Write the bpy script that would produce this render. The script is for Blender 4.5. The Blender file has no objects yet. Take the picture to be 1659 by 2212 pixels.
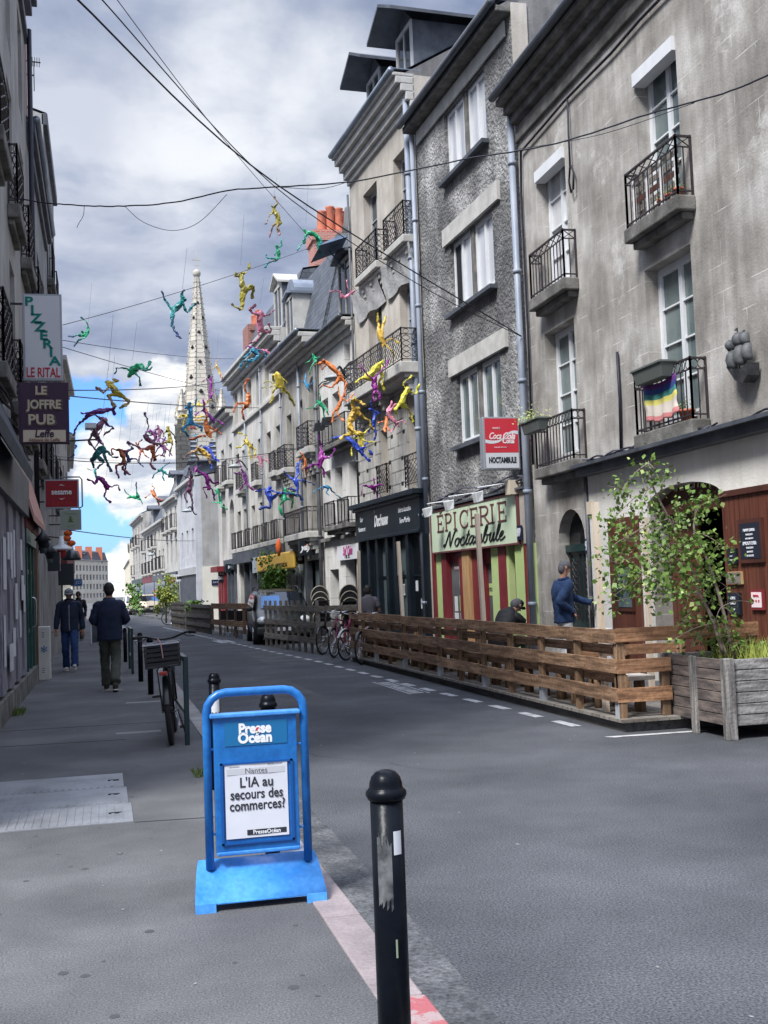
import bpy, bmesh, math, random
from mathutils import Vector, Matrix, noise
sc=bpy.context.scene
R=math.radians
# ---------------------------------------------------------------- camera
CF,CYAW,CPIT,CROL,CX,CY,CH=2472.,.242,.0645,-.0375,829.5,1106.,1.55
_f=Vector((math.sin(CYAW)*math.cos(CPIT),math.cos(CYAW)*math.cos(CPIT),math.sin(CPIT)))
_r=Vector((math.cos(CYAW),-math.sin(CYAW),0)); _u=_r.cross(_f)
_r2=_r*math.cos(CROL)+_u*math.sin(CROL); _u2=-_r*math.sin(CROL)+_u*math.cos(CROL)
cam=bpy.data.cameras.new('camera'); co=bpy.data.objects.new('camera',cam); sc.collection.objects.link(co)
co.matrix_world=Matrix(((_r2.x,_u2.x,-_f.x,0),(_r2.y,_u2.y,-_f.y,0),(_r2.z,_u2.z,-_f.z,CH),(0,0,0,1)))
cam.sensor_fit='VERTICAL'; cam.sensor_height=24; cam.lens=24*CF/2212; cam.clip_end=3000; cam.clip_start=.05
sc.camera=co
sc.render.resolution_x=768; sc.render.resolution_y=1024
sc.view_settings.view_transform='Standard'; sc.view_settings.look='None'; sc.view_settings.gamma=1
sc.view_settings.exposure=0.62
CAM=Vector((0,0,CH))
def rayd(x,y): return _f+_r2*((x-CX)/CF)-_u2*((y-CY)/CF)
def gz(x,y,z=0):
    d=rayd(x,y); return CAM+d*((z-CH)/d.z)
def gx(x,y,X):
    d=rayd(x,y); return CAM+d*(X/d.x)
def gy(x,y,Y):
    d=rayd(x,y); return CAM+d*(Y/d.y)
ZM={'0':(0,0,.54862),'a':(0,0,1.659),'b':(1300,0,1.8433),'c':(2000,0,1.62),'d':(0,1100,2.37),'e':(600,700,2.07375),'f':(1300,1000,2.07375),
'g':(2000,1200,1.62),'h':(0,1900,2.2114),'i':(400,1800,2.765),'j':(900,1900,2.765),'k':(1300,1900,2.07375),'l':(1600,1800,2.07375),
'm':(2200,1700,1.7694),'n':(500,2400,1.77),'o':(1200,2900,1.954),'p':(200,1200,2.07375),'A':(200,1400,3.318),'B':(600,1500,4.1475),
'C':(600,1800,3.318),'D':(900,1400,4.1475),'E':(1000,1650,3.318),'F':(1200,1350,3.318)}
def q(z,x,y):
    a,b,k=ZM[z]; return ((a+x/k)/1.8228,(b+y/k)/1.8228)
# ---------------------------------------------------------------- sky and sun
SUN_EL,SUN_AZ=52,232     # azimuth of the sun measured from +Y clockwise
w=bpy.data.worlds.new('World'); sc.world=w; w.use_nodes=True
N=w.node_tree.nodes; L=w.node_tree.links; N.clear()
def nn(t,**k):
    n=N.new(t)
    for a,b in k.items(): setattr(n,a,b)
    return n
def inp(n,i,v):
    if hasattr(v,'links') or isinstance(v,bpy.types.NodeSocket): L.new(v,n.inputs[i])
    else: n.inputs[i].default_value=v
def wm(op,a,b=0.,c=0.,cl=False):
    n=nn('ShaderNodeMath',operation=op,use_clamp=cl); inp(n,0,a); inp(n,1,b); inp(n,2,c); return n.outputs[0]
def wmix(f,a,b):
    n=nn('ShaderNodeMix',data_type='RGBA'); inp(n,0,f); inp(n,6,a); inp(n,7,b); return n.outputs[2]
def wv(op,a,b):
    n=nn('ShaderNodeVectorMath',operation=op); inp(n,0,a); inp(n,1,b); return n
sky=nn('ShaderNodeTexSky',sky_type='NISHITA',sun_disc=False); sky.sun_elevation=R(SUN_EL); sky.sun_rotation=R(SUN_AZ)
tc=nn('ShaderNodeTexCoord'); D_=wv('NORMALIZE',tc.outputs['Generated'],(0,0,0)).outputs[0]
sx=nn('ShaderNodeSeparateXYZ'); L.new(D_,sx.inputs[0])
den=wm('ADD',wm('MAXIMUM',sx.outputs[2],0.),.22)
cx_=nn('ShaderNodeCombineXYZ'); inp(cx_,0,wm('DIVIDE',sx.outputs[0],den)); inp(cx_,1,wm('DIVIDE',sx.outputs[1],den)); inp(cx_,2,.7)
def wnoise(v,s,det=6.,r=.55,dist=0.):
    n=nn('ShaderNodeTexNoise'); inp(n,'Vector',v); n.inputs['Scale'].default_value=s; n.inputs['Detail'].default_value=det; n.inputs['Roughness'].default_value=r; n.inputs['Distortion'].default_value=dist; return n
n1=wnoise(cx_.outputs[0],2.1,8,.5,.15); n2=wnoise(cx_.outputs[0],5.5,8,.55,.25); nw=wnoise(D_,9.,5,.6)
offs=wv('SUBTRACT',nw.outputs['Color'],(.5,.5,.5)).outputs[0]
sc_=nn('ShaderNodeVectorMath',operation='SCALE'); L.new(offs,sc_.inputs[0]); sc_.inputs['Scale'].default_value=.11
DW=wv('ADD',D_,sc_.outputs[0]).outputs[0]
def blob(x,y,rad,soft=1.,ax=1.):
    d=rayd(x,y).normalized()
    v=wv('SUBTRACT',DW,tuple(d)).outputs[0]
    s=nn('ShaderNodeVectorMath',operation='MULTIPLY'); L.new(v,s.inputs[0]); s.inputs[1].default_value=(1,1,ax)
    ln=nn('ShaderNodeVectorMath',operation='LENGTH'); L.new(s.outputs[0],ln.inputs[0])
    m=nn('ShaderNodeMapRange',interpolation_type='SMOOTHSTEP'); L.new(ln.outputs[1],m.inputs[0])
    r=rad/CF; m.inputs[1].default_value=r*(1+soft*.5); m.inputs[2].default_value=r*(1-soft*.5); m.inputs[3].default_value=0; m.inputs[4].default_value=1
    return m.outputs[0]
def mx(*a):
    o=a[0]
    for b in a[1:]: o=wm('MAXIMUM',o,b)
    return o
cr=nn('ShaderNodeValToRGB'); inp(cr,0,wm('ADD',wm('MULTIPLY',n1.outputs[0],.62),wm('MULTIPLY',n2.outputs[0],.38)))
e=cr.color_ramp.elements; e[0].position=.40; e[0].color=(.165,.21,.335,1); e[1].position=.61; e[1].color=(.66,.69,.76,1)
m_=e.new(.5); m_.color=(.34,.39,.51,1)
col=cr.outputs[0]
dark=mx(blob(60,60,330,1.),blob(860,330,120,1.2),blob(300,620,330,1.2),blob(700,20,300,1.1,1.5),blob(330,770,170,1.),blob(160,690,200,1.),blob(270,1060,110,.9,1.6))
col=wmix(wm('MULTIPLY',dark,.40),col,(.24,.285,.40,1))
lite=mx(blob(500,165,150,1.3),blob(700,250,170,1.2),blob(420,310,150,1.2,1.3),blob(620,330,90,1.2),blob(240,850,160,1.,1.8))
col=wmix(wm('MULTIPLY',lite,wm('MULTIPLY',n2.outputs[0],.95)),col,(.80,.82,.84,1))
blu=mx(blob(215,905,95,.35,1.1),blob(215,1125,95,.4,1.4),blob(130,905,90,.4),blob(330,840,55,.8,2.))
skyb=wv('MULTIPLY',sky.outputs[0],(.07,.115,.20)).outputs[0]
col=wmix(blu,col,skyb)
cum=mx(blob(395,900,115,.25),blob(330,990,95,.3),blob(260,1000,100,.3),blob(330,1210,105,.2,1.3),blob(250,1240,80,.2,1.2),blob(190,1260,60,.3))
cumc=nn('ShaderNodeValToRGB'); inp(cumc,0,n2.outputs[0]); e=cumc.color_ramp.elements; e[0].position=.36; e[0].color=(.42,.47,.57,1); e[1].position=.60; e[1].color=(1.,.99,.95,1)
col=wmix(cum,col,cumc.outputs[0])
# sky overhead, out of view, brightened to put more light on the street
zen=nn('ShaderNodeMapRange'); L.new(sx.outputs[2],zen.inputs[0]); zen.inputs[1].default_value=.5; zen.inputs[2].default_value=.95; zen.inputs[3].default_value=1; zen.inputs[4].default_value=4.0
bg=nn('ShaderNodeBackground'); L.new(col,bg.inputs[0]); inp(bg,1,wm('MULTIPLY',zen.outputs[0],.86))
wo=nn('ShaderNodeOutputWorld'); L.new(bg.outputs[0],wo.inputs[0])
sl=bpy.data.lights.new('sun','SUN'); sl.energy=3.6; sl.angle=R(16); sl.color=(1,.985,.96)
so=bpy.data.objects.new('sun',sl); sc.collection.objects.link(so)
so.rotation_euler=Vector((-math.sin(R(SUN_AZ))*math.cos(R(SUN_EL)),-math.cos(R(SUN_AZ))*math.cos(R(SUN_EL)),-math.sin(R(SUN_EL)))).to_track_quat('-Z','Y').to_euler()
# ---------------------------------------------------------------- helpers
rnd=random.Random(7)
COL=sc.collection
def tag(o,label=None,cat=None,group=None,kind=None):
    if label: o['label']=label
    if cat: o['category']=cat
    if group: o['group']=group
    if kind: o['kind']=kind
    return o
def empty(name,loc=(0,0,0),rz=0,**k):
    o=bpy.data.objects.new(name,None); COL.objects.link(o); o.location=loc; o.rotation_euler=(0,0,rz); o.empty_display_size=.2
    return tag(o,**k)
def root_loc(o):
    v=Vector((0,0,0))
    while o is not None: v+=Vector(o.location); o=o.parent
    return v
def copy_tree(o,parent=None,keep=False):
    c=o.copy(); COL.objects.link(c); c.parent=parent
    for ch in list(o.children): copy_tree(ch,c)
    return c
class MB:
    def __init__(s): s.v=[]; s.f=[]; s.m=[]; s.sm=[]; s.mi=0; s.T=None; s.smooth=False
    def add(s,vs,fs):
        b=len(s.v)
        for p in vs:
            p=Vector(p)
            if s.T is not None: p=s.T@p
            s.v.append(p)
        for f in fs: s.f.append([b+i for i in f]); s.m.append(s.mi); s.sm.append(s.smooth)
        return s
    def hexa(s,P):  # 8 points: bottom 0-3, top 4-7
        return s.add(P,[(0,3,2,1),(4,5,6,7),(0,1,5,4),(1,2,6,5),(2,3,7,6),(3,0,4,7)])
    def box(s,x0,x1,y0,y1,z0,z1):
        return s.hexa([(x0,y0,z0),(x1,y0,z0),(x1,y1,z0),(x0,y1,z0),(x0,y0,z1),(x1,y0,z1),(x1,y1,z1),(x0,y1,z1)])
    def fb(s,F,u0,u1,v0,v1,z0,z1):
        P=F.P; return s.hexa([P(u0,v0,z0),P(u1,v0,z0),P(u1,v1,z0),P(u0,v1,z0),P(u0,v0,z1),P(u1,v0,z1),P(u1,v1,z1),P(u0,v1,z1)])
    def bar(s,a,b,w,h=None,up=(0,0,1)):
        a=Vector(a);b=Vector(b);h=h or w; d=(b-a)
        if d.length<1e-6: return s
        d.normalize(); up=Vector(up)
        if abs(d.dot(up))>.98: up=Vector((0,1,0))
        x=d.cross(up).normalized(); y=x.cross(d).normalized()
        x*=w/2;y*=h/2
        return s.hexa([a-x-y,a+x-y,b+x-y,b-x-y,a-x+y,a+x+y,b+x+y,b-x+y])
    def tube(s,pts,r,n=8,caps=True,closed=False):
        pts=[Vector(p) for p in pts]; m=len(pts)
        rs=r if isinstance(r,(list,tuple)) else [r]*m
        vs=[];fs=[];pn=None
        for i,p in enumerate(pts):
            if closed: d=pts[(i+1)%m]-pts[i-1]
            else: d=pts[min(i+1,m-1)]-pts[max(i-1,0)]
            if d.length<1e-9: d=Vector((0,0,1))
            d.normalize()
            if pn is None:
                a=Vector((0,0,1)) if abs(d.z)<.9 else Vector((1,0,0)); pn=d.cross(a).normalized()
            else:
                pn=(pn-d*pn.dot(d)); pn=pn.normalized() if pn.length>1e-6 else d.orthogonal().normalized()
            b=d.cross(pn)
            for k in range(n):
                t=2*math.pi*k/n; vs.append(p+(pn*math.cos(t)+b*math.sin(t))*rs[i])
        for i in range(m if closed else m-1):
            j=(i+1)%m
            for k in range(n): fs.append((i*n+k,i*n+(k+1)%n,j*n+(k+1)%n,j*n+k))
        if caps and not closed: fs.append(tuple(range(n))[::-1]); fs.append(tuple((m-1)*n+k for k in range(n)))
        sm=s.smooth; s.smooth=n>5; s.add(vs,fs); s.smooth=sm; return s
    def lathe(s,prof,c=(0,0,0),n=20):
        c=Vector(c);vs=[];fs=[]
        for r,z in prof:
            for k in range(n):
                t=2*math.pi*k/n; vs.append(c+Vector((r*math.cos(t),r*math.sin(t),z)))
        for i in range(len(prof)-1):
            for k in range(n): fs.append((i*n+k,i*n+(k+1)%n,(i+1)*n+(k+1)%n,(i+1)*n+k))
        fs.append(tuple(range(n))[::-1]); fs.append(tuple((len(prof)-1)*n+k for k in range(n)))
        sm=s.smooth; s.smooth=True; s.add(vs,fs); s.smooth=sm; return s
    def prism(s,poly,off):  # poly 3D points, offset vector
        off=Vector(off);n=len(poly);P=[Vector(p) for p in poly]
        return s.add(P+[p+off for p in P],[tuple(range(n))[::-1],tuple(range(n,2*n))]+[(i,(i+1)%n,n+(i+1)%n,n+i) for i in range(n)])
    def ell(s,c,r,n=12,m=8,rot=None):
        c=Vector(c);vs=[];fs=[]
        for i in range(m+1):
            a=math.pi*i/m
            for k in range(n):
                t=2*math.pi*k/n; p=Vector((r[0]*math.sin(a)*math.cos(t),r[1]*math.sin(a)*math.sin(t),r[2]*math.cos(a)))
                if rot is not None: p=rot@p
                vs.append(c+p)
        for i in range(m):
            for k in range(n): fs.append((i*n+k,(i+1)*n+k,(i+1)*n+(k+1)%n,i*n+(k+1)%n))
        sm=s.smooth; s.smooth=True; s.add(vs,fs); s.smooth=sm; return s
    def build(s,name,mats,parent=None,label=None,cat=None,group=None,kind=None,base=None,local=False):
        me=bpy.data.meshes.new(name)
        off=Vector((0,0,0))
        if not local:
            if parent is not None: off=root_loc(parent)
            elif base is not None: off=Vector(base)
        me.from_pydata([tuple(p-off) for p in s.v],[],s.f)
        mats=mats if isinstance(mats,(list,tuple)) else [mats]
        for m in mats: me.materials.append(m)
        for p,mi,sm in zip(me.polygons,s.m,s.sm): p.material_index=min(mi,len(mats)-1); p.use_smooth=sm
        me.update()
        o=bpy.data.objects.new(name,me); COL.objects.link(o)
        if parent is not None: o.parent=parent
        elif base is not None: o.location=base
        return tag(o,label,cat,group,kind)
def bev(o,w=.01,seg=2,ang=40):
    m=o.modifiers.new('bevel','BEVEL'); m.width=w; m.segments=seg; m.limit_method='ANGLE'; m.angle_limit=R(ang); return o
# ---------------------------------------------------------------- materials
MT={}
def mat(name,c1,c2=None,scale=3.,rough=.8,bump=0.,bs=None,stretch=(1,1,1),metal=0.,c3=None,det=6.,contrast=(.35,.65),spec=.5,coat=0.,emit=0.,space='pos',fine=0.,fs=60.,alpha=None,ovar=0.):
    m=bpy.data.materials.new(name); m.use_nodes=True; nt=m.node_tree; n=nt.nodes; l=nt.links; b=n['Principled BSDF']
    b.inputs['Roughness'].default_value=rough; b.inputs['Metallic'].default_value=metal; b.inputs['Specular IOR Level'].default_value=spec
    if coat: b.inputs['Coat Weight'].default_value=coat
    c1=tuple(c1)+(1,) if len(c1)==3 else c1
    if c2 is None: b.inputs['Base Color'].default_value=c1; src=None
    if c2 is not None or bump:
        if space=='pos': g=n.new('ShaderNodeNewGeometry'); so_=g.outputs['Position']
        else: g=n.new('ShaderNodeTexCoord'); so_=g.outputs['Object']
        mp=n.new('ShaderNodeMapping'); l.new(so_,mp.inputs[0]); mp.inputs['Scale'].default_value=stretch
    if c2 is not None:
        t=n.new('ShaderNodeTexNoise'); l.new(mp.outputs[0],t.inputs['Vector']); t.inputs['Scale'].default_value=scale; t.inputs['Detail'].default_value=det; t.inputs['Roughness'].default_value=.6
        r=n.new('ShaderNodeValToRGB'); l.new(t.outputs[0],r.inputs[0]); e=r.color_ramp.elements
        e[0].position=contrast[0]; e[0].color=c1; e[1].position=contrast[1]; e[1].color=tuple(c2)+(1,)
        if c3 is not None: x=e.new((contrast[0]+contrast[1])/2); x.color=tuple(c3)+(1,)
        out=r.outputs[0]
        if fine:
            t2=n.new('ShaderNodeTexNoise'); l.new(so_,t2.inputs['Vector']); t2.inputs['Scale'].default_value=fs; t2.inputs['Detail'].default_value=4
            r2=n.new('ShaderNodeMapRange'); l.new(t2.outputs[0],r2.inputs[0]); r2.inputs[1].default_value=.3; r2.inputs[2].default_value=.7; r2.inputs[3].default_value=1-fine; r2.inputs[4].default_value=1+fine
            mm=n.new('ShaderNodeVectorMath'); mm.operation='SCALE'; l.new(out,mm.inputs[0]); l.new(r2.outputs[0],mm.inputs['Scale']); out=mm.outputs[0]
        if ovar:
            oi=n.new('ShaderNodeObjectInfo'); r3=n.new('ShaderNodeMapRange'); l.new(oi.outputs['Random'],r3.inputs[0]); r3.inputs[3].default_value=1-ovar; r3.inputs[4].default_value=1+ovar
            m3=n.new('ShaderNodeVectorMath'); m3.operation='SCALE'; l.new(out,m3.inputs[0]); l.new(r3.outputs[0],m3.inputs['Scale']); out=m3.outputs[0]
        l.new(out,b.inputs['Base Color'])
    if bump:
        t=n.new('ShaderNodeTexNoise'); l.new(so_,t.inputs['Vector']); t.inputs['Scale'].default_value=bs or scale*4; t.inputs['Detail'].default_value=5
        bp=n.new('ShaderNodeBump'); l.new(t.outputs[0],bp.inputs['Height']); bp.inputs['Strength'].default_value=min(1,bump); bp.inputs['Distance'].default_value=.02*max(1,bump)
        l.new(bp.outputs[0],b.inputs['Normal'])
    if emit: b.inputs['Emission Color'].default_value=c1; b.inputs['Emission Strength'].default_value=emit
    MT[name]=m; return m
def wallmat(name,c1,c2,c3,lines=None,lcol=(.5,.49,.46),lmask=.5,rough=.9,bump=.3,bs=30,streak=.5,uvax='y',patch=None,scale=1.1):
    """rendered masonry: blotches, rain streaks with a shape of their own, optional joint lines"""
    m=mat(name,c1,c3,scale,rough,bump,bs,c3=c2,det=9,contrast=(.33,.68)); nt=m.node_tree;n=nt.nodes;l=nt.links;b=n['Principled BSDF']
    src=b.inputs['Base Color'].links[0].from_socket
    g=n.new('ShaderNodeNewGeometry'); mp=n.new('ShaderNodeMapping'); l.new(g.outputs['Position'],mp.inputs[0]); mp.inputs['Scale'].default_value=(3.2,3.2,.28)
    t=n.new('ShaderNodeTexNoise'); l.new(mp.outputs[0],t.inputs['Vector']); t.inputs['Scale'].default_value=1.6; t.inputs['Detail'].default_value=7; t.inputs['Roughness'].default_value=.65
    r=n.new('ShaderNodeMapRange'); l.new(t.outputs[0],r.inputs[0]); r.inputs[1].default_value=.32; r.inputs[2].default_value=.7; r.inputs[3].default_value=1-streak*.75; r.inputs[4].default_value=1+streak*.45
    s=n.new('ShaderNodeVectorMath'); s.operation='SCALE'; l.new(src,s.inputs[0]); l.new(r.outputs[0],s.inputs['Scale']); out=s.outputs[0]
    if patch:   # pale scuffed patches where the render has worn
        t=n.new('ShaderNodeTexNoise'); l.new(g.outputs['Position'],t.inputs['Vector']); t.inputs['Scale'].default_value=.9; t.inputs['Detail'].default_value=10; t.inputs['Roughness'].default_value=.72
        r=n.new('ShaderNodeMapRange'); l.new(t.outputs[0],r.inputs[0]); r.inputs[1].default_value=.57; r.inputs[2].default_value=.68; r.inputs[3].default_value=0; r.inputs[4].default_value=.75
        x=n.new('ShaderNodeMix'); x.data_type='RGBA'; l.new(r.outputs[0],x.inputs[0]); l.new(out,x.inputs[6]); x.inputs[7].default_value=tuple(patch)+(1,); out=x.outputs[2]
    if lines:
        sp=n.new('ShaderNodeSeparateXYZ'); l.new(g.outputs['Position'],sp.inputs[0]); cb=n.new('ShaderNodeCombineXYZ')
        l.new(sp.outputs[1 if uvax=='y' else 0],cb.inputs[0]); l.new(sp.outputs[2],cb.inputs[1])
        k=n.new('ShaderNodeTexBrick'); l.new(cb.outputs[0],k.inputs['Vector']); k.inputs['Scale'].default_value=1; k.inputs['Brick Width'].default_value=lines[0]; k.inputs['Row Height'].default_value=lines[1]; k.inputs['Mortar Size'].default_value=lines[2]; k.inputs['Mortar Smooth'].default_value=.3
        t=n.new('ShaderNodeTexNoise'); l.new(g.outputs['Position'],t.inputs['Vector']); t.inputs['Scale'].default_value=2.3; t.inputs['Detail'].default_value=5
        r=n.new('ShaderNodeMapRange'); l.new(t.outputs[0],r.inputs[0]); r.inputs[1].default_value=lmask-.04; r.inputs[2].default_value=lmask+.1; r.inputs[3].default_value=0; r.inputs[4].default_value=.8
        mm=n.new('ShaderNodeMath'); mm.operation='MULTIPLY'; l.new(k.outputs['Fac'],mm.inputs[0]); l.new(r.outputs[0],mm.inputs[1])
        x=n.new('ShaderNodeMix'); x.data_type='RGBA'; l.new(mm.outputs[0],x.inputs[0]); l.new(out,x.inputs[6]); x.inputs[7].default_value=tuple(lcol)+(1,); out=x.outputs[2]
    l.new(out,b.inputs['Base Color']); return m
def brickmat(name,c1,c2,mortar,bw=.22,bh=.065,ms=.01,plane='xz',bumpy=.4,rough=.9,off=.5):
    m=bpy.data.materials.new(name); m.use_nodes=True; nt=m.node_tree;n=nt.nodes;l=nt.links;b=n['Principled BSDF']; b.inputs['Roughness'].default_value=rough
    g=n.new('ShaderNodeNewGeometry'); sp=n.new('ShaderNodeSeparateXYZ'); l.new(g.outputs['Position'],sp.inputs[0]); cb=n.new('ShaderNodeCombineXYZ')
    ad=n.new('ShaderNodeMath'); ad.operation='ADD'; l.new(sp.outputs[0],ad.inputs[0]); l.new(sp.outputs[1],ad.inputs[1])
    l.new(ad.outputs[0],cb.inputs[0]); l.new(sp.outputs[2],cb.inputs[1])
    k=n.new('ShaderNodeTexBrick'); l.new(cb.outputs[0],k.inputs['Vector']); k.inputs['Scale'].default_value=1; k.inputs['Brick Width'].default_value=bw; k.inputs['Row Height'].default_value=bh; k.inputs['Mortar Size'].default_value=ms; k.offset=off
    k.inputs['Color1'].default_value=tuple(c1)+(1,); k.inputs['Color2'].default_value=tuple(c2)+(1,); k.inputs['Mortar'].default_value=tuple(mortar)+(1,)
    l.new(k.outputs['Color'],b.inputs['Base Color'])
    bp=n.new('ShaderNodeBump'); bp.inputs['Strength'].default_value=bumpy; bp.inputs['Distance'].default_value=.01; bp.invert=True; l.new(k.outputs['Fac'],bp.inputs['Height']); l.new(bp.outputs[0],b.inputs['Normal'])
    MT[name]=m; return m
def text(s,size,m,M,parent=None,name='lettering',bold=0.,shear=0.,ext=.004,ax='CENTER',sp=1.,xs=1.,local=False,flat=True):
    cu=bpy.data.curves.new(name,'FONT'); cu.body=s; cu.size=size; cu.align_x=ax; cu.align_y='CENTER'; cu.offset=bold; cu.shear=shear; cu.extrude=ext; cu.space_character=sp; cu.resolution_u=3
    o=bpy.data.objects.new(name,cu); COL.objects.link(o); bpy.context.view_layer.update()
    me=bpy.data.meshes.new_from_object(o.evaluated_get(bpy.context.evaluated_depsgraph_get())); bpy.data.objects.remove(o); bpy.data.curves.remove(cu)
    off=root_loc(parent) if (parent is not None and not local) else Vector((0,0,0))
    T=Matrix.Translation(-off)@M@Matrix.Diagonal((xs,1,1,1)); me.transform(T); me.materials.clear(); me.materials.append(m)
    for p in me.polygons: p.material_index=0
    o=bpy.data.objects.new(name,me); COL.objects.link(o); o.parent=parent; return o
def frame(o,x,y):   # 4x4 matrix: origin, x axis, y axis
    x=Vector(x).normalized(); z=x.cross(Vector(y)).normalized(); y=z.cross(x); o=Vector(o)
    return Matrix(((x.x,y.x,z.x,o.x),(x.y,y.y,z.y,o.y),(x.z,y.z,z.z,o.z),(0,0,0,1)))
def skin(V,E,Rr,sub=2,smooth=True):
    """continuous body surface grown over a skeleton"""
    me=bpy.data.meshes.new('skin'); me.from_pydata([tuple(v) for v in V],E,[]); o=bpy.data.objects.new('skin',me); COL.objects.link(o)
    m=o.modifiers.new('s','SKIN'); m.use_smooth_shade=smooth
    for i,r in enumerate(Rr):
        r=r if isinstance(r,tuple) else (r,r); me.skin_vertices[0].data[i].radius=r
    me.skin_vertices[0].data[0].use_root=True
    if sub: s=o.modifiers.new('u','SUBSURF'); s.levels=sub; s.render_levels=sub
    bpy.context.view_layer.update()
    r=bpy.data.meshes.new_from_object(o.evaluated_get(bpy.context.evaluated_depsgraph_get()))
    bpy.data.objects.remove(o); bpy.data.meshes.remove(me); return r
def mesh_into(mb,me):
    mb_s=mb.smooth; mb.smooth=True
    mb.add([v.co.copy() for v in me.vertices],[tuple(p.vertices) for p in me.polygons]); mb.smooth=mb_s; bpy.data.meshes.remove(me)
def smoothpath(P,k=6,closed=False):
    P=[Vector(p) for p in P]; out=[]; n=len(P)
    for i in range(n-1):
        a=P[max(i-1,0)];b=P[i];c=P[i+1];d=P[min(i+2,n-1)]
        for j in range(k):
            t=j/k; out.append(.5*((2*b)+(c-a)*t+(2*a-5*b+4*c-d)*t*t+(3*b-a-3*c+d)*t**3))
    out.append(P[-1]); return out
class Fac:
    """a facade plane: u runs along the street away from the camera, v out towards the street, z up"""
    def __init__(s,p0,p1,side=1):
        s.p0=Vector((p0[0],p0[1],0)); s.p1=Vector((p1[0],p1[1],0)); d=s.p1-s.p0; s.L=d.length; s.t=d.normalized(); s.n=Vector((-s.t.y,s.t.x,0))*side
    def P(s,u,v,z): return s.p0+s.t*u+s.n*v+Vector((0,0,z))
    def h(s,x,y,v=0):
        d=rayd(x,y); o=s.p0+s.n*v; k=(o-CAM).dot(s.n)/d.dot(s.n); p=CAM+d*k; return ((p-s.p0).dot(s.t),p.z)
    def op(s,nt,ft,nb):   # opening from pixels: near-top, far-top, near-bottom
        a=s.h(*nt);b=s.h(*ft);c=s.h(*nb); return ((a[0]+c[0])/2,b[0],c[1],(a[1]+b[1])/2)
# ---------------------------------------------------------------- palette
mat('asphalt',(.058,.063,.072),(.118,.124,.137),.55,.88,1.,90,c3=(.085,.090,.100),fine=.7,fs=85,det=12)
mat('pavement',(.070,.071,.074),(.140,.140,.142),.7,.92,.35,140,c3=(.100,.100,.103),fine=.5,fs=110,det=12)
mat('kerb',(.20,.195,.192),(.36,.345,.335),2.2,.85,.3,60,c3=(.28,.27,.263),fine=.12)
mat('kerb_pink',(.20,.168,.168),(.31,.258,.256),3,.85,.3,60,fine=.12)
mat('kerb_red',(.36,.10,.11),(.34,.25,.245),9,.85,.3,60,contrast=(.5,.56))
mat('kerb_blue',(.17,.21,.31),(.27,.28,.33),4,.85,.3,60)
mat('pavstrip',(.18,.18,.178),(.30,.30,.295),40,.9); mat('shipsail',(.05,.055,.06),(.12,.125,.13),6,.6); mat('parasol',(.03,.06,.12),(.08,.13,.2),3,.6); mat('joint2',(.055,.055,.057)); mat('patch',(.07,.071,.076),(.125,.127,.132),1.5,.9,.8,90,c3=(.095,.097,.102),fine=.4,fs=90); mat('gutterm',(.056,.059,.064),(.130,.132,.136),4,.95,1.,50,c3=(.088,.091,.096),fine=.5,fs=50); mat('joint',(.03,.03,.032))
mat('roadpaint',(.16,.165,.175),(.50,.50,.50),7,.8,.2,80,contrast=(.34,.5))
mat('plate',(.24,.25,.265),(.38,.39,.41),3,.42,.0,metal=.55,c3=(.32,.33,.345))
mat('black',(.002,.003,.006),(.006,.008,.012),5,.30,.10,40,spec=.12)
mat('blackm',(.012,.013,.016),rough=.5)
mat('darkgreen',(.008,.028,.030),(.014,.040,.040),4,.35)
mat('blue',(.007,.10,.33),(.016,.17,.50),5,.34,.08,40,fine=.12,fs=35,spec=.5)
mat('bluelite',(.035,.20,.56),(.075,.30,.72),5,.3,.06,30,fine=.10,fs=40)
mat('bluedk',(.006,.08,.30),rough=.35)
mat('teal_blue',(.008,.14,.33),rough=.4)
mat('paper',(.62,.63,.68),(.72,.73,.77),2,.35,.1,6,spec=.6)
mat('ink',(.02,.022,.03)); mat('ink2',(.09,.095,.11)); mat('white',(.78,.79,.81)); mat('red',(.55,.02,.03))
mat('whiteframe',(.66,.68,.70),(.76,.77,.79),3,.4); mat('greyframe',(.36,.37,.38),(.46,.46,.47),3,.5)
mat('glass',(.028,.034,.040),rough=.06,spec=.8,bump=.12,bs=1.2)
mat('glassdk',(.006,.008,.010),rough=.08,spec=.6,bump=.1,bs=1.4)
mat('curtain',(.42,.43,.45),(.62,.63,.66),.9,.12,coat=.6,stretch=(3,3,.25),c3=(.55,.56,.58))
mat('glassgreen',(.07,.10,.105),(.16,.20,.20),1.1,.08,spec=.8,c3=(.11,.145,.15))
mat('shut',(.005,.005,.007))
mat('slate',(.055,.065,.085),(.12,.135,.16),2.5,.6); brickmat('slates',(.075,.085,.105),(.13,.145,.17),(.035,.04,.05),.26,.19,.012,rough=.6)
mat('zinc',(.17,.20,.25),(.28,.31,.36),1.5,.45,metal=.3); mat('zincdk',(.045,.052,.065),(.10,.11,.13),2,.5)
mat('pipe',(.20,.235,.30),(.30,.335,.40),3,.5,stretch=(1,1,.5)); mat('pipedk',(.06,.065,.075),(.12,.125,.135),4,.6)
brickmat('brick',(.40,.12,.085),(.50,.17,.12),(.48,.38,.34)); brickmat('brickdk',(.26,.085,.065),(.34,.12,.09),(.28,.22,.2))
mat('terracotta',(.45,.13,.07),(.58,.2,.12),5,.8); mat('tiles',(.42,.14,.09),(.52,.22,.16),9,.9)
wallmat('w1',(.225,.208,.188),(.36,.338,.31),(.54,.52,.49),(1.0,.335,.006),(.70,.68,.64),.55,patch=(.66,.65,.62),streak=.34)
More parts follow.
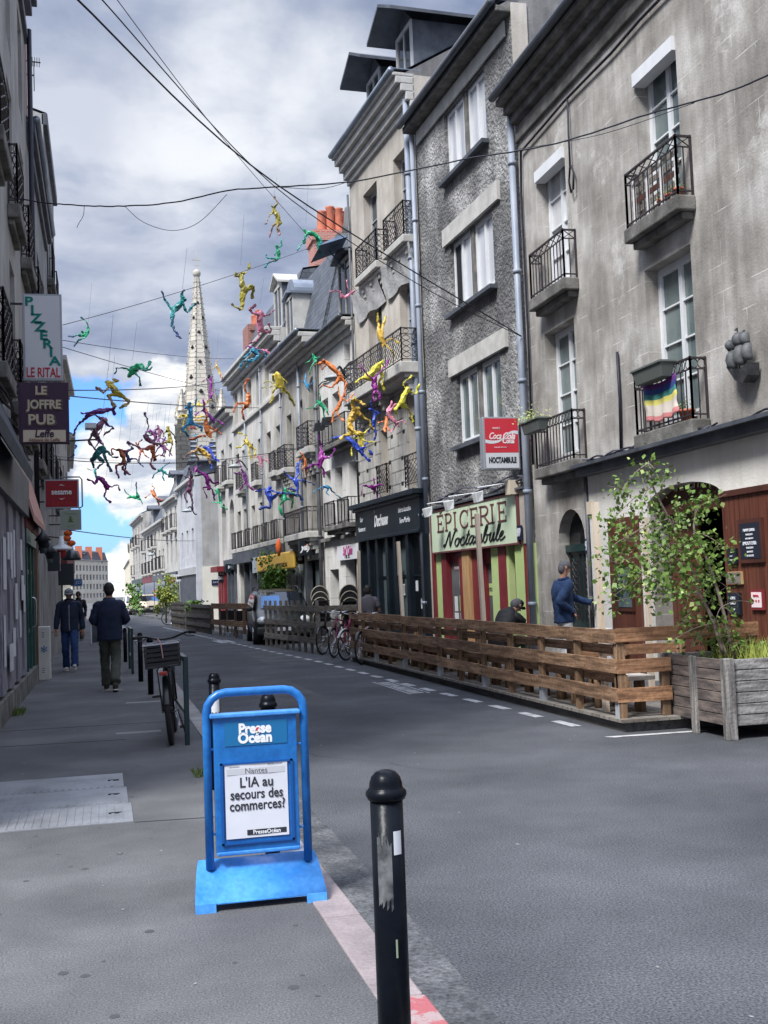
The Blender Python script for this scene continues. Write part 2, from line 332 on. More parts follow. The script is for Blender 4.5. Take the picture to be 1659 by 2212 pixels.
wallmat('w2',(.11,.11,.112),(.21,.208,.205),(.48,.475,.465),bump=.9,bs=14,streak=.35,scale=.9)
mt=MT['w2'].node_tree; 
for n_ in mt.nodes:
    if n_.type=='BUMP': n_.inputs['Distance'].default_value=.09; n_.inputs['Strength'].default_value=1
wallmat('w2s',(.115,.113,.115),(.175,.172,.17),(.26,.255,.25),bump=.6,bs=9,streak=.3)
wallmat('w3',(.38,.345,.30),(.47,.43,.375),(.56,.52,.465),streak=.22)
wallmat('w3s',(.30,.285,.26),(.43,.415,.385),(.56,.545,.51),(.62,.31,.022),(.10,.095,.09),.36,streak=.3)
wallmat('w4',(.54,.53,.50),(.64,.63,.60),(.72,.71,.68),(1.3,.62,.012),(.36,.35,.34),.5,streak=.2)
wallmat('w5',(.24,.225,.20),(.35,.335,.305),(.48,.465,.43),streak=.4)
wallmat('w6',(.40,.385,.345),(.52,.505,.465),(.62,.605,.57),streak=.3)
wallmat('w7',(.42,.41,.385),(.52,.51,.485),(.60,.59,.565),streak=.25)
wallmat('w8g',(.30,.29,.275),(.375,.365,.35),(.44,.43,.41),streak=.2)
wallmat('w8',(.42,.43,.46),(.50,.51,.54),(.58,.59,.61),streak=.15)
wallmat('cream',(.62,.59,.50),(.68,.65,.56),(.72,.69,.6),streak=.1)
wallmat('whitewall',(.64,.62,.57),(.74,.72,.67),(.80,.78,.74),streak=.16)
wallmat('stone',(.33,.315,.29),(.45,.435,.405),(.56,.545,.51),(.7,.36,.012),(.18,.17,.16),.4,streak=.35)
wallmat('lw1',(.28,.26,.24),(.36,.34,.315),(.44,.42,.39),streak=.25)
wallmat('lw2',(.20,.195,.19),(.28,.275,.27),(.38,.375,.36),streak=.4)
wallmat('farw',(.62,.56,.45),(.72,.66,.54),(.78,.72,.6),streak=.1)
mat('slab',(.08,.078,.07),(.22,.215,.20),3,.9,.4,40,c3=(.14,.135,.125)); mat('stonetrim',(.40,.39,.365),(.55,.54,.51),3,.85)
mat('iron',(.022,.018,.022),(.045,.035,.038),9,.5)
mat('w_black',(.006,.012,.018),(.012,.020,.028),2,.3,spec=.6)
mat('lime',(.46,.60,.24),(.54,.66,.30),2,.6); mat('signgreen',(.58,.70,.50),(.66,.76,.57),1.2,.5,stretch=(6,6,.5)); mat('maroon',(.17,.022,.028),(.23,.032,.04),3,.45); mat('maroontext',(.14,.045,.05))
mat('woodpole',(.62,.50,.38),(.76,.65,.52),3,.7,stretch=(3,3,.4)); mat('plywood',(.42,.24,.10),(.58,.36,.18),4,.6,stretch=(4,4,.3))
mat('fence',(.12,.068,.036),(.40,.25,.15),3,.75,.4,30,c3=(.25,.145,.082),stretch=(9,.7,9),fine=.2,fs=20,ovar=.3); mat('fencex',(.14,.07,.036),(.44,.24,.13),3,.75,.4,30,c3=(.29,.15,.078),stretch=(.7,9,9),fine=.2,fs=20,ovar=.22)
mat('fencepost',(.13,.076,.04),(.34,.21,.12),3,.8,.3,30,c3=(.17,.105,.06),stretch=(9,9,.6),ovar=.3); mat('galv',(.38,.41,.45),(.55,.58,.61),5,.5,metal=.3)
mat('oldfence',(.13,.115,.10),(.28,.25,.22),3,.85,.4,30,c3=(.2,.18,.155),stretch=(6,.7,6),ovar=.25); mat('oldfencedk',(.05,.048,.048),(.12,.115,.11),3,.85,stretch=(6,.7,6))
mat('deck',(.12,.10,.085),(.30,.28,.25),2,.85,.3,40,stretch=(1,8,1)); mat('litplank',(.55,.50,.43),(.68,.63,.56),2,.7,stretch=(8,.8,8))
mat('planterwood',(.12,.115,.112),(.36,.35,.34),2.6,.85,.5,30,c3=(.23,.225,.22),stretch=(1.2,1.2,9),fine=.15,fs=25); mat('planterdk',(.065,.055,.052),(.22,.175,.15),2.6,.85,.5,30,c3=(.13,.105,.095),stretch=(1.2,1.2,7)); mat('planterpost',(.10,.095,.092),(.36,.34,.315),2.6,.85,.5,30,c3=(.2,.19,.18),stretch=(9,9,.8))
mat('browndoor',(.075,.022,.014),(.15,.05,.03),2.5,.5,.2,30,c3=(.11,.036,.021),stretch=(10,10,.5)); mat('browntrim',(.05,.018,.012),(.09,.03,.02),3,.5)
mat('leaf',(.06,.13,.018),(.20,.30,.06),14,.5,c3=(.115,.20,.035)); mat('leaflite',(.30,.38,.10),(.46,.52,.20),10,.5); mat('bark',(.16,.12,.09),(.36,.30,.24),9,.9); mat('soil',(.03,.025,.02),(.07,.06,.05),20,1.)
mat('treegreen',(.05,.13,.02),(.15,.27,.04),6,.6); mat('treeyellow',(.20,.27,.04),(.38,.42,.09),6,.6); mat('grassm',(.05,.10,.02),(.16,.2,.05),20,.8)
mat('boardblack',(.012,.016,.03),rough=.6); mat('chalk',(.62,.64,.68)); mat('creamsign',(.62,.54,.42)); mat('plum',(.055,.028,.06)); mat('goldtext',(.52,.46,.34)); mat('goldedge',(.12,.09,.08))
mat('signwhite',(.60,.62,.66),(.68,.69,.72),1,.3); mat('signgreentext',(.0,.20,.17)); mat('signred',(.46,.035,.05)); mat('sesred',(.30,.018,.028)); mat('palegreen',(.33,.37,.31)); mat('paletext',(.25,.30,.2)); mat('signalu',(.38,.40,.44),metal=.4,rough=.4)
mat('cokered',(.56,.035,.055),rough=.35); mat('pinkwhite',(.80,.66,.68)); mat('yellowsign',(.70,.42,.07),(.78,.50,.10),1.5,.5); mat('greysign',(.38,.42,.46)); mat('orange',(.75,.14,.03)); mat('peach',(.62,.28,.18)); mat('banner',(.66,.66,.70)); mat('bannerpink',(.42,.05,.22))
mat('purplepost',(.16,.16,.18),(.38,.37,.41),4,.8,c3=(.2,.19,.23),stretch=(3,3,.6)); mat('poster',(.45,.46,.50),(.75,.75,.77),3,.8,stretch=(4,4,1)); mat('greendoor',(.010,.065,.055),(.022,.10,.085),3,.4); mat('doorwood',(.10,.06,.04),(.2,.13,.09),4,.7,stretch=(6,6,.5)); mat('cabinet',(.55,.54,.49),(.66,.65,.6),3,.6)
mat('awnred',(.15,.03,.035),(.22,.05,.05),3,.7); mat('awnpink',(.50,.26,.22),(.58,.32,.27),3,.7); mat('awndark',(.02,.03,.045),(.04,.05,.07),3,.7)
mat('navy',(.006,.012,.038),(.012,.022,.055),12,.85,.4,60); mat('jeans',(.008,.03,.11),(.018,.055,.17),16,.9,.3,90); mat('khaki',(.05,.055,.042),(.085,.09,.07),10,.9,.3,60); mat('denim',(.007,.022,.075),(.022,.055,.14),12,.9,.4,60); mat('whitecloth',(.60,.61,.62),(.72,.72,.72),6,.9,.3,20)
mat('skinm',(.34,.17,.11),(.42,.22,.15),8,.5); mat('skindk',(.20,.10,.065),rough=.5); mat('hairdk',(.012,.010,.010),rough=.7); mat('hairgrey',(.10,.10,.11),rough=.8); mat('capgrey',(.20,.21,.24),rough=.9); mat('capblack',(.008,.008,.010),rough=.7); mat('shoewhite',(.60,.58,.57),rough=.7); mat('shoedk',(.09,.075,.06),rough=.8); mat('teegrey',(.085,.08,.10),rough=.95)
mat('rubber',(.012,.012,.014),rough=.75); mat('chrome',(.50,.51,.53),metal=.9,rough=.25); mat('bikeblack',(.012,.013,.016),rough=.35); mat('bikepink',(.30,.03,.10),rough=.35); mat('bikewhite',(.5,.5,.52),rough=.4); mat('crate',(.012,.012,.014),rough=.5); mat('redlens',(.35,.02,.01),rough=.25)
mat('carpaint',(.007,.011,.011),rough=.3,coat=.35); mat('carglass',(.012,.016,.022),rough=.03,spec=1.); mat('carlight',(.65,.68,.70),rough=.1,coat=1); mat('carplastic',(.03,.031,.033),rough=.6); mat('sunshade',(.09,.22,.52),rough=.3)
mat('rattan',(.010,.010,.012),rough=.5); mat('rattanedge',(.30,.27,.21),rough=.5); mat('lampgrey',(.32,.34,.35),rough=.4); mat('lampdk',(.02,.024,.03),rough=.5); mat('housenum',(.01,.015,.05),rough=.3); mat('bunting',(.55,.12,.16))
for i,c in enumerate([(.30,.012,.03),(.60,.22,.22),(.62,.55,.48),(.66,.60,.16),(.05,.22,.20),(.03,.07,.26),(.13,.035,.20)]): mat('flag%d'%i,c,rough=.9)
mat('boxgrey',(.11,.125,.115),rough=.6); mat('shipdk',(.02,.022,.026),(.06,.062,.066),8,.5); mat('cable',(.008,.008,.02),rough=.6); mat('wire',(.10,.10,.13),rough=.6)
mat('churchstone',(.42,.39,.34),(.54,.51,.44),.25,.95); brickmat('churchst',(.47,.44,.375),(.55,.515,.44),(.31,.29,.25),3.2,1.05,.11,rough=.95,bumpy=.2)
# ---------------------------------------------------------------- ground
S=dict(kind='structure')
PLF=[(7.5,-12),(7.5,19.2),(7.25,25.5),(6.9,30.5),(6.35,39),(5.3,58),(3.9,85),(3.35,103),(5.0,230),(5.2,400)]
m=MB(); m.add([(-900,-400,-.14),(900,-400,-.14),(900,1600,-.14),(-900,1600,-.14)],[(0,1,2,3)]); m.build('ground',MT['asphalt'],**S)
KX=[(.96,-12),(.965,6),(1.0,16),(1.03,34),(.82,58),(.4,85),(.05,103),(1.6,230),(1.8,400)]    # inner kerb line
def strip(L,R_,z,name,mt_,m=None,**k):
    m=m or MB(); n=len(L); m.add([(a[0],a[1],z) for a in L]+[(a[0],a[1],z) for a in R_],[(i,n+i,n+i+1,i+1) for i in range(n-1)]); return m.build(name,mt_,**k) if name else m
def dense(L_,step=4.):
    o=[]
    for a,b in zip(L_,L_[1:]):
        k=max(1,int((b[1]-a[1])/step)) if b[1]<110 else 1
        for i in range(k): t=i/k; o.append((a[0]+(b[0]-a[0])*t,a[1]+(b[1]-a[1])*t))
    return o+[L_[-1]]
KD=dense(KX)
RE=[(x-.9,y) for x,y in dense(PLF)]
# road is the plane lowered by 3.5 cm below the pavement it meets
strip([(x+.17,y) for x,y in KD],[(x+11,y) for x,y in KD],-.035,'road',MT['asphalt'],**S)
m=MB(); strip([(x-14,y) for x,y in KD],KD,0,None,None,m); 
m.build('pavement_left',MT['pavement'],**S)
# kerb stones, each about a metre, laid with dark joints
def kx(y):
    for a,b in zip(KX,KX[1:]):
        if a[1]<=y<=b[1]: return a[0]+(b[0]-a[0])*(y-a[1])/(b[1]-a[1])
m=MB(); y=-3.; i=0
kr=random.Random(3)
while y<100:
    l_=.95+kr.random()*.25
    if 2.9<y<3.75: mi=2
    elif 3.75<y<6.0: mi=1
    elif 6.0<y<7.2: mi=3
    else: mi=0 if kr.random()<.75 else 1
    m.mi=mi; a,b=kx(y)+kr.uniform(-.006,.006),kx(y+l_)
    m.hexa([(a,y+.006,-.14),(a+.195,y+.006,-.14),(b+.195,y+l_-.006,-.14),(b,y+l_-.006,-.14),(a+.004,y+.006,.006),(a+.185,y+.006,.004),(b+.185,y+l_-.006,.004),(b+.004,y+l_-.006,.006)])
    y+=l_; i+=1
bev(m.build('kerb',[MT['kerb'],MT['kerb_pink'],MT['kerb_red'],MT['kerb_blue']],**S),.008,2)
m=MB()
for yy,xa,xb in ((8.15,.17,.96),(14.4,-1.33,.98),(12.9,-1.33,.2)):
    m.hexa([(xa,yy-.012,.0005),(xb,yy-.09,.0005),(xb,yy-.075,.0005),(xa,yy+.006,.0005),(xa,yy-.012,.003),(xb,yy-.09,.003),(xb,yy-.075,.003),(xa,yy+.006,.003)])
m.build('pavement_joints',MT['joint'],**S)
# tactile strips far along the left pavement
m=MB()
for x,y,w_ in ((.15,25.6,.28),(.14,22.6,.3),(.1,19.6,.35),(.55,17.1,.55),(.35,13.4,.5)): m.box(x-w_/2,x+w_/2,y-.09,y+.09,.001,.003)
m.build('pavement_strips',MT['pavstrip'],**S)
# right pavement
PR=dense(PLF); m=MB(); strip([(x-1.15,y) for x,y in PR],[(x+.2,y) for x,y in PR],.09,None,None,m)
for (x,y),(x2,y2) in zip(PR,PR[1:]): m.add([(x-1.15,y,-.13),(x2-1.15,y2,-.13),(x2-1.15,y2,.09),(x-1.15,y,.09)],[(0,1,2,3)])
m.build('pavement_right',MT['pavement'],**S)
m=MB(); ar=random.Random(9)
for (x0,x1,y0,y1) in ((2.2,3.1,15.5,21.),(3.4,4.3,24,30)):
    n=24; P=[]
    for k in range(n): t=2*math.pi*k/n; P.append(((x0+x1)/2+(x1-x0)/2*math.copysign(abs(math.cos(t))**.35,math.cos(t))+ar.uniform(-.02,.02),(y0+y1)/2+(y1-y0)/2*math.copysign(abs(math.sin(t))**.35,math.sin(t))+ar.uniform(-.03,.03),-.0325))
    m.add(P,[tuple(range(n))])
m.build('road_patches',MT['patch'],**S)
strip([(x+.17,y) for x,y in KD],[(x+.42+.05*math.sin(y*3.1)+.04*math.sin(y*7.7),y) for x,y in KD],-.0315,'gutter_strip',MT['gutterm'],**S)
m=MB()
for (x,y,dx,dy,n) in ((3.2,9.,-.2,.25,14),(2.6,13,.22,.3,14),(.3,11.2,-.14,.2,8)):
    z=-.031 if x>1.16 else .0012; P=[Vector((x,y,z))]
    for k in range(n): P.append(P[-1]+Vector((dx*ar.uniform(.4,1.3)+ar.uniform(-.07,.07),dy*ar.uniform(.4,1.3),0)))
    for a_,b_ in zip(P,P[1:]): w_=ar.uniform(.001,.004); m.add([a_-Vector((w_,0,0)),a_+Vector((w_,0,0)),b_+Vector((w_,0,0)),b_-Vector((w_,0,0))],[(0,1,2,3)])
m.build('cracks',MT['joint'],**S)
m=MB()   # gum spots and drips on the pavement
for k in range(90):
    x,y=ar.uniform(-1.1,.9),ar.uniform(4,20); r_=ar.uniform(.008,.025); m.add([(x+r_*math.cos(t*.9),y+r_*1.1*math.sin(t*.9),.0011) for t in range(7)],[tuple(range(7))])
m.build('gum_spots',MT['joint2'],**S)
# dashed parking line
DL=[(5.07,10.7),(5.04,11.86),(4.82,17.6),(4.63,24.65),(4.32,29.4),(3.80,38.4),(2.8,57.5)]
def dlx(y):
    for a,b in zip(DL,DL[1:]):
        if a[1]<=y<=b[1]: return a[0]+(b[0]-a[0])*(y-a[1])/(b[1]-a[1])
    return DL[-1][0]
m=MB(); y=11.6
while y<56:
    a=dlx(y)-.14; b=dlx(y+.55)-.14
    m.add([(a-.06,y,-.031),(a+.06,y,-.031),(b+.06,y+.55,-.031),(b-.06,y+.55,-.031)],[(0,1,2,3)]); y+=.98
m.add([(4.80,10.70,-.031),(4.88,10.60,-.031),(5.9,10.58,-.031),(5.9,10.66,-.031)],[(0,1,2,3)])
# PAYANT style box stencil on the road beside the terrace
for k in range(11):
    y=16.3+k*.2; m.add([(4.33,y,-.031),(4.53,y,-.031),(4.53,y+.13,-.031),(4.33,y+.13,-.031)],[(0,1,2,3)])
for xx in (4.28,4.57): m.add([(xx,16.2,-.031),(xx+.03,16.2,-.031),(xx+.03,18.6,-.031),(xx,18.6,-.031)],[(0,1,2,3)])
m.add([(3.5,36.,-.031),(4.0,36.,-.031),(3.9,38.,-.031),(3.4,38.,-.031)],[(0,1,2,3)])
m.build('road_markings',MT['roadpaint'],**S)
# chequer plate cover in the pavement: three ribbed leaves
t=empty('metal_cover',(-.6,8.7,0),label='ribbed steel cover plate set in the grey pavement at lower left',cat='cover plate')
for k in range(3):
    y0=8.17+k*.745; m=MB(); m.box(-1.9,.165-.02*k,y0,y0+.735,-.01,.006)
    r=-1.85
    while r<.10-.02*k: m.box(r,r+.022,y0+.03,y0+.70,.006,.0105); r+=.055
    m.build('leaf_plate',MT['plate'],t)
m=MB(); 
for yy in (8.5,9.3,10.): m.box(.0,.09,yy,yy+.03,.006,.012)
m.build('slot',MT['shut'],t)
# small litter specks
m=MB(); lr=random.Random(11)
for k in range(110):
    x=lr.uniform(-1.2,1.0) if k%3==0 else lr.uniform(1.6,5.5); y=lr.uniform(3.5,22); z=.001 if x<1.16 else -.034; s_=lr.uniform(.006,.02); a=lr.uniform(0,6.28)
    if 1.05<x<1.5: continue
    m.add([(x+math.cos(a+j*1.57)*s_*(1 if j%2 else .5),y+math.sin(a+j*1.57)*s_,z+.002) for j in range(4)],[(0,1,2,3)])
m.build('litter',MT['kerb'],kind='stuff',label='pale specks of litter scattered over pavement and road',cat='litter')
# ---------------------------------------------------------------- building kit
def wall_mb(F,H,ops,depth,m=None,z0=-.1,rev=.24,top=None,ends=True):
    m=m or MB(); L_=F.L
    us=sorted({0,L_,*[min(max(o[k],0),L_) for o in ops for k in (0,1)]}); zs=sorted({z0,H,*[min(max(o[k],z0),H) for o in ops for k in (2,3)]})
    def hole(u,z): return any(o[0]<u<o[1] and o[2]<z<o[3] for o in ops)
    for a,b in zip(us,us[1:]):
        if b-a<1e-5: continue
        for c,d in zip(zs,zs[1:]):
            if d-c<1e-5 or hole((a+b)/2,(c+d)/2): continue
            m.add([F.P(a,0,c),F.P(b,0,c),F.P(b,0,d),F.P(a,0,d)],[(3,2,1,0)])
    for o in ops:
        a,b,c,d=[o[k] for k in range(4)]; arch=o[4] if len(o)>4 else 0; ds=d-arch; rv=o[5] if len(o)>5 else rev
        for P4 in ([F.P(a,0,c),F.P(a,0,ds),F.P(a,-rv,ds),F.P(a,-rv,c)],[F.P(b,0,c),F.P(b,-rv,c),F.P(b,-rv,ds),F.P(b,0,ds)],[F.P(a,0,c),F.P(a,-rv,c),F.P(b,-rv,c),F.P(b,0,c)]): m.add(P4,[(0,1,2,3)])
        if not arch: m.add([F.P(a,0,d),F.P(b,0,d),F.P(b,-rv,d),F.P(a,-rv,d)],[(0,1,2,3)])
        else:
            n=10; pts=[((a+b)/2-(b-a)/2*math.cos(math.pi*i/n),ds+arch*math.sin(math.pi*i/n)) for i in range(n+1)]
            for i in range(n):
                p,r=pts[i],pts[i+1]; m.add([F.P(p[0],0,p[1]),F.P(r[0],0,r[1]),F.P(r[0],-rv,r[1]),F.P(p[0],-rv,p[1])],[(0,1,2,3)])
                m.add([F.P(p[0],0,p[1]),F.P(r[0],0,r[1]),F.P(r[0],0,d),F.P(p[0],0,d)],[(0,1,2,3)])
    if ends:
        for u in (0,L_): m.add([F.P(u,0,z0),F.P(u,-depth,z0),F.P(u,-depth,H),F.P(u,0,H)],[(0,1,2,3)])
        m.add([F.P(0,-depth,z0),F.P(L_,-depth,z0),F.P(L_,-depth,H),F.P(0,-depth,H)],[(0,1,2,3)])
        m.add([F.P(0,0,H),F.P(L_,0,H),F.P(L_,-depth,H),F.P(0,-depth,H)],[(0,1,2,3)])
    return m
def window(b,F,o,style='f',fm='whiteframe',pm='glass',rec=.16,bars=3,w_=.055,sill=None):
    a,c,z0,z1=o[:4]; m=MB(); v0,v1=-rec-.05,-rec
    arch=o[4] if len(o)>4 else 0
    m.fb(F,a,a+w_,v0,v1,z0,z1-arch*.5); m.fb(F,c-w_,c,v0,v1,z0,z1-arch*.5); m.fb(F,a+w_,c-w_,v0,v1,z0,z0+w_*1.5)
    zt=z1-arch
    if arch:
        n=10; P=[((a+c)/2-(c-a)/2*math.cos(math.pi*i/n),zt+arch*math.sin(math.pi*i/n)) for i in range(n+1)]
        for p,r in zip(P,P[1:]): m.bar(F.P(p[0],-rec-.02,p[1]),F.P(r[0],-rec-.02,r[1]),w_*1.6,.05)
        m.fb(F,a+w_,c-w_,v0+.004,v1-.004,zt-w_/2,zt+w_/2)
    else: m.fb(F,a+w_,c-w_,v0,v1,z1-w_,z1)
    zi0,zi1=z0+w_*1.5,(zt-w_/2 if arch else z1-w_); A,C_=a+w_,c-w_
    def leaf(p,r,n):
        s=.04
        m.fb(F,p,p+s,v0+.01,v1+.012,zi0,zi1); m.fb(F,r-s,r,v0+.01,v1+.012,zi0,zi1); m.fb(F,p+s,r-s,v0+.01,v1+.012,zi0,zi0+s); m.fb(F,p+s,r-s,v0+.01,v1+.012,zi1-s,zi1)
        for k in range(1,n+1):
            z=zi0+(zi1-zi0)*k/(n+1); m.fb(F,p+s,r-s,v0+.02,v1+.006,z-.012,z+.012)
    M_=(A+C_)/2
    if style in('f','s'): leaf(A,M_-.003,bars if style=='f' else 0); leaf(M_+.003,C_,bars if style=='f' else 0)
    else: leaf(A,C_,bars)
    f=m.build('window',MT[fm],b)
    m=MB()
    if arch:
        n=10; P=[F.P((a+c)/2-(c-a)/2*math.cos(math.pi*i/n),-rec-.03,zt+arch*math.sin(math.pi*i/n)) for i in range(n+1)]; P=[F.P(a,-rec-.03,z0)]+P+[F.P(c,-rec-.03,z0)]; m.add(P,[tuple(range(len(P)))])
    else: m.add([F.P(a,-rec-.03,z0),F.P(c,-rec-.03,z0),F.P(c,-rec-.03,z1),F.P(a,-rec-.03,z1)],[(0,1,2,3)])
    m.build('pane',MT[pm],f)
    if sill is not None:
        m=MB(); m.fb(F,a-.08,c+.08,-rec,.12,z0-.09,z0-.002); m.build('sill',MT[sill],f)
    return f
def rail_mb(F,u0,u1,z,h,proj,pat='bars',step=.12,r=.011,side=True):
    m=MB(); n=6
    def run(P,Q):
        d=(Q-P); L_=d.length; k=max(2,int(L_/step)); up=Vector((0,0,1))
        m.bar(P+up*h,Q+up*h,.035,.025); m.bar(P+up*.06,Q+up*.06,.02,.02)
        if pat!='bars' : m.bar(P+up*(h-.14),Q+up*(h-.14),.018,.018)
        for i in range(k+1):
            a=P+d*i/k
            if pat=='scroll':
                if i<k:
                    s=d/k; z0,z1=.1,h-.16; q4=(z1-z0)/4
                    for sg in (1,-1):
                        pts=[]
                        for j in range(17):
                            tt=j/16; pts.append(a+s*(.5+sg*.42*math.sin(tt*math.pi*4))+up*(z0+(z1-z0)*tt))
                        m.tube(pts,.009,4,False)
                    pts=[a+s*(.5+.3*math.cos(t*.7))+up*(h-.07+.05*math.sin(t*.7)) for t in range(10)]; m.tube(pts,.007,4,False)
                if i%3==0: m.bar(a,a+up*h,.014)
            else:
                m.bar(a,a+up*(h-(.14 if pat!='bars' else 0)),.014)
                if pat=='ring' and i<k:
                    s=d/k; c=a+s*.5+up*(h-.07); m.tube([c+s.normalized()*math.cos(t*.785)*.055+up*math.sin(t*.785)*.06 for t in range(8)],.008,4,closed=True)
                if pat=='x' and i<k and i%2==0:
                    s=d/k*2; 
                    if i+2<=k: m.bar(a+up*(h-.14),a+s+up*h,.012); m.bar(a+up*h,a+s+up*(h-.14),.012)
        m.bar(P,P+up*(h+.02),.026); m.bar(Q,Q+up*(h+.02),.026)
    A,B,C_,D=F.P(u0,.02,z),F.P(u0,proj,z),F.P(u1,proj,z),F.P(u1,.02,z)
    run(B,C_)
    if side: run(A,B); run(C_,D)
    return m
def balcony(b,F,u0,u1,z,proj=.45,th=.18,h=1.0,pat='bars',sm='slab',brackets=False,rm='iron',step=.12):
    m=MB(); m.fb(F,u0,u1,0,proj,z-th,z); m.fb(F,u0+.06,u1-.06,0,proj-.1,z-th-.1,z-th)
    if brackets:
        for u in (u0+.15,u1-.3,(u0+u1)/2-.07):
            for k in range(4): m.fb(F,u,u+.16,0,(proj-.14)*(1-k*.22),z-th-.1-(k+1)*.13,z-th-.1-k*.13)
    s=m.build('balcony',MT[sm],b); bev(s,.02,2)
    rail_mb(F,u0+.04,u1-.04,z,h,proj-.05,pat,step).build('railing',MT[rm],s); return s
def cornice(b,F,H,steps,mt_,name='cornice',u0=0,u1=None):
    m=MB(); u1=F.L if u1 is None else u1
    for a,c,p in steps: m.fb(F,u0-.0,u1,-.05,p,H+a,H+c)
    o=m.build(name,MT[mt_],b); bev(o,.02,2); return o
def gutter(b,F,z,proj,mt_='zinc',u0=0,u1=None):
    u1=F.L if u1 is None else u1; m=MB(); m.tube([F.P(u0,proj,z),F.P(u1,proj,z)],.075,10); m.fb(F,u0,u1,-.2,proj,z+.03,z+.055); return m.build('gutter',MT[mt_],b)
def roof(b,F,H,ov=.25,rise=2.6,depth=9,mt_='slate',gm=None,kind='gable',ms=2.4,back=.9):
    m=MB(); L_=F.L
    if kind=='gable': pr=[(ov,H+.04),(-depth/2,H+rise),(-depth,H+.04)]
    else: pr=[(-.12,H+.04),(-back,H+ms),(-depth/2,H+ms+.7),(-depth,H+.04)]
    for u0,u1 in ((0,L_),):
        for (v,z),(v2,z2) in zip(pr,pr[1:]):
            m.mi=0; m.add([F.P(u0,v,z),F.P(u1,v,z),F.P(u1,v2,z2),F.P(u0,v2,z2)],[(0,1,2,3)]); m.add([F.P(u0,v,z-.07),F.P(u1,v,z-.07),F.P(u1,v2,z2-.07),F.P(u0,v2,z2-.07)],[(3,2,1,0)])
        m.add([F.P(u0,pr[0][0],pr[0][1]-.07),F.P(u1,pr[0][0],pr[0][1]-.07),F.P(u1,pr[0][0],pr[0][1]),F.P(u0,pr[0][0],pr[0][1])],[(0,1,2,3)])
    m.mi=1
    for u in (0.002,L_-.002): m.add([F.P(u,v,z-.072) for v,z in pr]+[F.P(u,-depth,H),F.P(u,0,H)],[tuple(range(len(pr)+2))])
    return m.build('roof',[MT[mt_],MT[gm or mt_]],b)
def chimney(b,F,u0,u1,v0,v1,z0,z1,mt_='brick',pots=4,pr_=.13,ph=.55,pm='terracotta'):
    m=MB(); m.fb(F,u0,u1,v0,v1,z0,z1); m.fb(F,u0-.06,u1+.06,v0-.06,v1+.06,z1-.28,z1-.08); c=m.build('chimney',MT[mt_],b)
    for i in range(pots):
        t=(i+.5)/pots; p=F.P(u0+(u1-u0)*t,(v0+v1)/2,0) if abs(u1-u0)>abs(v1-v0) else F.P((u0+u1)/2,v0+(v1-v0)*t,0)
        h_=ph*rnd.uniform(.85,1.15); m=MB(); m.lathe([(pr_*1.15,z1-.08),(pr_*1.05,z1+.08),(pr_,z1+.12),(pr_*.9,z1+h_),(pr_*1.08,z1+h_+.04),(pr_*.8,z1+h_+.05)],(p.x,p.y,0),10); m.build('chimney_pot',MT[pm],c)
    return c
def dormer(b,F,u0,u1,z0,z1,v0=-.1,dp=2.2,wm_='greyframe',rm='zincdk',rise=.55,ov=.25,pane='glass',cheek='slate'):
    m=MB(); m.fb(F,u0,u1,v0-dp,v0,z0,z1); w0=m.build('dormer',MT[cheek],b)
    m=MB(); fw=.1
    m.fb(F,u0,u0+fw,v0+.002,v0+.05,z0,z1);m.fb(F,u1-fw,u1,v0+.002,v0+.05,z0,z1);m.fb(F,u0+fw,u1-fw,v0+.002,v0+.05,z1-fw,z1);m.fb(F,u0+fw,u1-fw,v0+.002,v0+.05,z0,z0+fw); c=(u0+u1)/2; m.fb(F,c-.03,c+.03,v0+.002,v0+.04,z0+fw,z1-fw); m.build('window',MT[wm_],w0)
    m=MB(); m.add([F.P(u0+fw,v0+.012,z0+fw),F.P(u1-fw,v0+.012,z0+fw),F.P(u1-fw,v0+.012,z1-fw),F.P(u0+fw,v0+.012,z1-fw)],[(0,1,2,3)]); m.build('pane',MT[pane],w0)
    m=MB(); c=(u0+u1)/2
    for s in (-1,1):
        e_=c+s*((u1-u0)/2+ov); m.hexa([F.P(e_,v0-dp,z1-.02),F.P(c,v0-dp,z1+rise),F.P(c,v0+ov*1.6,z1+rise),F.P(e_,v0+ov*1.6,z1-.02),F.P(e_,v0-dp,z1+.06),F.P(c,v0-dp,z1+rise+.08),F.P(c,v0+ov*1.6,z1+rise+.08),F.P(e_,v0+ov*1.6,z1+.06)])
    m.add([F.P(u0,v0,z1),F.P(u1,v0,z1),F.P(c,v0,z1+rise)],[(0,1,2)])
    m.build('dormer_roof',MT[rm],w0); return w0
def pipe(b,F,u,z0,z1,v=.12,r=.055,mt_='pipe',name='drainpipe',kink=None,step=2.):
    m=MB(); P=[F.P(u,v,z0)]+([F.P(u,v,kink-.3),F.P(u+.25,v,kink+.15)] if kink else [])+[F.P(u+(.25 if kink else 0),v,z1)]; m.tube(P,r,10)
    z=z0+step*.6
    while z<z1-.2:
        uu=u+(.25 if kink and z>kink else 0); m.tube([F.P(uu,v,z),F.P(uu,v,z+.07)],r*1.3,10); z+=step
    return m.build(name,MT[mt_],b)
def panel(F,u0,u1,z0,z1,v0,v1,mt_,name,parent): 
    m=MB(); m.fb(F,u0,u1,v0,v1,z0,z1); return m.build(name,MT[mt_] if isinstance(mt_,str) else mt_,parent)
def ftext(F,s,u,z,v,size,mt_,parent,**k):
    return text(s,size,MT[mt_],frame(F.P(u,v,z),-F.t,(0,0,1)),parent,**k)
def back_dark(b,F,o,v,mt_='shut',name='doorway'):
    m=MB(); a,c,z0,z1=o[:4]; m.add([F.P(a-.1,v,z0),F.P(c+.1,v,z0),F.P(c+.1,v,z1+.1),F.P(a-.1,v,z1+.1)],[(0,1,2,3)]); return m.build(name,MT[mt_],b)
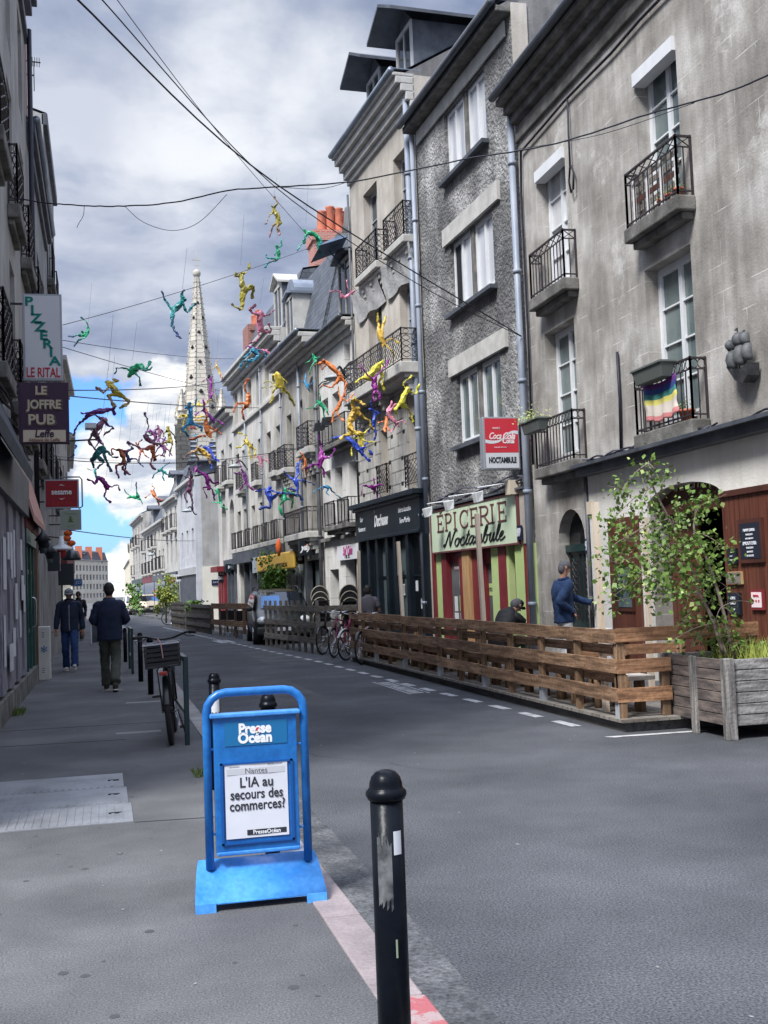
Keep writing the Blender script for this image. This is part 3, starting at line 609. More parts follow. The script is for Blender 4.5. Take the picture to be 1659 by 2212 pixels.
# ================================================================ right-hand row
def root(F,name,label,cat='building',group=None): return empty(name,tuple(F.P(0,0,0)),label=label,cat=cat,group=group)
GB='buildings along the right side of the street'
# ---- B1 : stained grey-beige house above the bar
F1=Fac((7.5,5.0),(7.5,19.17)); H1=10.25
b1=root(F1,'townhouse','tall stained grey-beige townhouse at right, two floors of balconies over a wood-fronted bar',group=GB)
U=lambda Y: Y-5.0
o_ul=F1.op(q('c',357,925),q('c',180,1105),q('c',398,1765)); o_ur=F1.op(q('c',1068,212),q('c',805,480),q('c',1112,1222))
o_ll=F1.op(q('g',418,75),q('g',232,192),q('g',462,955)); o_lr=F1.op(q('c',1157,1555),q('c',870,1732),q('g',1228,700))
ops=[o_ul,o_ur,o_ll,o_lr]
# the same two rows carry on towards the camera
du=o_ul[0]-o_ur[0]
for o in (o_ur,o_lr): ops.append((o[0]-du-1.8,o[1]-du-1.8,o[2],o[3]))
ops=[(max(a,.3),c,z0,z1) for a,c,z0,z1 in ops]
ZL=3.27
dr=F1.op(q('g',482,1420),q('g',318,1420),q('g',520,1900)); dt=F1.h(*q('g',405,1302))[1]; door=(dr[0],dr[1],-.1,dt,(dr[1]-dr[0])/2*.95)
an=F1.h(*q('g',1396,1290)); af=F1.h(*q('g',905,1300)); at_=F1.h(*q('g',1150,1131)); arch=(an[0],af[0],-.1,at_[1],at_[1]-2.5,.5)
arch2=(.4,arch[0]-3.2,.9,2.5)
m=wall_mb(F1,H1,ops+[door,arch,arch2],9.5)
m.build('wall',MT['w1'],b1)
for i,o in enumerate(ops):
    window(b1,F1,o,'f',pm=['curtain','glassgreen','glassgreen','glassgreen','glassgreen','glassgreen'][i] if i!=1 else 'glassgreen',rec=.2,bars=3,w_=.07)
for (a_,c_,z_,pt,th_) in ((11.76,13.30,6.37,'x',.2),(8.02,9.55,6.42,'x',.2),(11.74,13.40,3.45,'ring',.18),(7.95,9.58,3.51,'ring',.22)):
    balcony(b1,F1,a_,c_,z_,.28,th_,.78,pt,step=.125)
for o in (o_ul,o_ur): panel(F1,o[0]+.01,o[1]-.01,o[3]-.20,o[3]-.01,-.15,.05,'whiteframe','shutter_box',b1)
cornice(b1,F1,H1,[(-.75,-.6,.06),(-.42,-.25,.14),(-.25,-.1,.26),(-.1,.02,.40)],'slab'); gutter(b1,F1,H1+.07,.46,'zincdk')
roof(b1,F1,H1+.02,.3,2.0,9.5,'slate','w2s')
# facade cables: bundle beneath the cornice and down beside the pipe
m=MB(); P=[F1.P(.2+i*.9,.05,H1-.95+.02*math.sin(i*2.1)) for i in range(15)]+[F1.P(13.9,.05,H1-1.0),F1.P(13.98,.05,8.5),F1.P(13.96,.05,6.),F1.P(14.0,.05,3.6)]
m.tube(P,.022,6); a=F1.h(*q('c',392,520))[0]; m.tube([F1.P(a,.05,H1-.95),F1.P(a,.06,H1-1.6),F1.P(a-.02,.07,H1-2.1)]+[F1.P(a-.05+.1*math.cos(t),.07,H1-2.3+.22*math.sin(t)) for t in (1.2,0,-1.2,-2.2,-3.5,-4.6)],.016,6)
m.tube([F1.P(*F1.h(*q('g',712,300),)[:1],.04,F1.h(*q('g',712,300))[1]),F1.P(F1.h(*q('g',730,600))[0],.04,F1.h(*q('g',730,600))[1]),F1.P(F1.h(*q('g',738,930))[0],.04,F1.h(*q('g',738,930))[1])],.022,6)
m.build('facade_cable',MT['cable'],b1)
# zinc ledge with loose cables above the bar
lu=F1.h(*q('g',520,1060))[0]
m=MB(); m.fb(F1,.1,lu,0,.34,ZL,ZL+.05); m.fb(F1,.1,lu,0,.24,ZL-.12,ZL); m.build('ledge',MT['zincdk'],b1)
m=MB()
for k in range(5):
    P=[F1.P(lu-.2-i*.55,.14+.06*math.sin(i*1.3+k*2),ZL+.09+.05*math.sin(i*2.3+k)) for i in range(8 if k else 18)]; m.mi=k%2; m.tube(smoothpath(P,3),.014,5)
m.build('ledge_cable',[MT['cable'],MT['wire']],b1)
# bar front
wz=2.5
m=MB(); m.fb(F1,arch[1]+.02,lu-.02,0,.045,-.1,ZL-.12); m.fb(F1,.1,arch[0]-.02,0,.045,wz,ZL-.12)
# curved white spandrel around the bar arch
n=12; a,c,_,zt,ar=arch[:5]; pts=[((a+c)/2-(c-a)/2*math.cos(math.pi*i/n),zt-ar+ar*math.sin(math.pi*i/n)) for i in range(n+1)]
for p,r in zip(pts,pts[1:]): m.add([F1.P(p[0],.045,p[1]),F1.P(r[0],.045,r[1]),F1.P(r[0],.045,ZL-.12),F1.P(p[0],.045,ZL-.12)],[(0,1,2,3)]); m.add([F1.P(p[0],.045,p[1]),F1.P(r[0],.045,r[1]),F1.P(r[0],0,r[1]),F1.P(p[0],0,p[1])],[(0,1,2,3)])
m.fb(F1,a-.02,a,0,.045,2.5,ZL-.12); m.fb(F1,c,c+.02,0,.045,-.1,ZL-.12)
m.build('render_band',MT['whitewall'],b1)
m=MB()
def boards(m,u0,u1,z0,z1,v0,v1,w_=.115):
    u=u0
    while u<u1-.01: m.fb(F1,u+.004,min(u+w_-.004,u1),v0,v1,z0,z1); u+=w_
boards(m,.15,arch[0]-.03,-.05,wz-.02,.05,.085); m.build('wood_cladding',MT['browndoor'],b1)
panel(F1,.15,arch[0],wz-.02,wz+.05,.03,.12,'browntrim','cladding_rail',b1)
m=MB(); boards(m,arch[1]+.25,lu-.75,-.05,2.42,.05,.085); m.build('wood_cladding',MT['browndoor'],b1)
# lunette and open door leaf
m=MB(); zl=2.5; P=[F1.P(p[0],-.2,p[1]) for p in pts]; m.prism(P,F1.n*.05); m.fb(F1,a,c,-.24,-.1,zl-.12,zl+.02); m.build('lunette',MT['browntrim'],b1)
back_dark(b1,F1,(a,c,-.1,2.5),-.95)  # black sheet standing for the unlit inside of the bar
m=MB(); boards(m,c-.85,c-.03,-.05,zl-.14,-.3,-.26); m.build('door',MT['browndoor'],b1)
ftext(F1,'Taverne',(a+c)/2+.1,zl+.28,-.13,.3,'creamsign',b1,shear=.3,xs=.9)
# small window in the cladding and its bottle-glass
wu=(lu-1.55,lu-1.0); panel(F1,wu[0],wu[1],1.05,1.75,.085,.11,'browntrim','window',b1); panel(F1,wu[0]+.06,wu[1]-.06,1.11,1.69,.11,.118,'glassgreen','pane',b1)
# door 91
panel(F1,door[0]+.02,door[1]-.02,-.1,2.0,-.24,-.18,'darkgreen','door',b1); dd=[o for o in b1.children if o.name.startswith('door')][-1]
m=MB()
for k in (0,1):
    x0=door[0]+.1+k*(door[1]-door[0])/2*.98; x1=x0+(door[1]-door[0])/2-.17
    m.fb(F1,x0,x1,-.18,-.165,.15,.75); 
    for t in range(9):
        z=.95+t*.11; 
        m.tube([F1.P((x0+x1)/2+.1*math.cos(s*.9),-.16,z+.05*math.sin(s*1.8)) for s in range(8)],.008,4,False)
    m.fb(F1,x0,x0+.02,-.18,-.15,.85,1.95);m.fb(F1,x1-.02,x1,-.18,-.15,.85,1.95)
m.build('door_grille',MT['iron'],dd)
m=MB(); m.fb(F1,door[0],door[1],-.24,-.12,2.0,2.12); m.build('transom',MT['darkgreen'],b1)
m=MB(); zt,ar=door[3],door[4]; a_,c_=door[0],door[1]; P=[F1.P((a_+c_)/2-(c_-a_)/2*math.cos(math.pi*i/10),-.2,zt-ar+ar*math.sin(math.pi*i/10)) for i in range(11)]
P=[F1.P(a_,-.2,2.1)]+P+[F1.P(c_,-.2,2.1)]; m.add(P,[tuple(range(len(P)))]); m.build('fanlight',MT['glassdk'],b1)
nu,nz=F1.h(*q('g',519,1540)); s=panel(F1,nu-.11,nu+.11,nz-.12,nz+.12,.0,.03,'housenum','house_number',b1); ftext(F1,'91',nu,nz,.034,.2,'chalk',s,bold=.008,xs=.8)
m=MB(); pu=F1.h(*q('g',555,1300))[0]; m.fb(F1,pu-.02,pu+.12,0,.09,2.55,2.75); m.build('junction_box',MT['creamsign'],b1)
pipe(b1,F1,lu+.06,.0,3.2,.05,.03,'pipedk')
# chalk boards, poster and papers on the bar front
def board(zz,x0,y0,x1,y1,label,frame_m='browntrim',face='boardblack',lines=(),cat='chalkboard',v=.09,pad=.05):
    ua,za=F1.h(*q(zz,x0,y0)); ub,zb=F1.h(*q(zz,x1,y1)); u0,u1=min(ua,ub),max(ua,ub); z0,z1=min(za,zb),max(za,zb)
    r=panel(F1,u0,u1,z0,z1,v,v+.03,frame_m,cat.replace(' ','_'),None); tag(r,label,cat); f=panel(F1,u0+pad,u1-pad,z0+pad,z1-pad,v+.03,v+.034,face,'face',r)
    for s,du,tz,sz,cm in lines: ftext(F1,s,(u0+u1)/2-du*(u1-u0),z0+(z1-z0)*tz,v+.038,sz*.60*(.8 if len(s)>9 else 1)*min(1,(z1-z0)/(.95 if len(lines)>4 else .5)),cm,f,bold=.001)
    return r
board('g',1517,1372,1690,1640,'large framed blackboard menu headed PLANTEURS on the brown wood cladding',lines=[('PLANTEURS:',0,.74,.17,'chalk'),('VERRE 2,50€',0,.64,.10,'chalk'),('BOUTEILLE 20€',0,.55,.09,'chalk'),('SHOOTERS:',0,.44,.17,'chalk'),('VERRE 2,50€',0,.34,.10,'chalk'),('LES 10 20€',0,.25,.10,'chalk'),('METRE 15€',0,.16,.09,'chalk')])
board('g',1452,1555,1515,1650,'small chalkboard left of the large framed menu',frame_m='w_black',pad=.015,lines=[('Demi 2,50',0,.75,.07,'chalk'),('Pinte 5,00',0,.5,.07,'chalk'),('Punch 3,00',0,.25,.07,'chalk')])
board('g',1445,1702,1548,1780,'weathered pale wooden sign reading Service under the small chalkboard',frame_m='plywood',face='oldfence',pad=.01,cat='wooden sign',lines=[('Service',0,.62,.13,'chalk'),('au bar',0,.25,.1,'chalk')])
board('g',1455,1835,1540,1975,'black poster with white lettering below the Service sign',frame_m='w_black',pad=.01,cat='poster',lines=[('CAFE',0,.75,.14,'chalk'),('CONCERT',0,.5,.08,'chalk'),('Live',0,.25,.12,'chalk')])
board('g',1600,1815,1690,1945,'red and white patterned poster at the right edge of the bar front',frame_m='maroon',face='pinkwhite',pad=.03,cat='poster',lines=[('FESTIVAL',0,.7,.1,'signred'),('*  *  *',0,.4,.2,'signred')])
board('g',718,1772,782,1862,'small slate board hung on the wood cladding left of the bar doorway',frame_m='w_black',pad=.01,lines=[('Snack',0,.6,.08,'chalk')])
# pirate ship ornament on the wall
su,sz=6.94,4.08; t=empty('ship_ornament',tuple(F1.P(su,.1,sz)),label='black metal sailing ship ornament fixed high on the stained wall at right',cat='wall ornament')
m=MB()
P=[F1.P(su-.20,.2,sz-.10),F1.P(su-.17,.19,sz-.24),F1.P(su-.05,.18,sz-.31),F1.P(su+.12,.18,sz-.25),F1.P(su+.26,.2,sz-.06),F1.P(su+.14,.2,sz-.13),F1.P(su-.06,.2,sz-.15)]; m.prism(P,F1.n*-.16); m.build('hull',MT['shipdk'],t)
for du_,z_,w_,h_ in ((.20,.0,.16,.22),(.03,.02,.20,.24),(-.14,.03,.16,.20),(.04,.22,.15,.15),(-.12,.20,.12,.14),(.20,.18,.11,.12)):
    m=MB(); m.smooth=True; g5=[(i/4,j/4) for j in range(5) for i in range(5)]
    m.add([F1.P(su+du_+w_*(i-.5)*(1-.25*j),.13+.10*math.sin(math.pi*i)*math.sin(math.pi*(.15+.7*j)),sz+z_-h_/2+h_*j) for i,j in g5],[(r*5+c,r*5+c+1,r*5+c+6,r*5+c+5) for r in range(4) for c in range(4)]); sl_=m.build('sail',MT['shipsail'],t); sd=sl_.modifiers.new('s','SOLIDIFY'); sd.thickness=.012
for du_,h_ in ((.2,.22),(.03,.36),(-.12,.30)):
    m=MB(); m.bar(F1.P(su+du_,.16,sz-.15),F1.P(su+du_,.16,sz+h_),.012); m.prism([F1.P(su+du_,.16,sz+h_),F1.P(su+du_+.06,.16,sz+h_-.02),F1.P(su+du_,.16,sz+h_-.04)],F1.n*.01); m.build('mast',MT['shipdk'],t)
# balcony dressing
def trough(F,u0,u1,v,z,label,plant=True,seed=1):
    t=empty('flower_box',tuple(F.P((u0+u1)/2,v,z)),label=label,cat='flower box'); m=MB()
    P=F.P; m.hexa([P(u0+.05,v-.07,z),P(u1-.05,v-.07,z),P(u1-.05,v+.07,z),P(u0+.05,v+.07,z),P(u0,v-.11,z+.2),P(u1,v-.11,z+.2),P(u1,v+.11,z+.2),P(u0,v+.11,z+.2)]); m.fb(F,u0-.01,u1+.01,v-.125,v+.125,z+.18,z+.215); bev(m.build('trough',MT['boxgrey'],t),.008)
    if plant:
        m=MB(); rr=random.Random(seed)
        for k in range(260):
            c=P(rr.uniform(u0,u1+.15),v+rr.uniform(-.15,.2),z+.2+abs(rr.gauss(0,.09))); d=Vector((rr.gauss(0,1),rr.gauss(0,1),rr.gauss(.4,1))).normalized()*rr.uniform(.03,.07); e_=d.orthogonal().normalized()*.012
            m.add([c-e_,c+d*.5-e_*.2,c+d,c+e_],[(0,1,2,3)])
        m.build('foliage',MT['leaflite'],t)
    return t
zz=3.51; trough(F1,8.36,9.2,.34,4.13,'grey trough on the balcony rail above the rainbow flag',False)
m=MB(); rr=random.Random(4); u1_=9.23; v_=.265
tfl=empty('flag',tuple(F1.P(u1_,v_,zz+.8)),label='faded rainbow flag hanging from the lower right balcony railing',cat='flag')
nx,nzv=16,21
def flp(i,j):
    t=i/nx; s=j/nzv; sag=.10*math.sin(math.pi*t)*(1-s*.3)
    return F1.P(u1_-.94*t-.1*s*(1-t)+.012*math.sin(j*.7+i),v_+.02*math.sin(i*1.25+j*.12)*(.4+s),4.16-sag*.5-.52*s+.012*math.sin(i*.9)*s)
names=['flag6','flag5','flag4','flag3','flag2','flag2','flag1']
vs=[flp(i,j) for j in range(nzv+1) for i in range(nx+1)]
me=MB(); me.smooth=True; me.add(vs,[])
for j in range(nzv):
    for i in range(nx): me.f.append([j*(nx+1)+i,j*(nx+1)+i+1,(j+1)*(nx+1)+i+1,(j+1)*(nx+1)+i]); me.m.append(min(6,j//3)); me.sm.append(True)
fl=me.build('cloth',[MT[n_] for n_ in names],tfl); s_=fl.modifiers.new('s','SOLIDIFY'); s_.thickness=.004
def pot(F,u,v,z,r,h,label,plant=True,seed=0):
    t=empty('flower_pot',tuple(F.P(u,v,z)),label=label,cat='flower pot'); m=MB(); c=F.P(u,v,z); m.lathe([(r*.7,0),(r,h*.8),(r*1.12,h*.8),(r*1.12,h),(r*.9,h),(r*.85,h*.9)],c,14); m.build('pot',MT['terracotta'],t)
    if plant:
        m=MB(); rr=random.Random(seed)
        for k in range(40):
            p=c+Vector((rr.gauss(0,r*.6),rr.gauss(0,r*.6),h+abs(rr.gauss(0,.07)))); d=Vector((rr.gauss(0,1),rr.gauss(0,1),rr.gauss(.5,1))).normalized()*.05; e_=d.orthogonal().normalized()*.012; m.add([p-e_,p+d,p+e_],[(0,1,2)])
        m.build('plant',MT['leaf'],t)
pot(F1,8.32,.13,zz,.10,.17,'wide terracotta pot on the balcony floor below the rainbow flag',True,3)
for k,(du_,lb) in enumerate([(.0,'terracotta pot nearest the railing corner of the upper right balcony'),(.22,'middle terracotta pot of three on the upper right balcony'),(.44,'third terracotta pot from the corner of the upper right balcony')]): pot(F1,8.2+du_,.14,6.42,.07,.14,lb,True,k+5)
t=empty('pallet_screen',tuple(F1.P(o_ur[0]+.5,.3,o_ur[2])),label='screen of old whitish pallet boards behind the upper right balcony railing',cat='screen')
for k in range(5): panel(F1,8.12,9.45,6.46+k*.135,6.54+k*.135,.16,.175,'oldfence' if k!=2 else 'browndoor','board',t)
for k in range(4): panel(F1,8.12+k*.4,8.2+k*.4,6.42,7.12,.176,.19,'whitecloth','post',t)
trough(F1,12.7,13.5,.34,4.05,'grey trough of feathery green plants on the lower left balcony rail',True,9)

# ---- B2 : dark roughcast house above the grocery
F2=Fac((7.5,19.2),(7.26,25.05)); H2=12.1
b2=root(F2,'townhouse','dark roughcast grey townhouse with wide white triple-stacked windows above the green grocery sign',group=GB)
ops2=[]
for nt,ft,nb in ((q('b',1113,475),q('b',825,845),q('b',1140,1015)),(q('b',1170,1490),q('b',870,1790),q('b',1200,2065)),(q('f',1385,790),q('f',1030,1005),q('f',1412,1440))):
    ops2.append(F2.op(nt,ft,nb))
m=wall_mb(F2,H2,ops2+[(.5,5.2,-.1,2.35,0,.5)],9.); m.build('wall',MT['w2'],b2)
for i,(a,c,z0,z1) in enumerate(ops2):
    M_=(a+c)/2; panel(F2,M_-.09,M_+.09,z0,z1,-.2,-.04,'slab','mullion',b2)
    for k,(x0,x1) in enumerate(((a,M_-.09),(M_+.09,c))):
        window(b2,F2,(x0,x1,z0,z1),'s',pm=['curtain','curtain','glassgreen'][i] if not(i==1 and k==1) else 'curtain',rec=.08,w_=.06)
    m=MB(); m.fb(F2,a-.12,c+.12,-.05,.16,z0-.09,z0-.01); m.build('sill',MT['zincdk'],b2)
    if i: panel(F2,a-.45,c+.3,z1+.01,z1+.38,-.05,.07,'stonetrim','lintel',b2)
# middle window: black sheet over the pane stands for an unlit gap
a,c,z0,z1=ops2[1]; panel(F2,c-.36,c-.08,z0+.1,z1-.08,-.10,-.095,'shut','opening',b2)
cornice(b2,F2,H2,[(-.1,.02,.3)],'slab'); m=MB(); m.fb(F2,.25,F2.L-.25,.02,.06,H2-.44,H2-.14); m.build('fascia',MT['stonetrim'],b2); gutter(b2,F2,H2+.08,.38,'zincdk')
roof(b2,F2,H2,.3,3.0,9,'slate','w2s')
# gable end rising above the first house, with pale quoin strip
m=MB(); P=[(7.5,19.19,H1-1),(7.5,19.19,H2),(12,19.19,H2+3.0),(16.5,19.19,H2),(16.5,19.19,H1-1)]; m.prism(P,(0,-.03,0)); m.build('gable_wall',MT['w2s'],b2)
m=MB(); m.box(7.48,7.78,19.13,19.17,H1-.2,H2+.05); m.build('quoin',MT['w3'],b2)
chimney(b2,F2,.1,.9,-3.4,-1.8,H2+1,H2+2.9,'brick',4)
pipe(b2,F2,-.02,-.1,H2-2.0,.12,.06,'pipe')
pipe(b2,F2,F2.L-.12,2.7,H2-.15,.12,.055,'pipe')
# grocery front
gs=[F2.h(*q('k',x,y),.16) for x,y in ((820,275),(1505,60),(1538,455),(835,600))]
u1=(gs[0][0]+gs[3][0])/2; u0=(gs[1][0]+gs[2][0])/2; zt=(gs[0][1]+gs[1][1])/2; zb=(gs[2][1]+gs[3][1])/2
print('epicerie',gs,zt,zb)
sg=empty('shop_sign',tuple(F2.P((u0+u1)/2,.2,zb)),label='pale green fascia sign reading EPICERIE Noctambule over the red and lime shopfront',cat='shop sign')
m=MB(); m.fb(F2,u0,u1,.06,.15,zb,zt); s0=m.build('board',MT['signgreen'],sg)
m=MB(); 
for a,c,p,r in ((u0-.03,u1+.03,zt,zt+.035),(u0-.03,u1+.03,zb-.035,zb),(u0-.03,u0,zb,zt),(u1,u1+.03,zb,zt)): m.fb(F2,a,c,.05,.17,p,r)
m.build('sign_frame',MT['maroontext'],sg)
# serif capitals
def serif(m,ch,x,h,w_,P):
    st=.17*h; s=.07*h
    def rc(a,b,c,d): m.prism([P(a,b),P(c,b),P(c,d),P(a,d)],OFF)
    def ring(cx,cy,rx,ry,t,a0,a1,n=10,t2=.5):
        for i in range(n):
            A,B=a0+(a1-a0)*i/n,a0+(a1-a0)*(i+1)/n
            ta=t*(t2+(1-t2)*abs(math.cos(A))); tb=t*(t2+(1-t2)*abs(math.cos(B)))
            m.prism([P(cx+rx*math.cos(A),cy+ry*math.sin(A)),P(cx+rx*math.cos(B),cy+ry*math.sin(B)),P(cx+(rx-tb)*math.cos(B),cy+(ry-tb*.8)*math.sin(B)),P(cx+(rx-ta)*math.cos(A),cy+(ry-ta*.8)*math.sin(A))],OFF)
    if ch in 'EPIR':
        rc(x+.05,0,x+.05+st,h); rc(x-.02,0,x+.12+st,s); rc(x-.02,h-s,x+.12+st,h)
    if ch=='E':
        rc(x+.05+st,0,x+w_,s*1.1); rc(x+.05+st,h-s*1.1,x+w_,h); rc(x+w_-s,0,x+w_,h*.27); rc(x+w_-s,h*.75,x+w_,h); rc(x+.05+st,h*.46,x+w_*.75,h*.46+s); rc(x+w_*.75-s*.6,h*.36,x+w_*.75,h*.62)
    if ch in 'PR':
        rc(x+.05+st,h-s,x+w_*.55,h); rc(x+.05+st,h*.44,x+w_*.55,h*.44+s); ring(x+w_*.55,h*.72,w_*.42,h*.28,st,-math.pi/2,math.pi/2)
    if ch=='R':
        m.prism([P(x+w_*.45,h*.44),P(x+w_*.45+st*1.05,h*.44),P(x+w_+.02,s),P(x+w_+.02-st*.2,0),P(x+w_-st*.6,0)],OFF); rc(x+w_-st*.6,0,x+w_+.1,s)
    if ch=='C': ring(x+w_*.55,h/2,w_*.55,h*.51,st,.75,2*math.pi-.75,16,.45); rc(x+w_*.92,h*.62,x+w_*.92+s*.6,h*.98); rc(x+w_*.92,h*.06,x+w_*.92+s*.5,h*.3)
OFF=F2.n*.012; W_=u1-u0; hb=(zt-zb)*.42; m=MB(); x=0
PX=lambda a,b: F2.P(u1-.42-a*(W_-.84)/4.62,.152,zb+(zt-zb)*.48+b)
for ch,w_ in (('E',.46),('P',.5),('I',.28),('C',.58),('E',.46),('R',.56),('I',.28),('E',.46)):
    k=.62/.5; serif(m,ch,x,hb,w_*1.0,PX); x+=w_+.135
m.prism([PX(.2,hb+.03),PX(.33,hb+.03),PX(.5,hb+.13),PX(.36,hb+.13)],OFF)
m.build('lettering',MT['maroontext'],s0)
CUR={'N':[[(0,.35),(-.12,.15),(0,0),(.2,.3),(.55,1.5),(.7,1.9),(.78,1.7),(.9,.5),(1.02,0),(1.15,.5),(1.45,1.6),(1.7,2.0),(1.9,1.9)]],
'o':[[(.5,.95),(.15,.85),(.0,.4),(.15,.02),(.45,.05),(.62,.5),(.5,.92),(.65,.8),(.95,.8)]],'c':[[(.6,.85),(.35,1.),(.08,.7),(.02,.3),(.2,0),(.5,.05),(.85,.4)]],
't':[[(.0,.2),(.3,1.),(.42,1.7),(.3,1.),(.12,.25),(.25,0),(.6,.3)],[(.05,1.15),(.6,1.2)]],'a':[[(.65,.85),(.35,1.),(.05,.6),(.05,.15),(.25,0),(.5,.35),(.72,.95),(.6,.35),(.65,.02),(.8,.05),(1.,.35)]],
'm':[[(0,.6),(.2,1.),(.22,.5),(.15,0),(.3,.6),(.5,1.),(.55,.5),(.48,0),(.65,.6),(.85,1.),(.92,.6),(.85,.1),(.95,0),(1.25,.35)]],'b':[[(0,.3),(.3,1.),(.5,1.8),(.35,2.),(.2,1.5),(.1,.4),(.2,0),(.45,.05),(.6,.5),(.5,.85),(.7,.8),(.95,.85)]],
'u':[[(0,.7),(.18,1.),(.12,.4),(.2,0),(.42,.15),(.65,.98),(.58,.3),(.65,0),(1.,.4)]],'l':[[(0,.3),(.35,1.1),(.45,1.8),(.3,2.),(.17,1.4),(.12,.3),(.25,0),(.6,.35)]],'e':[[(0,.3),(.35,.6),(.45,.9),(.28,1.),(.06,.6),(.08,.15),(.3,0),(.75,.35)]]}
m=MB(); x=0; xs=.30; xh=(zt-zb)*.185; tot=0
adv={'N':1.75,'o':.85,'c':.75,'t':.55,'a':.9,'m':1.15,'b':.85,'u':.9,'l':.5,'e':.7}
tot=sum(adv[c] for c in 'Noctambule'); xs=(W_*.70)/tot
for ch in 'Noctambule':
    for st in CUR[ch]:
        P=smoothpath([F2.P(u1-W_*.17-(x+a+b*.18)*xs,.158,zb+(zt-zb)*.10+b*xh) for a,b in st],5)
        rs=[.012+.010*abs((P[min(i+1,len(P)-1)]-P[max(i-1,0)]).normalized().z) for i in range(len(P))]; m.tube(P,rs,5)
    x+=adv[ch]
m.build('lettering',MT['ink'],s0)
def uk(x,y=900,F=F2,z='k'): return F.h(*q(z,x,y))[0]
segs=[(870,893,'maroon',.09),(893,943,'lime',.05),(945,985,'maroon',.08),(985,1090,'G',-.02),(1090,1122,'maroon',.08),(1122,1182,'plywood',.10),(1182,1240,'maroon',.04),(1240,1345,'D',-.05),(1345,1410,'lime',.05),(1410,1470,'maroon',.07),(1470,1490,'lime',.05),(1490,1558,'maroon',-.1),(1558,1640,'lime',.09),(1640,1656,'maroon',.11),(1656,1700,'lime',.09)]
zf=zb-.03
for x0,x1,mm_,v in segs:
    a,c=sorted((uk(x0),uk(x1)))
    if mm_ in MT: panel(F2,a+.002,c-.002,-.05,zf,v-.12,v,mm_,'front_panel',b2)
    elif mm_=='G':
        f=panel(F2,a,c,-.05,.55,-.1,.04,'maroon','shop_window',b2); g=panel(F2,a,c,.55,zf,-.12,-.04,'glassgreen','pane',f); panel(F2,a,c,zf-.22,zf,-.035,-.02,'maroon','blind',f)
        for k,(tx,tz,sx,sz,mn) in enumerate(((.3,.95,.2,.32,'whitecloth'),(.72,.95,.26,.34,'leaflite'),(.3,.62,.25,.3,'whitecloth'),(.75,.62,.24,.3,'whitecloth'),(.7,1.45,.14,.5,'poster'))):
            uu=c-(c-a)*tx; panel(F2,uu-sx/2,uu+sx/2,tz,tz+sz,-.035,-.03,mn,'poster',f)
        ftext(F2,'PANINIS',(a+c)/2,zf-.35,-.03,.11,'pinkwhite',f)
    else:
        f=panel(F2,a,c,-.05,.25,-.15,-.06,'maroon','shop_door',b2); panel(F2,a,a+.1,.25,zf,-.14,-.06,'maroon','door_frame',f); panel(F2,c-.1,c,.25,zf,-.14,-.06,'maroon','door_frame',f); panel(F2,a+.1,c-.1,zf-.3,zf,-.14,-.07,'maroon','transom',f); panel(F2,a+.1,c-.1,.25,zf-.3,-.13,-.12,'glassgreen','pane',f); s=panel(F2,a+.12,c-.12,1.28,1.52,-.119,-.11,'lime','sticker',f); ftext(F2,'OUVERT',(a+c)/2,1.4,-.105,.11,'darkgreen',s)
m=MB(); m.fb(F2,.02,F2.L-.5,0,.2,zt+.06,zt+.1); m.build('ledge',MT['zincdk'],b2)
m=MB()
for k in range(4):
    m.mi=k%2; m.tube(smoothpath([F2.P(.1+i*.62,.12+.05*math.sin(i+k),zt+.16+.05*math.sin(i*1.7+k*1.9)+.05*k) for i in range(9)],3),.016,5)
m.build('ledge_cable',[MT['cable'],MT['wire']],b2)
nu,nz=F2.h(*q('k',1612,408)); nz+=0; u89=max(nu,.25); s=panel(F2,u89-.1,u89+.1,nz-.13,nz+.13,.14,.17,'housenum','house_number',b2); ftext(F2,'89',u89,nz,.175,.2,'chalk',s,bold=.008,xs=.8)
m=MB(); m.fb(F2,.02,u0-.06,0,.12,zf,zt+.05); m.build('pier',MT['w3'],b2)
m=MB(); a_,z_=F2.h(*q('k',1565,40)); m.fb(F2,a_-.12,a_+.12,.08,.28,z_-.13,z_+.13); m.build('alarm_box',MT['creamsign'],b2)
# three spotlights over the grocery sign
for (x,y),lb in zip(((795,235),(970,180),(1205,110)),('white spotlight over the left end of the green grocery sign','white spotlight over the middle of the green grocery sign','white spotlight over the right part of the green grocery sign')):
    p=F2.h(*q('k',x,y),.55); t=empty('spotlight',tuple(F2.P(p[0],.1,p[1]+.1)),label=lb,cat='spotlight',group='spotlights over the grocery sign')
    m=MB(); m.tube([F2.P(p[0]-.35,.12,p[1]+.2),F2.P(p[0],.55,p[1]+.16)],.014,6); m.build('arm',MT['whiteframe'],t)
    m=MB(); o=F2.P(p[0],.55,p[1]); P=F2.P; u_=p[0]; z_=p[1]
    m.hexa([P(u_-.11,.48,z_-.1),P(u_+.11,.48,z_-.1),P(u_+.09,.6,z_-.14),P(u_-.09,.6,z_-.14),P(u_-.09,.46,z_+.1),P(u_+.09,.46,z_+.1),P(u_+.11,.64,z_+.06),P(u_-.11,.64,z_+.06)]); bev(m.build('head',MT['whiteframe'],t),.015)
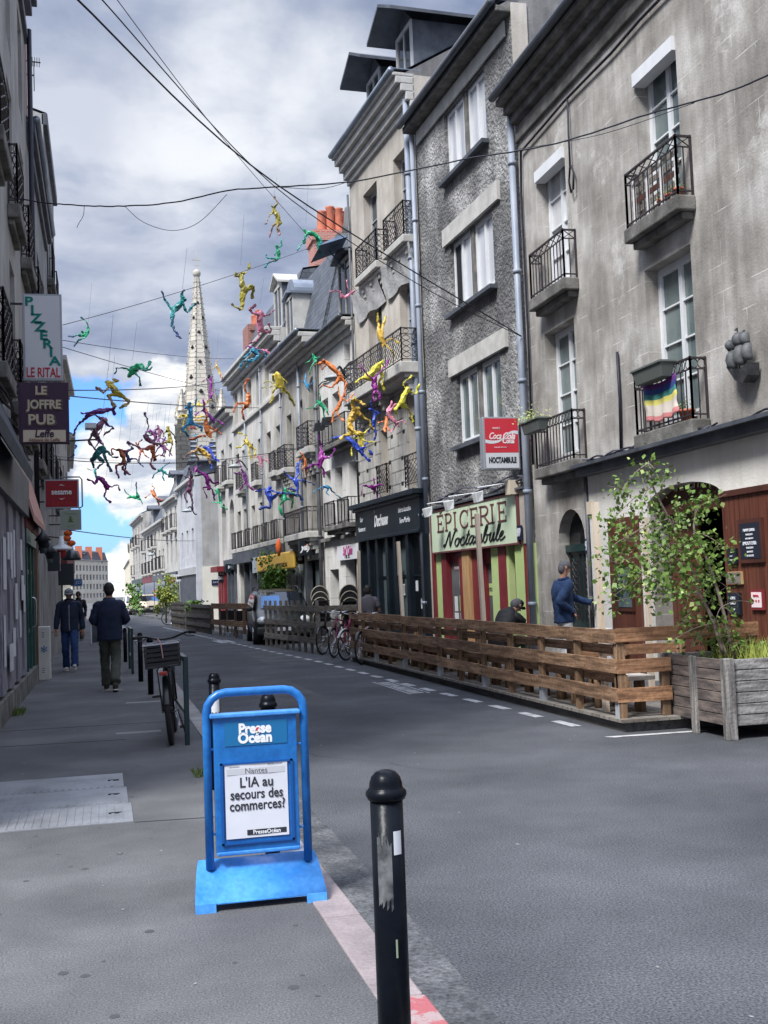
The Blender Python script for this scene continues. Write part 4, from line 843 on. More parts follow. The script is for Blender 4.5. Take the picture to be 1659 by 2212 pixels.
# lit box sign with the cola advert, projecting from the roughcast wall
yn=19.55; c=[gy(*q('f',x,y),yn) for x,y in ((1262,1343),(1525,1343),(1545,1745),(1272,1750))]
print('coke',c)
x0=(c[0].x+c[3].x)/2; x1=(c[1].x+c[2].x)/2; z1=(c[0].z+c[1].z)/2; z0=(c[2].z+c[3].z)/2
t=empty('box_sign',((x0+x1)/2,yn,z0),label='red Coca-Cola box sign with NOCTAMBULE panel projecting from the roughcast wall',cat='box sign')
m=MB(); m.box(x0-.04,x1+.03,yn,yn+.2,z0-.03,z1+.03); bev(m.build('case',MT['signalu'],t),.012)
sp=z0+(z1-z0)*.31; W_=x1-x0
m=MB(); m.box(x0,x1,yn-.006,yn-.001,sp,z1); rp=m.build('red_panel',MT['cokered'],t)
m=MB(); m.box(x0,x1,yn-.006,yn-.001,z0,sp-.005); wp=m.build('white_panel',MT['signwhite'],t)
FX=lambda u,z: frame((x0+W_*u,yn-.008,z),(1,0,0),(0,0,1))
text('NOCTAMBULE',.225*W_,MT['ink'],FX(.5,(z0+sp)/2),wp,bold=.006,xs=.56)
text('Coca',.27*W_,MT['pinkwhite'],FX(.29,z0+(z1-z0)*.64),rp,bold=.004,shear=.45,xs=.66); text('Cola',.28*W_,MT['pinkwhite'],FX(.70,z0+(z1-z0)*.635),rp,bold=.006,shear=.5,xs=.72)
text('Coke',.17*W_,MT['pinkwhite'],FX(.70,z0+(z1-z0)*.535),rp,bold=.006,xs=.95); text('BUVEZ',.075*W_,MT['pinkwhite'],FX(.35,z0+(z1-z0)*.80),rp); text('MARQUE DEPOSEE',.045*W_,MT['pinkwhite'],FX(.45,z0+(z1-z0)*.415),rp)
m=MB(); P=smoothpath([(x0+W_*a,yn-.009,z0+(z1-z0)*b) for a,b in ((0,.55),(.2,.53),(.4,.545),(.55,.60),(.72,.70),(.86,.73),(1,.72))],5)
n_=len(P); up=Vector((0,0,1)); tk=[.045*W_*(.4+abs(math.cos(i/n_*math.pi))) for i in range(n_)]
for i in range(n_-1): m.add([P[i]-up*tk[i],P[i+1]-up*tk[i+1],P[i+1]+up*tk[i+1]*.6,P[i]+up*tk[i]*.6],[(0,1,2,3)])
m.build('ribbon',MT['signwhite'],rp)
m=MB(); 
for z_ in (z0+.2,z1-.25): m.bar((x1-.05,yn+.1,z_),(7.5,yn+.1,z_),.04)
m.build('bracket',MT['iron'],t)
# ---- B3 : beige house, netted stone balconies, black bar front
F3=Fac((7.26,25.05),(6.9,30.55)); H3=13.45
b3=root(F3,'townhouse','tall beige townhouse with scrolled iron balconies and two roof dormers above a black bar front',group=GB)
b3t=[F3.op(q('b',555,1000),q('b',455,1140),q('b',600,1560)),F3.op(q('b',325,1345),q('b',240,1465),q('b',370,1860))]
b3m=[F3.op(q('f',680,70),q('f',560,200),q('f',700,640)),F3.op(q('f',410,370),q('f',310,470),q('f',440,800))]
b3l=[F3.op(q('f',735,1235),q('f',660,1310),q('f',755,1850)),F3.op(q('f',480,1430),q('f',412,1490),q('f',500,1980))]
for l_ in (b3t,b3m,b3l):
    z0=sum(o[2] for o in l_)/2; z1=sum(o[3] for o in l_)/2
    for i in range(2):
        a,c=l_[i][:2]; 
        if c-a<.7: c=a+.85
        l_[i]=(a,c,z0,z1)
b3m=[(o[0],o[1],6.7,o[3],.35) for o in b3m]; b3t=[(o[0],o[1],9.7,o[3]) for o in b3t]
zb3=3.75
m=wall_mb(F3,H3,b3t+b3m+b3l+[(.25,5.25,-.1,3.2,0,.5)],9.); m.build('wall',MT['w3'],b3)
m=MB(); 
z_=zb3+.02
# rusticated stone facing on the first floor
us=[0,b3l[0][0]-.0,b3l[0][1],b3l[1][0],b3l[1][1],F3.L]; zt_=6.3
for a,c in ((us[0],us[1]),(us[2],us[3]),(us[4],us[5])): m.fb(F3,a,c,0,.05,z_,zt_)
m.build('stone_facing',MT['w3s'],b3)
m=MB(); hr=random.Random(2)
for a,c in ((us[0],us[1]),(us[2],us[3]),(us[4],us[5])):
    z=z_+.2
    while z<zt_-.4:
        u=a+hr.uniform(.1,.5)
        while u<c-.15: m.fb(F3,u,u+.16,.04,.056,z,z+.09); u+=hr.uniform(.8,1.1)
        z+=.62
m.build('vent_slots',MT['shut'],b3,kind='stuff')
for o in b3t: window(b3,F3,o,'f','greyframe','glass',rec=.2,bars=2)
for o in b3m: window(b3,F3,o,'f','greyframe','glass',rec=.2,bars=2)
for o in b3l: window(b3,F3,o,'f','whiteframe','glass',rec=.2,bars=3); rail_mb(F3,o[0]-.05,o[1]+.05,o[2],.75,.12,'scroll',.2).build('railing',MT['iron'],b3)
for i,o in enumerate(b3t): balcony(b3,F3,(-.25,2.2)[i]+.3*(i==0),(1.65,4.1)[i],9.66,.38,.18,.8,'scroll','stonetrim',True,step=.2)
balcony(b3,F3,.05,5.0,6.68,.55,.26,.78,'scroll','stonetrim',True,step=.2)
# draped protective netting over the stone carving
mat('net',(.42,.42,.42),(.60,.60,.59),5,.95,.6,16)
for o in b3t:
    m=MB(); m.smooth=True; nn_=10
    vs=[F3.P(o[0]-.5+(o[1]-o[0]+1.2)*i/nn_,.26-.2*j/5+.025*math.sin(i*1.7+j),9.46-.75*j/5-.05*math.sin(i*.9)*j/5) for j in range(6) for i in range(nn_+1)]
    m.add(vs,[(j*(nn_+1)+i,j*(nn_+1)+i+1,(j+1)*(nn_+1)+i+1,(j+1)*(nn_+1)+i) for j in range(5) for i in range(nn_)]); m.build('netting',MT['net'],b3)
cornice(b3,F3,H3,[(-.75,-.6,.08),(-.6,-.4,.18),(-.4,-.22,.3),(-.22,-.05,.42),(-.05,.04,.5)],'stonetrim'); gutter(b3,F3,H3+.08,.52,'zinc')
roof(b3,F3,H3,.3,2.9,9,'slate','w2s')
d1=F3.h(*q('b',545,400),-.2); d2=F3.h(*q('b',330,790),-.2)
for (u_,lb) in ((.55,1),(3.1,2)):
    dormer(b3,F3,u_,u_+1.15,H3+.1,H3+1.65,-.25,2.6,rise=.5,ov=.42)
pipe(b3,F3,.18,-.1,H3-.5,.14,.065,'pipe'); pipe(b3,F3,F3.L-.05,zb3,H3-1.,.08,.03,'pipedk')
# black bar front
m=MB(); m.fb(F3,.1,5.35,0,.18,-.1,.55)
m.fb(F3,.1,5.35,0,.22,zb3-.92,zb3-.12); m.fb(F3,.02,5.42,0,.40,zb3-.12,zb3); m.fb(F3,.06,5.38,0,.30,zb3-.2,zb3-.12); m.fb(F3,.1,5.35,0,.26,zb3-1.0,zb3-.92)
for u in (.1,1.15,2.1,2.75,3.6,4.35,5.15): m.fb(F3,u,u+.2,0,.17,.5,zb3-.95)
fr=m.build('bar_front',MT['w_black'],b3); bev(fr,.012)
for i,(a,c) in enumerate(((.3,1.15),(1.35,2.1),(2.3,2.75),(2.95,3.6),(3.8,4.35),(4.55,5.15))):
    if i in(0,1,3): 
        o=(a,c,.55,zb3-1.0,.2); g=MB(); n=8; P=[F3.P((a+c)/2-(c-a)/2*math.cos(math.pi*k/n),.03,zb3-1.3+.22*math.sin(math.pi*k/n)) for k in range(n+1)]; P=[F3.P(a,.03,.55)]+P+[F3.P(c,.03,.55)]; g.add(P,[tuple(range(len(P)))]); g.build('bar_window',MT['glassgreen' if i!=0 else 'glassdk'],b3)
        g=MB(); g.fb(F3,a,c,.02,.028,zb3-1.35,zb3-.95); g.fb(F3,a,c,.028,.06,1.75,1.8); g.build('bar_panel',MT['w_black'],b3)
    else:
        d=panel(F3,a,c,-.05,zb3-1.0,0,.05,'w_black','bar_door',b3); panel(F3,a+.1,c-.1,1.2,zb3-1.4,.05,.055,'glassdk','pane',d)
hr=random.Random(8)
for k in range(8):
    u=hr.choice([.5,.8,1.5,1.8,3.1,3.3,4.0,4.6]); z=hr.uniform(.9,2.0); panel(F3,u,u+.17,z,z+.24,.175 if k%2 else .06,.18 if k%2 else .065,'whitecloth','notice',b3)
ftext(F3,'Bar',4.75,zb3-.42,.226,.2,'chalk',fr); ftext(F3,'Restaurant',4.75,zb3-.68,.226,.17,'chalk',fr,xs=.85)
ftext(F3,'Duchesse',3.05,zb3-.55,.226,.40,'white',fr,shear=.35,bold=.012,xs=.72); ftext(F3,'w',3.55,zb3-.28,.226,.16,'white',fr,bold=.01)
ftext(F3,'Bières Locales',1.15,zb3-.40,.226,.19,'chalk',fr,xs=.85); ftext(F3,'Sons Variés',1.15,zb3-.66,.226,.19,'chalk',fr,xs=.85)
# ---- B4 : white plastered house, slate mansard
F4=Fac((6.9,30.6),(6.63,34.6)); H4=9.0
b4=root(F4,'townhouse','narrow white plastered townhouse with slate mansard between the black bar and the yellow-signed shop',group=GB)
def grid(F,cols,rows): return [(a,c,z0,z1) for a,c in cols for z0,z1 in rows]
o4=F4.op(q('f',200,825),q('f',125,900),q('f',215,1000))
cols=[(.25,1.05),(1.75,2.55),(3.05,3.75)]; 
ops4=grid(F4,cols,[(3.4,5.1),(5.75,7.3)])+[(.5,1.1,7.75,8.5)]
m=wall_mb(F4,H4,ops4+[(2.5,3.5,-.1,2.1,0,.3),(.6,1.75,-.1,2.4,0,.3)],9.); m.build('wall',MT['w4'],b4)
for o in ops4: window(b4,F4,o,'f','whiteframe','curtain' if o[2]<5 else 'glass',rec=.22,bars=3)
for a_,c_,z_ in ((.08,1.2,3.34),(1.55,2.7,3.34),(.1,2.7,5.7)): balcony(b4,F4,a_,c_,z_,.38,.14,.7,'bars',step=.1)
cornice(b4,F4,H4,[(-.35,-.2,.1),(-.2,-.05,.25),(-.05,.04,.38)],'stonetrim'); gutter(b4,F4,H4+.07,.4,'zincdk'); roof(b4,F4,H4,kind='mansard',ms=3.4,mt_='slates',gm='slates')
dormer(b4,F4,.35,1.75,H4+.1,H4+2.0,-.12,1.5,'stonetrim','zincdk',rise=.15,ov=.15)
m=MB(); c_=F4.P(1.0,.5,H4+2.35); m.hexa([c_+Vector(v) for v in ((-.3,-.9,-.3),(.5,-.8,.0),(.6,.6,.0),(-.3,.7,-.35),(-.2,-.7,-.18),(.4,-.6,.12),(.45,.5,.12),(-.2,.5,-.2))]); m.bar(c_,c_+Vector((.6,.1,-.7)),.04); m.build('parasol',MT['parasol'],None,'folded dark blue parasol leaning out of the white house mansard window','parasol')
back_dark(b4,F4,(2.5,3.5,-.1,2.1),-.28,'glassdk'); back_dark(b4,F4,(.6,1.75,-.1,2.4),-.28,'glassdk')
m=MB(); m.tube(smoothpath([F4.P(i*.5,.04,H4-1.2+.04*math.sin(i*2)) for i in range(9)],3),.02,5); m.build('facade_cable',MT['cable'],b4)
panel(F4,0.02,F4.L-.02,2.95,3.05,0,.14,'slab','string_course',b4)
c=[F4.h(*q('j',x,y),.1) for x,y in ((1178,710),(1410,645),(1425,810),(1190,865))]
a,c_=(c[1][0]+c[2][0])/2,(c[0][0]+c[3][0])/2; zt=(c[0][1]+c[1][1])/2; zb=(c[2][1]+c[3][1])/2
t=panel(F4,a,c_,zb,zt,.07,.10,'banner','banner_sign',None); tag(t,"white banner reading Style Chien over the white shop's doorway",'banner'); ftext(F4,"Styl' Chien",(a+c_)/2,zb+(zt-zb)*.58,.104,.36,'bannerpink',t,shear=.35,bold=.008,xs=.62); ftext(F4,'M2  BC',(a+c_)/2,zb+(zt-zb)*.2,.104,.14,'ink',t,bold=.003)
# tall brick chimney stack behind the white house
Fc=Fac((8.2,33.),(7.3,36.5)); b4c=empty('chimney_stack',(7.9,34,8),label='tall red brick chimney stack with terracotta pots rising behind the slate mansard',cat='chimney')
YC=44.; zt=gy(*q('e',1400,420),YC).z; xa=gy(*q('e',1262,600),YC).x; xb=gy(*q('e',1650,600),YC).x; xa+=.3; b4c.location=(xa,YC,10)
m=MB(); m.box(xa,xb+.3,YC,YC+1.3,10.5,zt); m.box(xa-.08,xb+.38,YC-.08,YC+1.38,zt-.45,zt-.12); m.build('stack',MT['brick'],b4c)
for i in range(5):
    x=xa+.45+i*(xb-xa)/4.6; m=MB(); h_=[.85,1.05,1.,.9,1.][i]; m.lathe([(.22,zt-.1),(.2,zt+.1),(.17,zt+h_),(.2,zt+h_+.06),(.15,zt+h_+.07)],(x,YC+.6,0),12); m.build('chimney_pot',MT['terracotta'],b4c)
YC=41.; m=MB(); xc=gy(*q('e',1515,600),YC).x; zc=gy(*q('e',1560,450),YC).z; m.box(xc,xc+1.6,YC,YC+.8,10.,zc); m.lathe([(.36,0),(.25,.6),(.2,1.1)],(xc+.6,YC+.4,zc),10); m.build('rendered_flue',MT['w2s'],b4c)
# ---- B5 : grey stone house, mansard with arched dormer
F5=Fac((6.63,34.65),(6.31,39.9)); H5=9.5
b5=root(F5,'townhouse','grey stone townhouse with arched mansard dormer and long iron balcony above the yellow sign',group=GB)
cols=[(.7,1.75),(3.0,3.9)]; ops5=[(.45,1.4,3.35,5.2),(2.1,2.9,3.35,5.2),(4.0,4.8,3.35,5.1),(.45,1.4,6.0,8.3,.45),(4.0,4.75,5.75,7.6),(2.3,3.0,6.0,7.8)]
m=wall_mb(F5,H5,ops5+[(.3,4.9,-.1,2.7,0,.4)],9.); m.build('wall',MT['w5'],b5)
for o in ops5: window(b5,F5,o,'f','whiteframe','curtain',rec=.24,bars=3)
balcony(b5,F5,.03,3.3,3.32,.55,.2,.76,'ring','stonetrim',True,step=.14); balcony(b5,F5,.1,1.75,5.97,.42,.2,.78,'scroll','stonetrim',True,step=.2); balcony(b5,F5,3.75,4.98,5.7,.38,.18,.78,'scroll','stonetrim',True,step=.2)
cornice(b5,F5,H5,[(-.6,-.45,.12),(-.45,-.3,.28),(-.3,-.12,.5),(-.12,.03,.62)],'stonetrim'); gutter(b5,F5,H5+.08,.66,'zinc'); roof(b5,F5,H5,kind='mansard',ms=3.,mt_='slates',gm='slates')
dormer(b5,F5,3.2,4.4,H5+.2,H5+2.1,-.05,1.2,'stonetrim','zinc',rise=.15,ov=.1,cheek='stonetrim')
m=MB(); n=10; m.prism([F5.P(3.8-.68*math.cos(math.pi*k/n),-.05,H5+2.1+.6*math.sin(math.pi*k/n)) for k in range(n+1)],F5.n*-1.2); m.build('dormer_arch',MT['zinc'],b5)
pipe(b5,F5,.05,-.1,H5-.3,.12,.06,'pipedk'); pipe(b5,F5,2.4,3.,H5-.4,.1,.045,'pipe')
panel(F5,.35,2.6,-.05,.5,-.3,.05,'w_black','stall_riser',b5)
g=panel(F5,.45,1.9,.5,2.45,-.16,-.15,'glassgreen','shop_window',b5); panel(F5,.4,1.95,2.45,2.95,-.1,.1,'w_black','shop_fascia',b5); panel(F5,2.1,2.4,-.05,2.7,-.1,.08,'zincdk','pilaster',b5); g=panel(F5,2.5,4.9,.4,2.4,-.2,-.18,'glassgreen','shop_window',b5); panel(F5,2.5,4.9,-.05,.4,-.3,.0,'zincdk','stall_riser',b5)
for u in (3.3,4.1): panel(F5,u,u+.07,.4,2.4,-.17,-.1,'greyframe','mullion',b5)
c=[F5.h(*q('j',x,y),.35) for x,y in ((255,850),(690,705),(705,890),(258,1025))]
a,c_=(c[1][0]+c[2][0])/2,(c[0][0]+c[3][0])/2; zt=(c[0][1]+c[1][1])/2; zb=(c[2][1]+c[3][1])/2
F5b=Fac(F5.P(0,0,0)[:2],F5.P(12,0,0)[:2])
t=empty('shop_sign',tuple(F5.P(a,.3,zb)),label='long yellow fascia sign with a grey end above the tree and parked car',cat='shop sign')
k=a+(c_-a)*.875; m=MB(); m.fb(F5b,a,k,.22,.34,zb,zt); y=m.build('board',MT['yellowsign'],t); bev(y,.06,3); panel(F5b,k+.003,c_,zb,zt,.22,.34,'greysign','end_panel',t)
ftext(F5b,'CREPERIE SUCRE SALE',a+(k-a)*.28,zb+(zt-zb)*.27,.345,.2,'greenish' if 'greenish' in MT else 'browntrim',y,xs=.9); ftext(F5b,'CS',a+(k-a)*.85,zb+(zt-zb)*.5,.345,.4,'browntrim',y,shear=.3)
m=MB(); p0=gy(*q('j',545,700),36.5); m.lathe([(.03,-.3),(.09,-.1),(.10,.05),(.06,.18),(.01,.28)],(p0.x,p0.y,p0.z),12); m.build('ice_cream_cone',[MT['orange']],None,"orange and yellow cone ornament standing on top of the yellow fascia sign",'shop ornament')
Yy=35.2; c=[gy(*q('j',x,y),Yy) for x,y in ((770,635),(945,632),(948,792),(768,788))]
xa,xb=(c[0].x+c[3].x)/2,(c[1].x+c[2].x)/2; za,zb_=(c[2].z+c[3].z)/2,(c[0].z+c[1].z)/2
t=empty('projecting_sign',((xa+xb)/2,Yy,za),label='square black sign with white script over a peach disc beside the yellow sign',cat='projecting sign'); m=MB(); m.box(xa,xb,Yy,Yy+.1,za,zb_); s=m.build('panel',MT['w_black'],t)
m=MB(); m.lathe([(.0,-.004),((xb-xa)*.27,-.003),((xb-xa)*.27,0),(0,.0)],(0,0,0),20); 
for v in m.v: v.xyz=(xa+(xb-xa)*.7+v.x,Yy-.004+v.z,za+(zb_-za)*.62+v.y)
m.build('disc',MT['peach'],s); text('yayu',(xb-xa)*.5,MT['white'],frame((xa+(xb-xa)*.48,Yy-.012,za+(zb_-za)*.55),(1,0,.12),(0,0,1)),s,shear=.45,bold=.012,xs=.9)
m=MB(); m.bar((xb,Yy+.05,zb_-.1),(6.6,Yy+.05,zb_-.1),.05); m.build('bracket',MT['iron'],t)
# ---- B6 : classical pale house
F6=Fac((6.31,39.95),(5.72,50.3)); H6=10.9
b6=root(F6,'townhouse','long pale townhouse with classical cornice and tile-roofed dormer, right of the MOJO sign',group=GB)
u6=[.55,2.3,4.1,5.9,7.7,9.2]; ops6=[]
for i,u in enumerate(u6):
    ops6+=[(u,u+.8,3.4,5.0),(u,u+.8,5.85,7.5),(u,u+.75,8.85,10.2,.3)]
m=wall_mb(F6,H6,ops6+[(.4,9.8,-.1,2.7,0,.4)],9.); m.build('wall',MT['w6'],b6)
for o in ops6: window(b6,F6,o,'f','greyframe','glass',rec=.22,bars=2)
for i,u in enumerate(u6):
    balcony(b6,F6,u-.12,u+.92,3.36,.32,.18,.7,'bars','stonetrim',step=.13)
    if i%2==0: balcony(b6,F6,u-.12,u+.92,5.82,.32,.2,.7,'scroll','stonetrim',step=.2)
cornice(b6,F6,H6,[(-.7,-.55,.1),(-.5,-.3,.25),(-.3,-.1,.45),(-.1,.03,.55)],'stonetrim'); cornice(b6,F6,8.62,[(-.1,.05,.12)],'stonetrim','string_course'); roof(b6,F6,H6,kind='mansard',ms=2.2,mt_='slates',gm='slates')
dormer(b6,F6,.4,1.7,H6+.1,H6+1.75,-.2,2.,'stonetrim','stonetrim',rise=.4,ov=.12,cheek='slates')
for u in (.08,3.75,7.2): pipe(b6,F6,u,2.8,H6-.6,.08,.035,'pipe')
chimney(b6,F6,8.9,10.2,-.5,-1.5,H6-.5,13.1,'brickdk',4,.14,.6)
panel(F6,.35,9.9,2.72,3.2,0,.3,'zincdk','shop_fascia',b6); panel(F6,.4,9.8,-.1,2.7,-.38,-.36,'glassdk','shop_window',b6)
for u in (1.2,2.6,4.4,5.4,7.0,8.4): panel(F6,u,u+.14,-.1,2.7,-.34,.06,'zincdk','pilaster',b6)
# ---- B7 : arched house with the red corner shop
F7=Fac((5.72,50.35),(5.45,55.5)); H7=9.6
b7=root(F7,'townhouse','cream townhouse with tall first-floor arches above the red-fronted corner shop',group=GB)
ops7=[(.5,1.7,3.2,5.7,.6),(2.8,4.1,3.2,5.7,.6),(.6,1.5,6.5,8.2),(2.9,3.8,6.5,8.2)]
m=wall_mb(F7,H7,ops7+[(.2,4.9,-.1,2.6,0,.4)],9.); m.build('wall',MT['w7'],b7)
for o in ops7[:2]: window(b7,F7,o,'f','greyframe','slate',rec=.25,bars=3)
for o in ops7[2:]: window(b7,F7,o,'f','whiteframe','glass',rec=.2,bars=2); balcony(b7,F7,o[0]-.2,o[1]+.2,o[2],.35,.18,.9,'bars','stonetrim',step=.12)
cornice(b7,F7,H7,[(-.3,-.15,.15),(-.15,.03,.35)],'stonetrim'); gutter(b7,F7,H7+.08,.4,'zincdk'); roof(b7,F7,H7,.2,2.2,9,'slate','w7')
panel(F7,.2,4.9,-.1,2.5,-.3,-.28,'glassdk','shop_window',b7)
for u in (.2,1.2,2.2): panel(F7,u,u+.2,-.1,2.6,-.25,.1,'zincdk','pilaster',b7)
panel(F7,.1,3.0,2.5,3.0,-.1,.15,'w_black','shop_fascia',b7)
for u in (3.2,3.9,4.6): panel(F7,u,u+.42,-.1,2.5,-.25,.12,'maroon','red_post',b7)
panel(F7,3.1,5.15,2.5,2.75,-.1,.45,'maroon','red_canopy',b7)
for k,(zz,x0,y0,x1,y1,s,lb) in enumerate((('i',1345,1165,1530,1250,'MOJO','black hanging sign reading MOJO at the arched house'),('i',1275,1285,1390,1365,'ORIGIN','black plaque sign under the MOJO sign'))):
    Yy=51.5+k*2.2; A,B=gy(*q(zz,x0,y0),Yy),gy(*q(zz,x1,y1),Yy); m=MB(); m.box(A.x,B.x,Yy,Yy+.1,B.z,A.z); t=m.build('hanging_sign',MT['w_black'],None,lb,'hanging sign'); text(s,(A.z-B.z)*.5,MT['chalk'],frame(((A.x+B.x)/2,Yy-.01,B.z+(A.z-B.z)*.6),(1,0,0),(0,0,1)),t,bold=.01)
    m=MB(); m.bar((B.x,Yy+.05,A.z-.1),(5.7,Yy+.05,A.z-.1),.05); m.build('bracket',MT['iron'],t)
# ---- B8 : beyond the side street, blank gable towards us
F8=Fac((5.0,64),(4.58,72.)); H8=8.0
b8=root(F8,'townhouse','house beyond the side street showing a plain beige gable wall with white base',group=GB)
ops8=[(.8+2.4*i,1.7+2.4*i,z0,z0+1.6) for i in range(3) for z0 in (3.6,6.2)]
m=wall_mb(F8,H8,ops8,9,ends=True); m.build('wall',MT['w8'],b8)
for o in ops8: window(b8,F8,o,'f','whiteframe','glass',rec=.2,bars=2)
n_=F8.t*-1
m=MB(); m.prism([F8.P(-.01,-.35,-.1),F8.P(-.01,-9,-.1),F8.P(-.01,-9,H8+.1),F8.P(-.01,-4.5,H8+.9),F8.P(-.01,-.35,H8)],F8.t*-.05); m.build('gable_wall',MT['w8g'],b8)
m=MB(); m.prism([F8.P(-.07,-.3,-.1),F8.P(-.07,-9,-.1),F8.P(-.07,-9,3.0),F8.P(-.07,-.3,3.0)],F8.t*-.04); m.build('painted_base',MT['cream'],b8)
m=MB(); A=F8.P(-.12,-.8,2.0); m.box(A.x,A.x+.9,A.y-.03,A.y,1.95,2.25); s=m.build('street_nameplate',MT['housenum'],None,'small blue street nameplate on the white base of the beige gable','street sign'); text('RUE PERRAULT',.11,MT['chalk'],frame((A.x+.45,A.y-.035,2.1),(1,0,0),(0,0,1)),s)
roof(b8,F8,H8,.2,.8,9,'slate','w8g'); cornice(b8,F8,H8,[(-.15,.03,.25)],'stonetrim'); dormer(b8,F8,.8,2.3,H8+.05,H8+.95,-.3,2,'greyframe','slate',rise=.12)
panel(F8,.3,7.5,-.1,2.6,.0,.06,'zincdk','shopfront',b8); panel(F8,.2,7.6,2.6,3.0,0,.15,'greyframe','shop_fascia',b8)
# ---- B9..B12 : diminishing row
def simple(p0,p1,H,wm_,label,rows,nu,rf='slate',kind='gable',seed=1,shop='w_black',bal=True,dm=True,mans=2.4,depth=9,side=1,grp=GB,ww=.9,pane='glass'):
    F=Fac(p0,p1,side); b=root(F,'townhouse',label,group=grp); ops=[]; st=F.L/nu; rr=random.Random(seed)
    for i in range(nu):
        u=st*(i+.5)-ww/2
        for z0,z1 in rows: ops.append((u,u+ww,z0,z1))
    m=wall_mb(F,H,ops,depth); m.build('wall',MT[wm_],b)
    for o in ops:
        window(b,F,o,'f','whiteframe' if rr.random()<.6 else 'greyframe',pane,rec=.18,bars=2)
        if bal and rr.random()<.6: balcony(b,F,o[0]-.15,o[1]+.15,o[2],.35,.16,.9,'bars','stonetrim',step=.18)
    cornice(b,F,H,[(-.3,-.15,.15),(-.15,.03,.32)],'stonetrim')
    if kind=='gable': roof(b,F,H,.2,2.2,depth,rf,wm_)
    else: roof(b,F,H,kind='mansard',ms=mans,mt_=rf,gm=rf,depth=depth)
    if dm: dormer(b,F,F.L*.35,F.L*.35+1.2,H+.2,H+1.5,-.3,1.6,'greyframe','zincdk',rise=.3)
    if shop: panel(F,.2,F.L-.2,-.1,2.5,0,.05,'glassdk','shop_window',b); panel(F,.1,F.L-.1,2.5,2.95,0,.2,shop,'shop_fascia',b)
    return b,F
simple((4.58,72.1),(4.15,79.5),7.7,'w7','narrow cream house next beyond the beige gable, slate mansard above',[(3.5,5.0),(5.7,7.1)],3,'slates','mansard',2,'zincdk',mans=2.0)
simple((4.15,79.6),(3.75,88.),6.7,'w6','pale stone house with dark slate roof in the middle of the far right row',[(3.3,4.7),(5.1,6.2)],3,'slates','mansard',3,'w_black',mans=1.8)
b,F=simple((3.75,88.1),(3.3,97.),6.7,'w7','cream far house with tall zinc dormer below the brick chimney',[(3.2,4.6),(5.1,6.2)],3,'slate','mansard',4,'maroon',mans=1.6)
chimney(b,F,3,5.5,-2.,-3.,7.4,9.6,'brick',5,.2,.5)
b,F=simple((3.3,97.1),(2.75,111.),8.3,'stone','tall stone house with balustrade ending the near row on the right of the open sky',[(3.4,5.0),(5.9,7.5)],4,'slate','gable',5,'darkgreen',bal=True,dm=False)
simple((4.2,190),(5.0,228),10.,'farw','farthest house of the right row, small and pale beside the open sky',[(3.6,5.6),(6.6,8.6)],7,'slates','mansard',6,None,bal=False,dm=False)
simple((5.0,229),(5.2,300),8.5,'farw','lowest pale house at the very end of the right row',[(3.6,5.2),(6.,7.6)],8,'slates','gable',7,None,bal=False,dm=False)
# ================================================================ left-hand row
GL='buildings along the left side of the street'
def LF(y0,y1,x=-1.33,x1=None): return Fac((x,y0),(x if x1 is None else x1,y1),-1)
FL1=LF(8.,23.6); HL1=13.9
l1=empty('townhouse',(-1.33,8,0),label='nearest left house, beige wall over posters and purple shop boards, dark cornice at top left',cat='building',group=GL)
opl=[]
for u in (1.2,4.3,7.4,10.5,13.4):
    for z0,z1 in ((4.6,6.9),(7.7,9.9),(10.6,12.5)): opl.append((u,u+1.05,z0,z1))
m=wall_mb(FL1,HL1,opl+[(11.9,14.7,-.1,2.5,0,.3)],9.); m.build('wall',MT['lw1'],l1)
for i,o in enumerate(opl):
    window(l1,FL1,o,'f','whiteframe','curtain' if i%3==1 else 'glass',rec=.12,bars=3)
    if o[2]<10: balcony(l1,FL1,o[0]-.25,o[1]+.25,o[2],.2,.22,.95,'scroll',step=.3)
cornice(l1,FL1,HL1,[(-1.1,-.95,.08),(-.5,-.3,.16),(-.3,-.12,.26),(-.12,.05,.34)],'zincdk'); roof(l1,FL1,HL1,.3,2.0,9,'slate','lw1')
# ground floor: boards, posters, green door
m=MB()
for i in range(16): u=1.+i*.68; m.fb(FL1,u,u+.60,0,.05+.03*(i%2),.35,2.9)
m.build('boarding',MT['purplepost'],l1)
m=MB(); pr=random.Random(5)
for i in range(26): u=1.+pr.uniform(0,10.2); z=pr.uniform(.5,2.1); w_=pr.uniform(.25,.5); m.fb(FL1,u,u+w_,.088,.094+.002*(i%5),z,z+pr.uniform(.35,.7))
m.build('poster',MT['poster'],l1,kind='stuff')
m=MB(); m.fb(FL1,.2,15.3,0,.10,-.1,.30); m.build('plinth',MT['slab'],l1)
m=MB(); m.fb(FL1,.8,11.8,.0,.16,2.9,3.5); m.build('shop_fascia',MT['zincdk'],l1)
m=MB(); m.prism([FL1.P(.8,0,4.3),FL1.P(.8,.42,3.3),FL1.P(.8,.40,3.15),FL1.P(.8,0,3.8)],FL1.t*7.6); m.build('awning',MT['awndark'],l1)
m=MB()
for u in (11.9,12.75,13.75,14.6): m.fb(FL1,u,u+.1,-.2,.05,.3,2.5)
for z in (.95,2.0): m.fb(FL1,12.0,14.6,-.18,.02,z,z+.08)
m.fb(FL1,12.,14.6,-.16,-.02,.3,.95)
m.fb(FL1,11.9,14.7,-.2,.1,2.5,2.75)
gdoor=m.build('door',MT['greendoor'],l1); back_dark(l1,FL1,(12.,14.6,.3,2.5),-.2,'glass','door_glass')
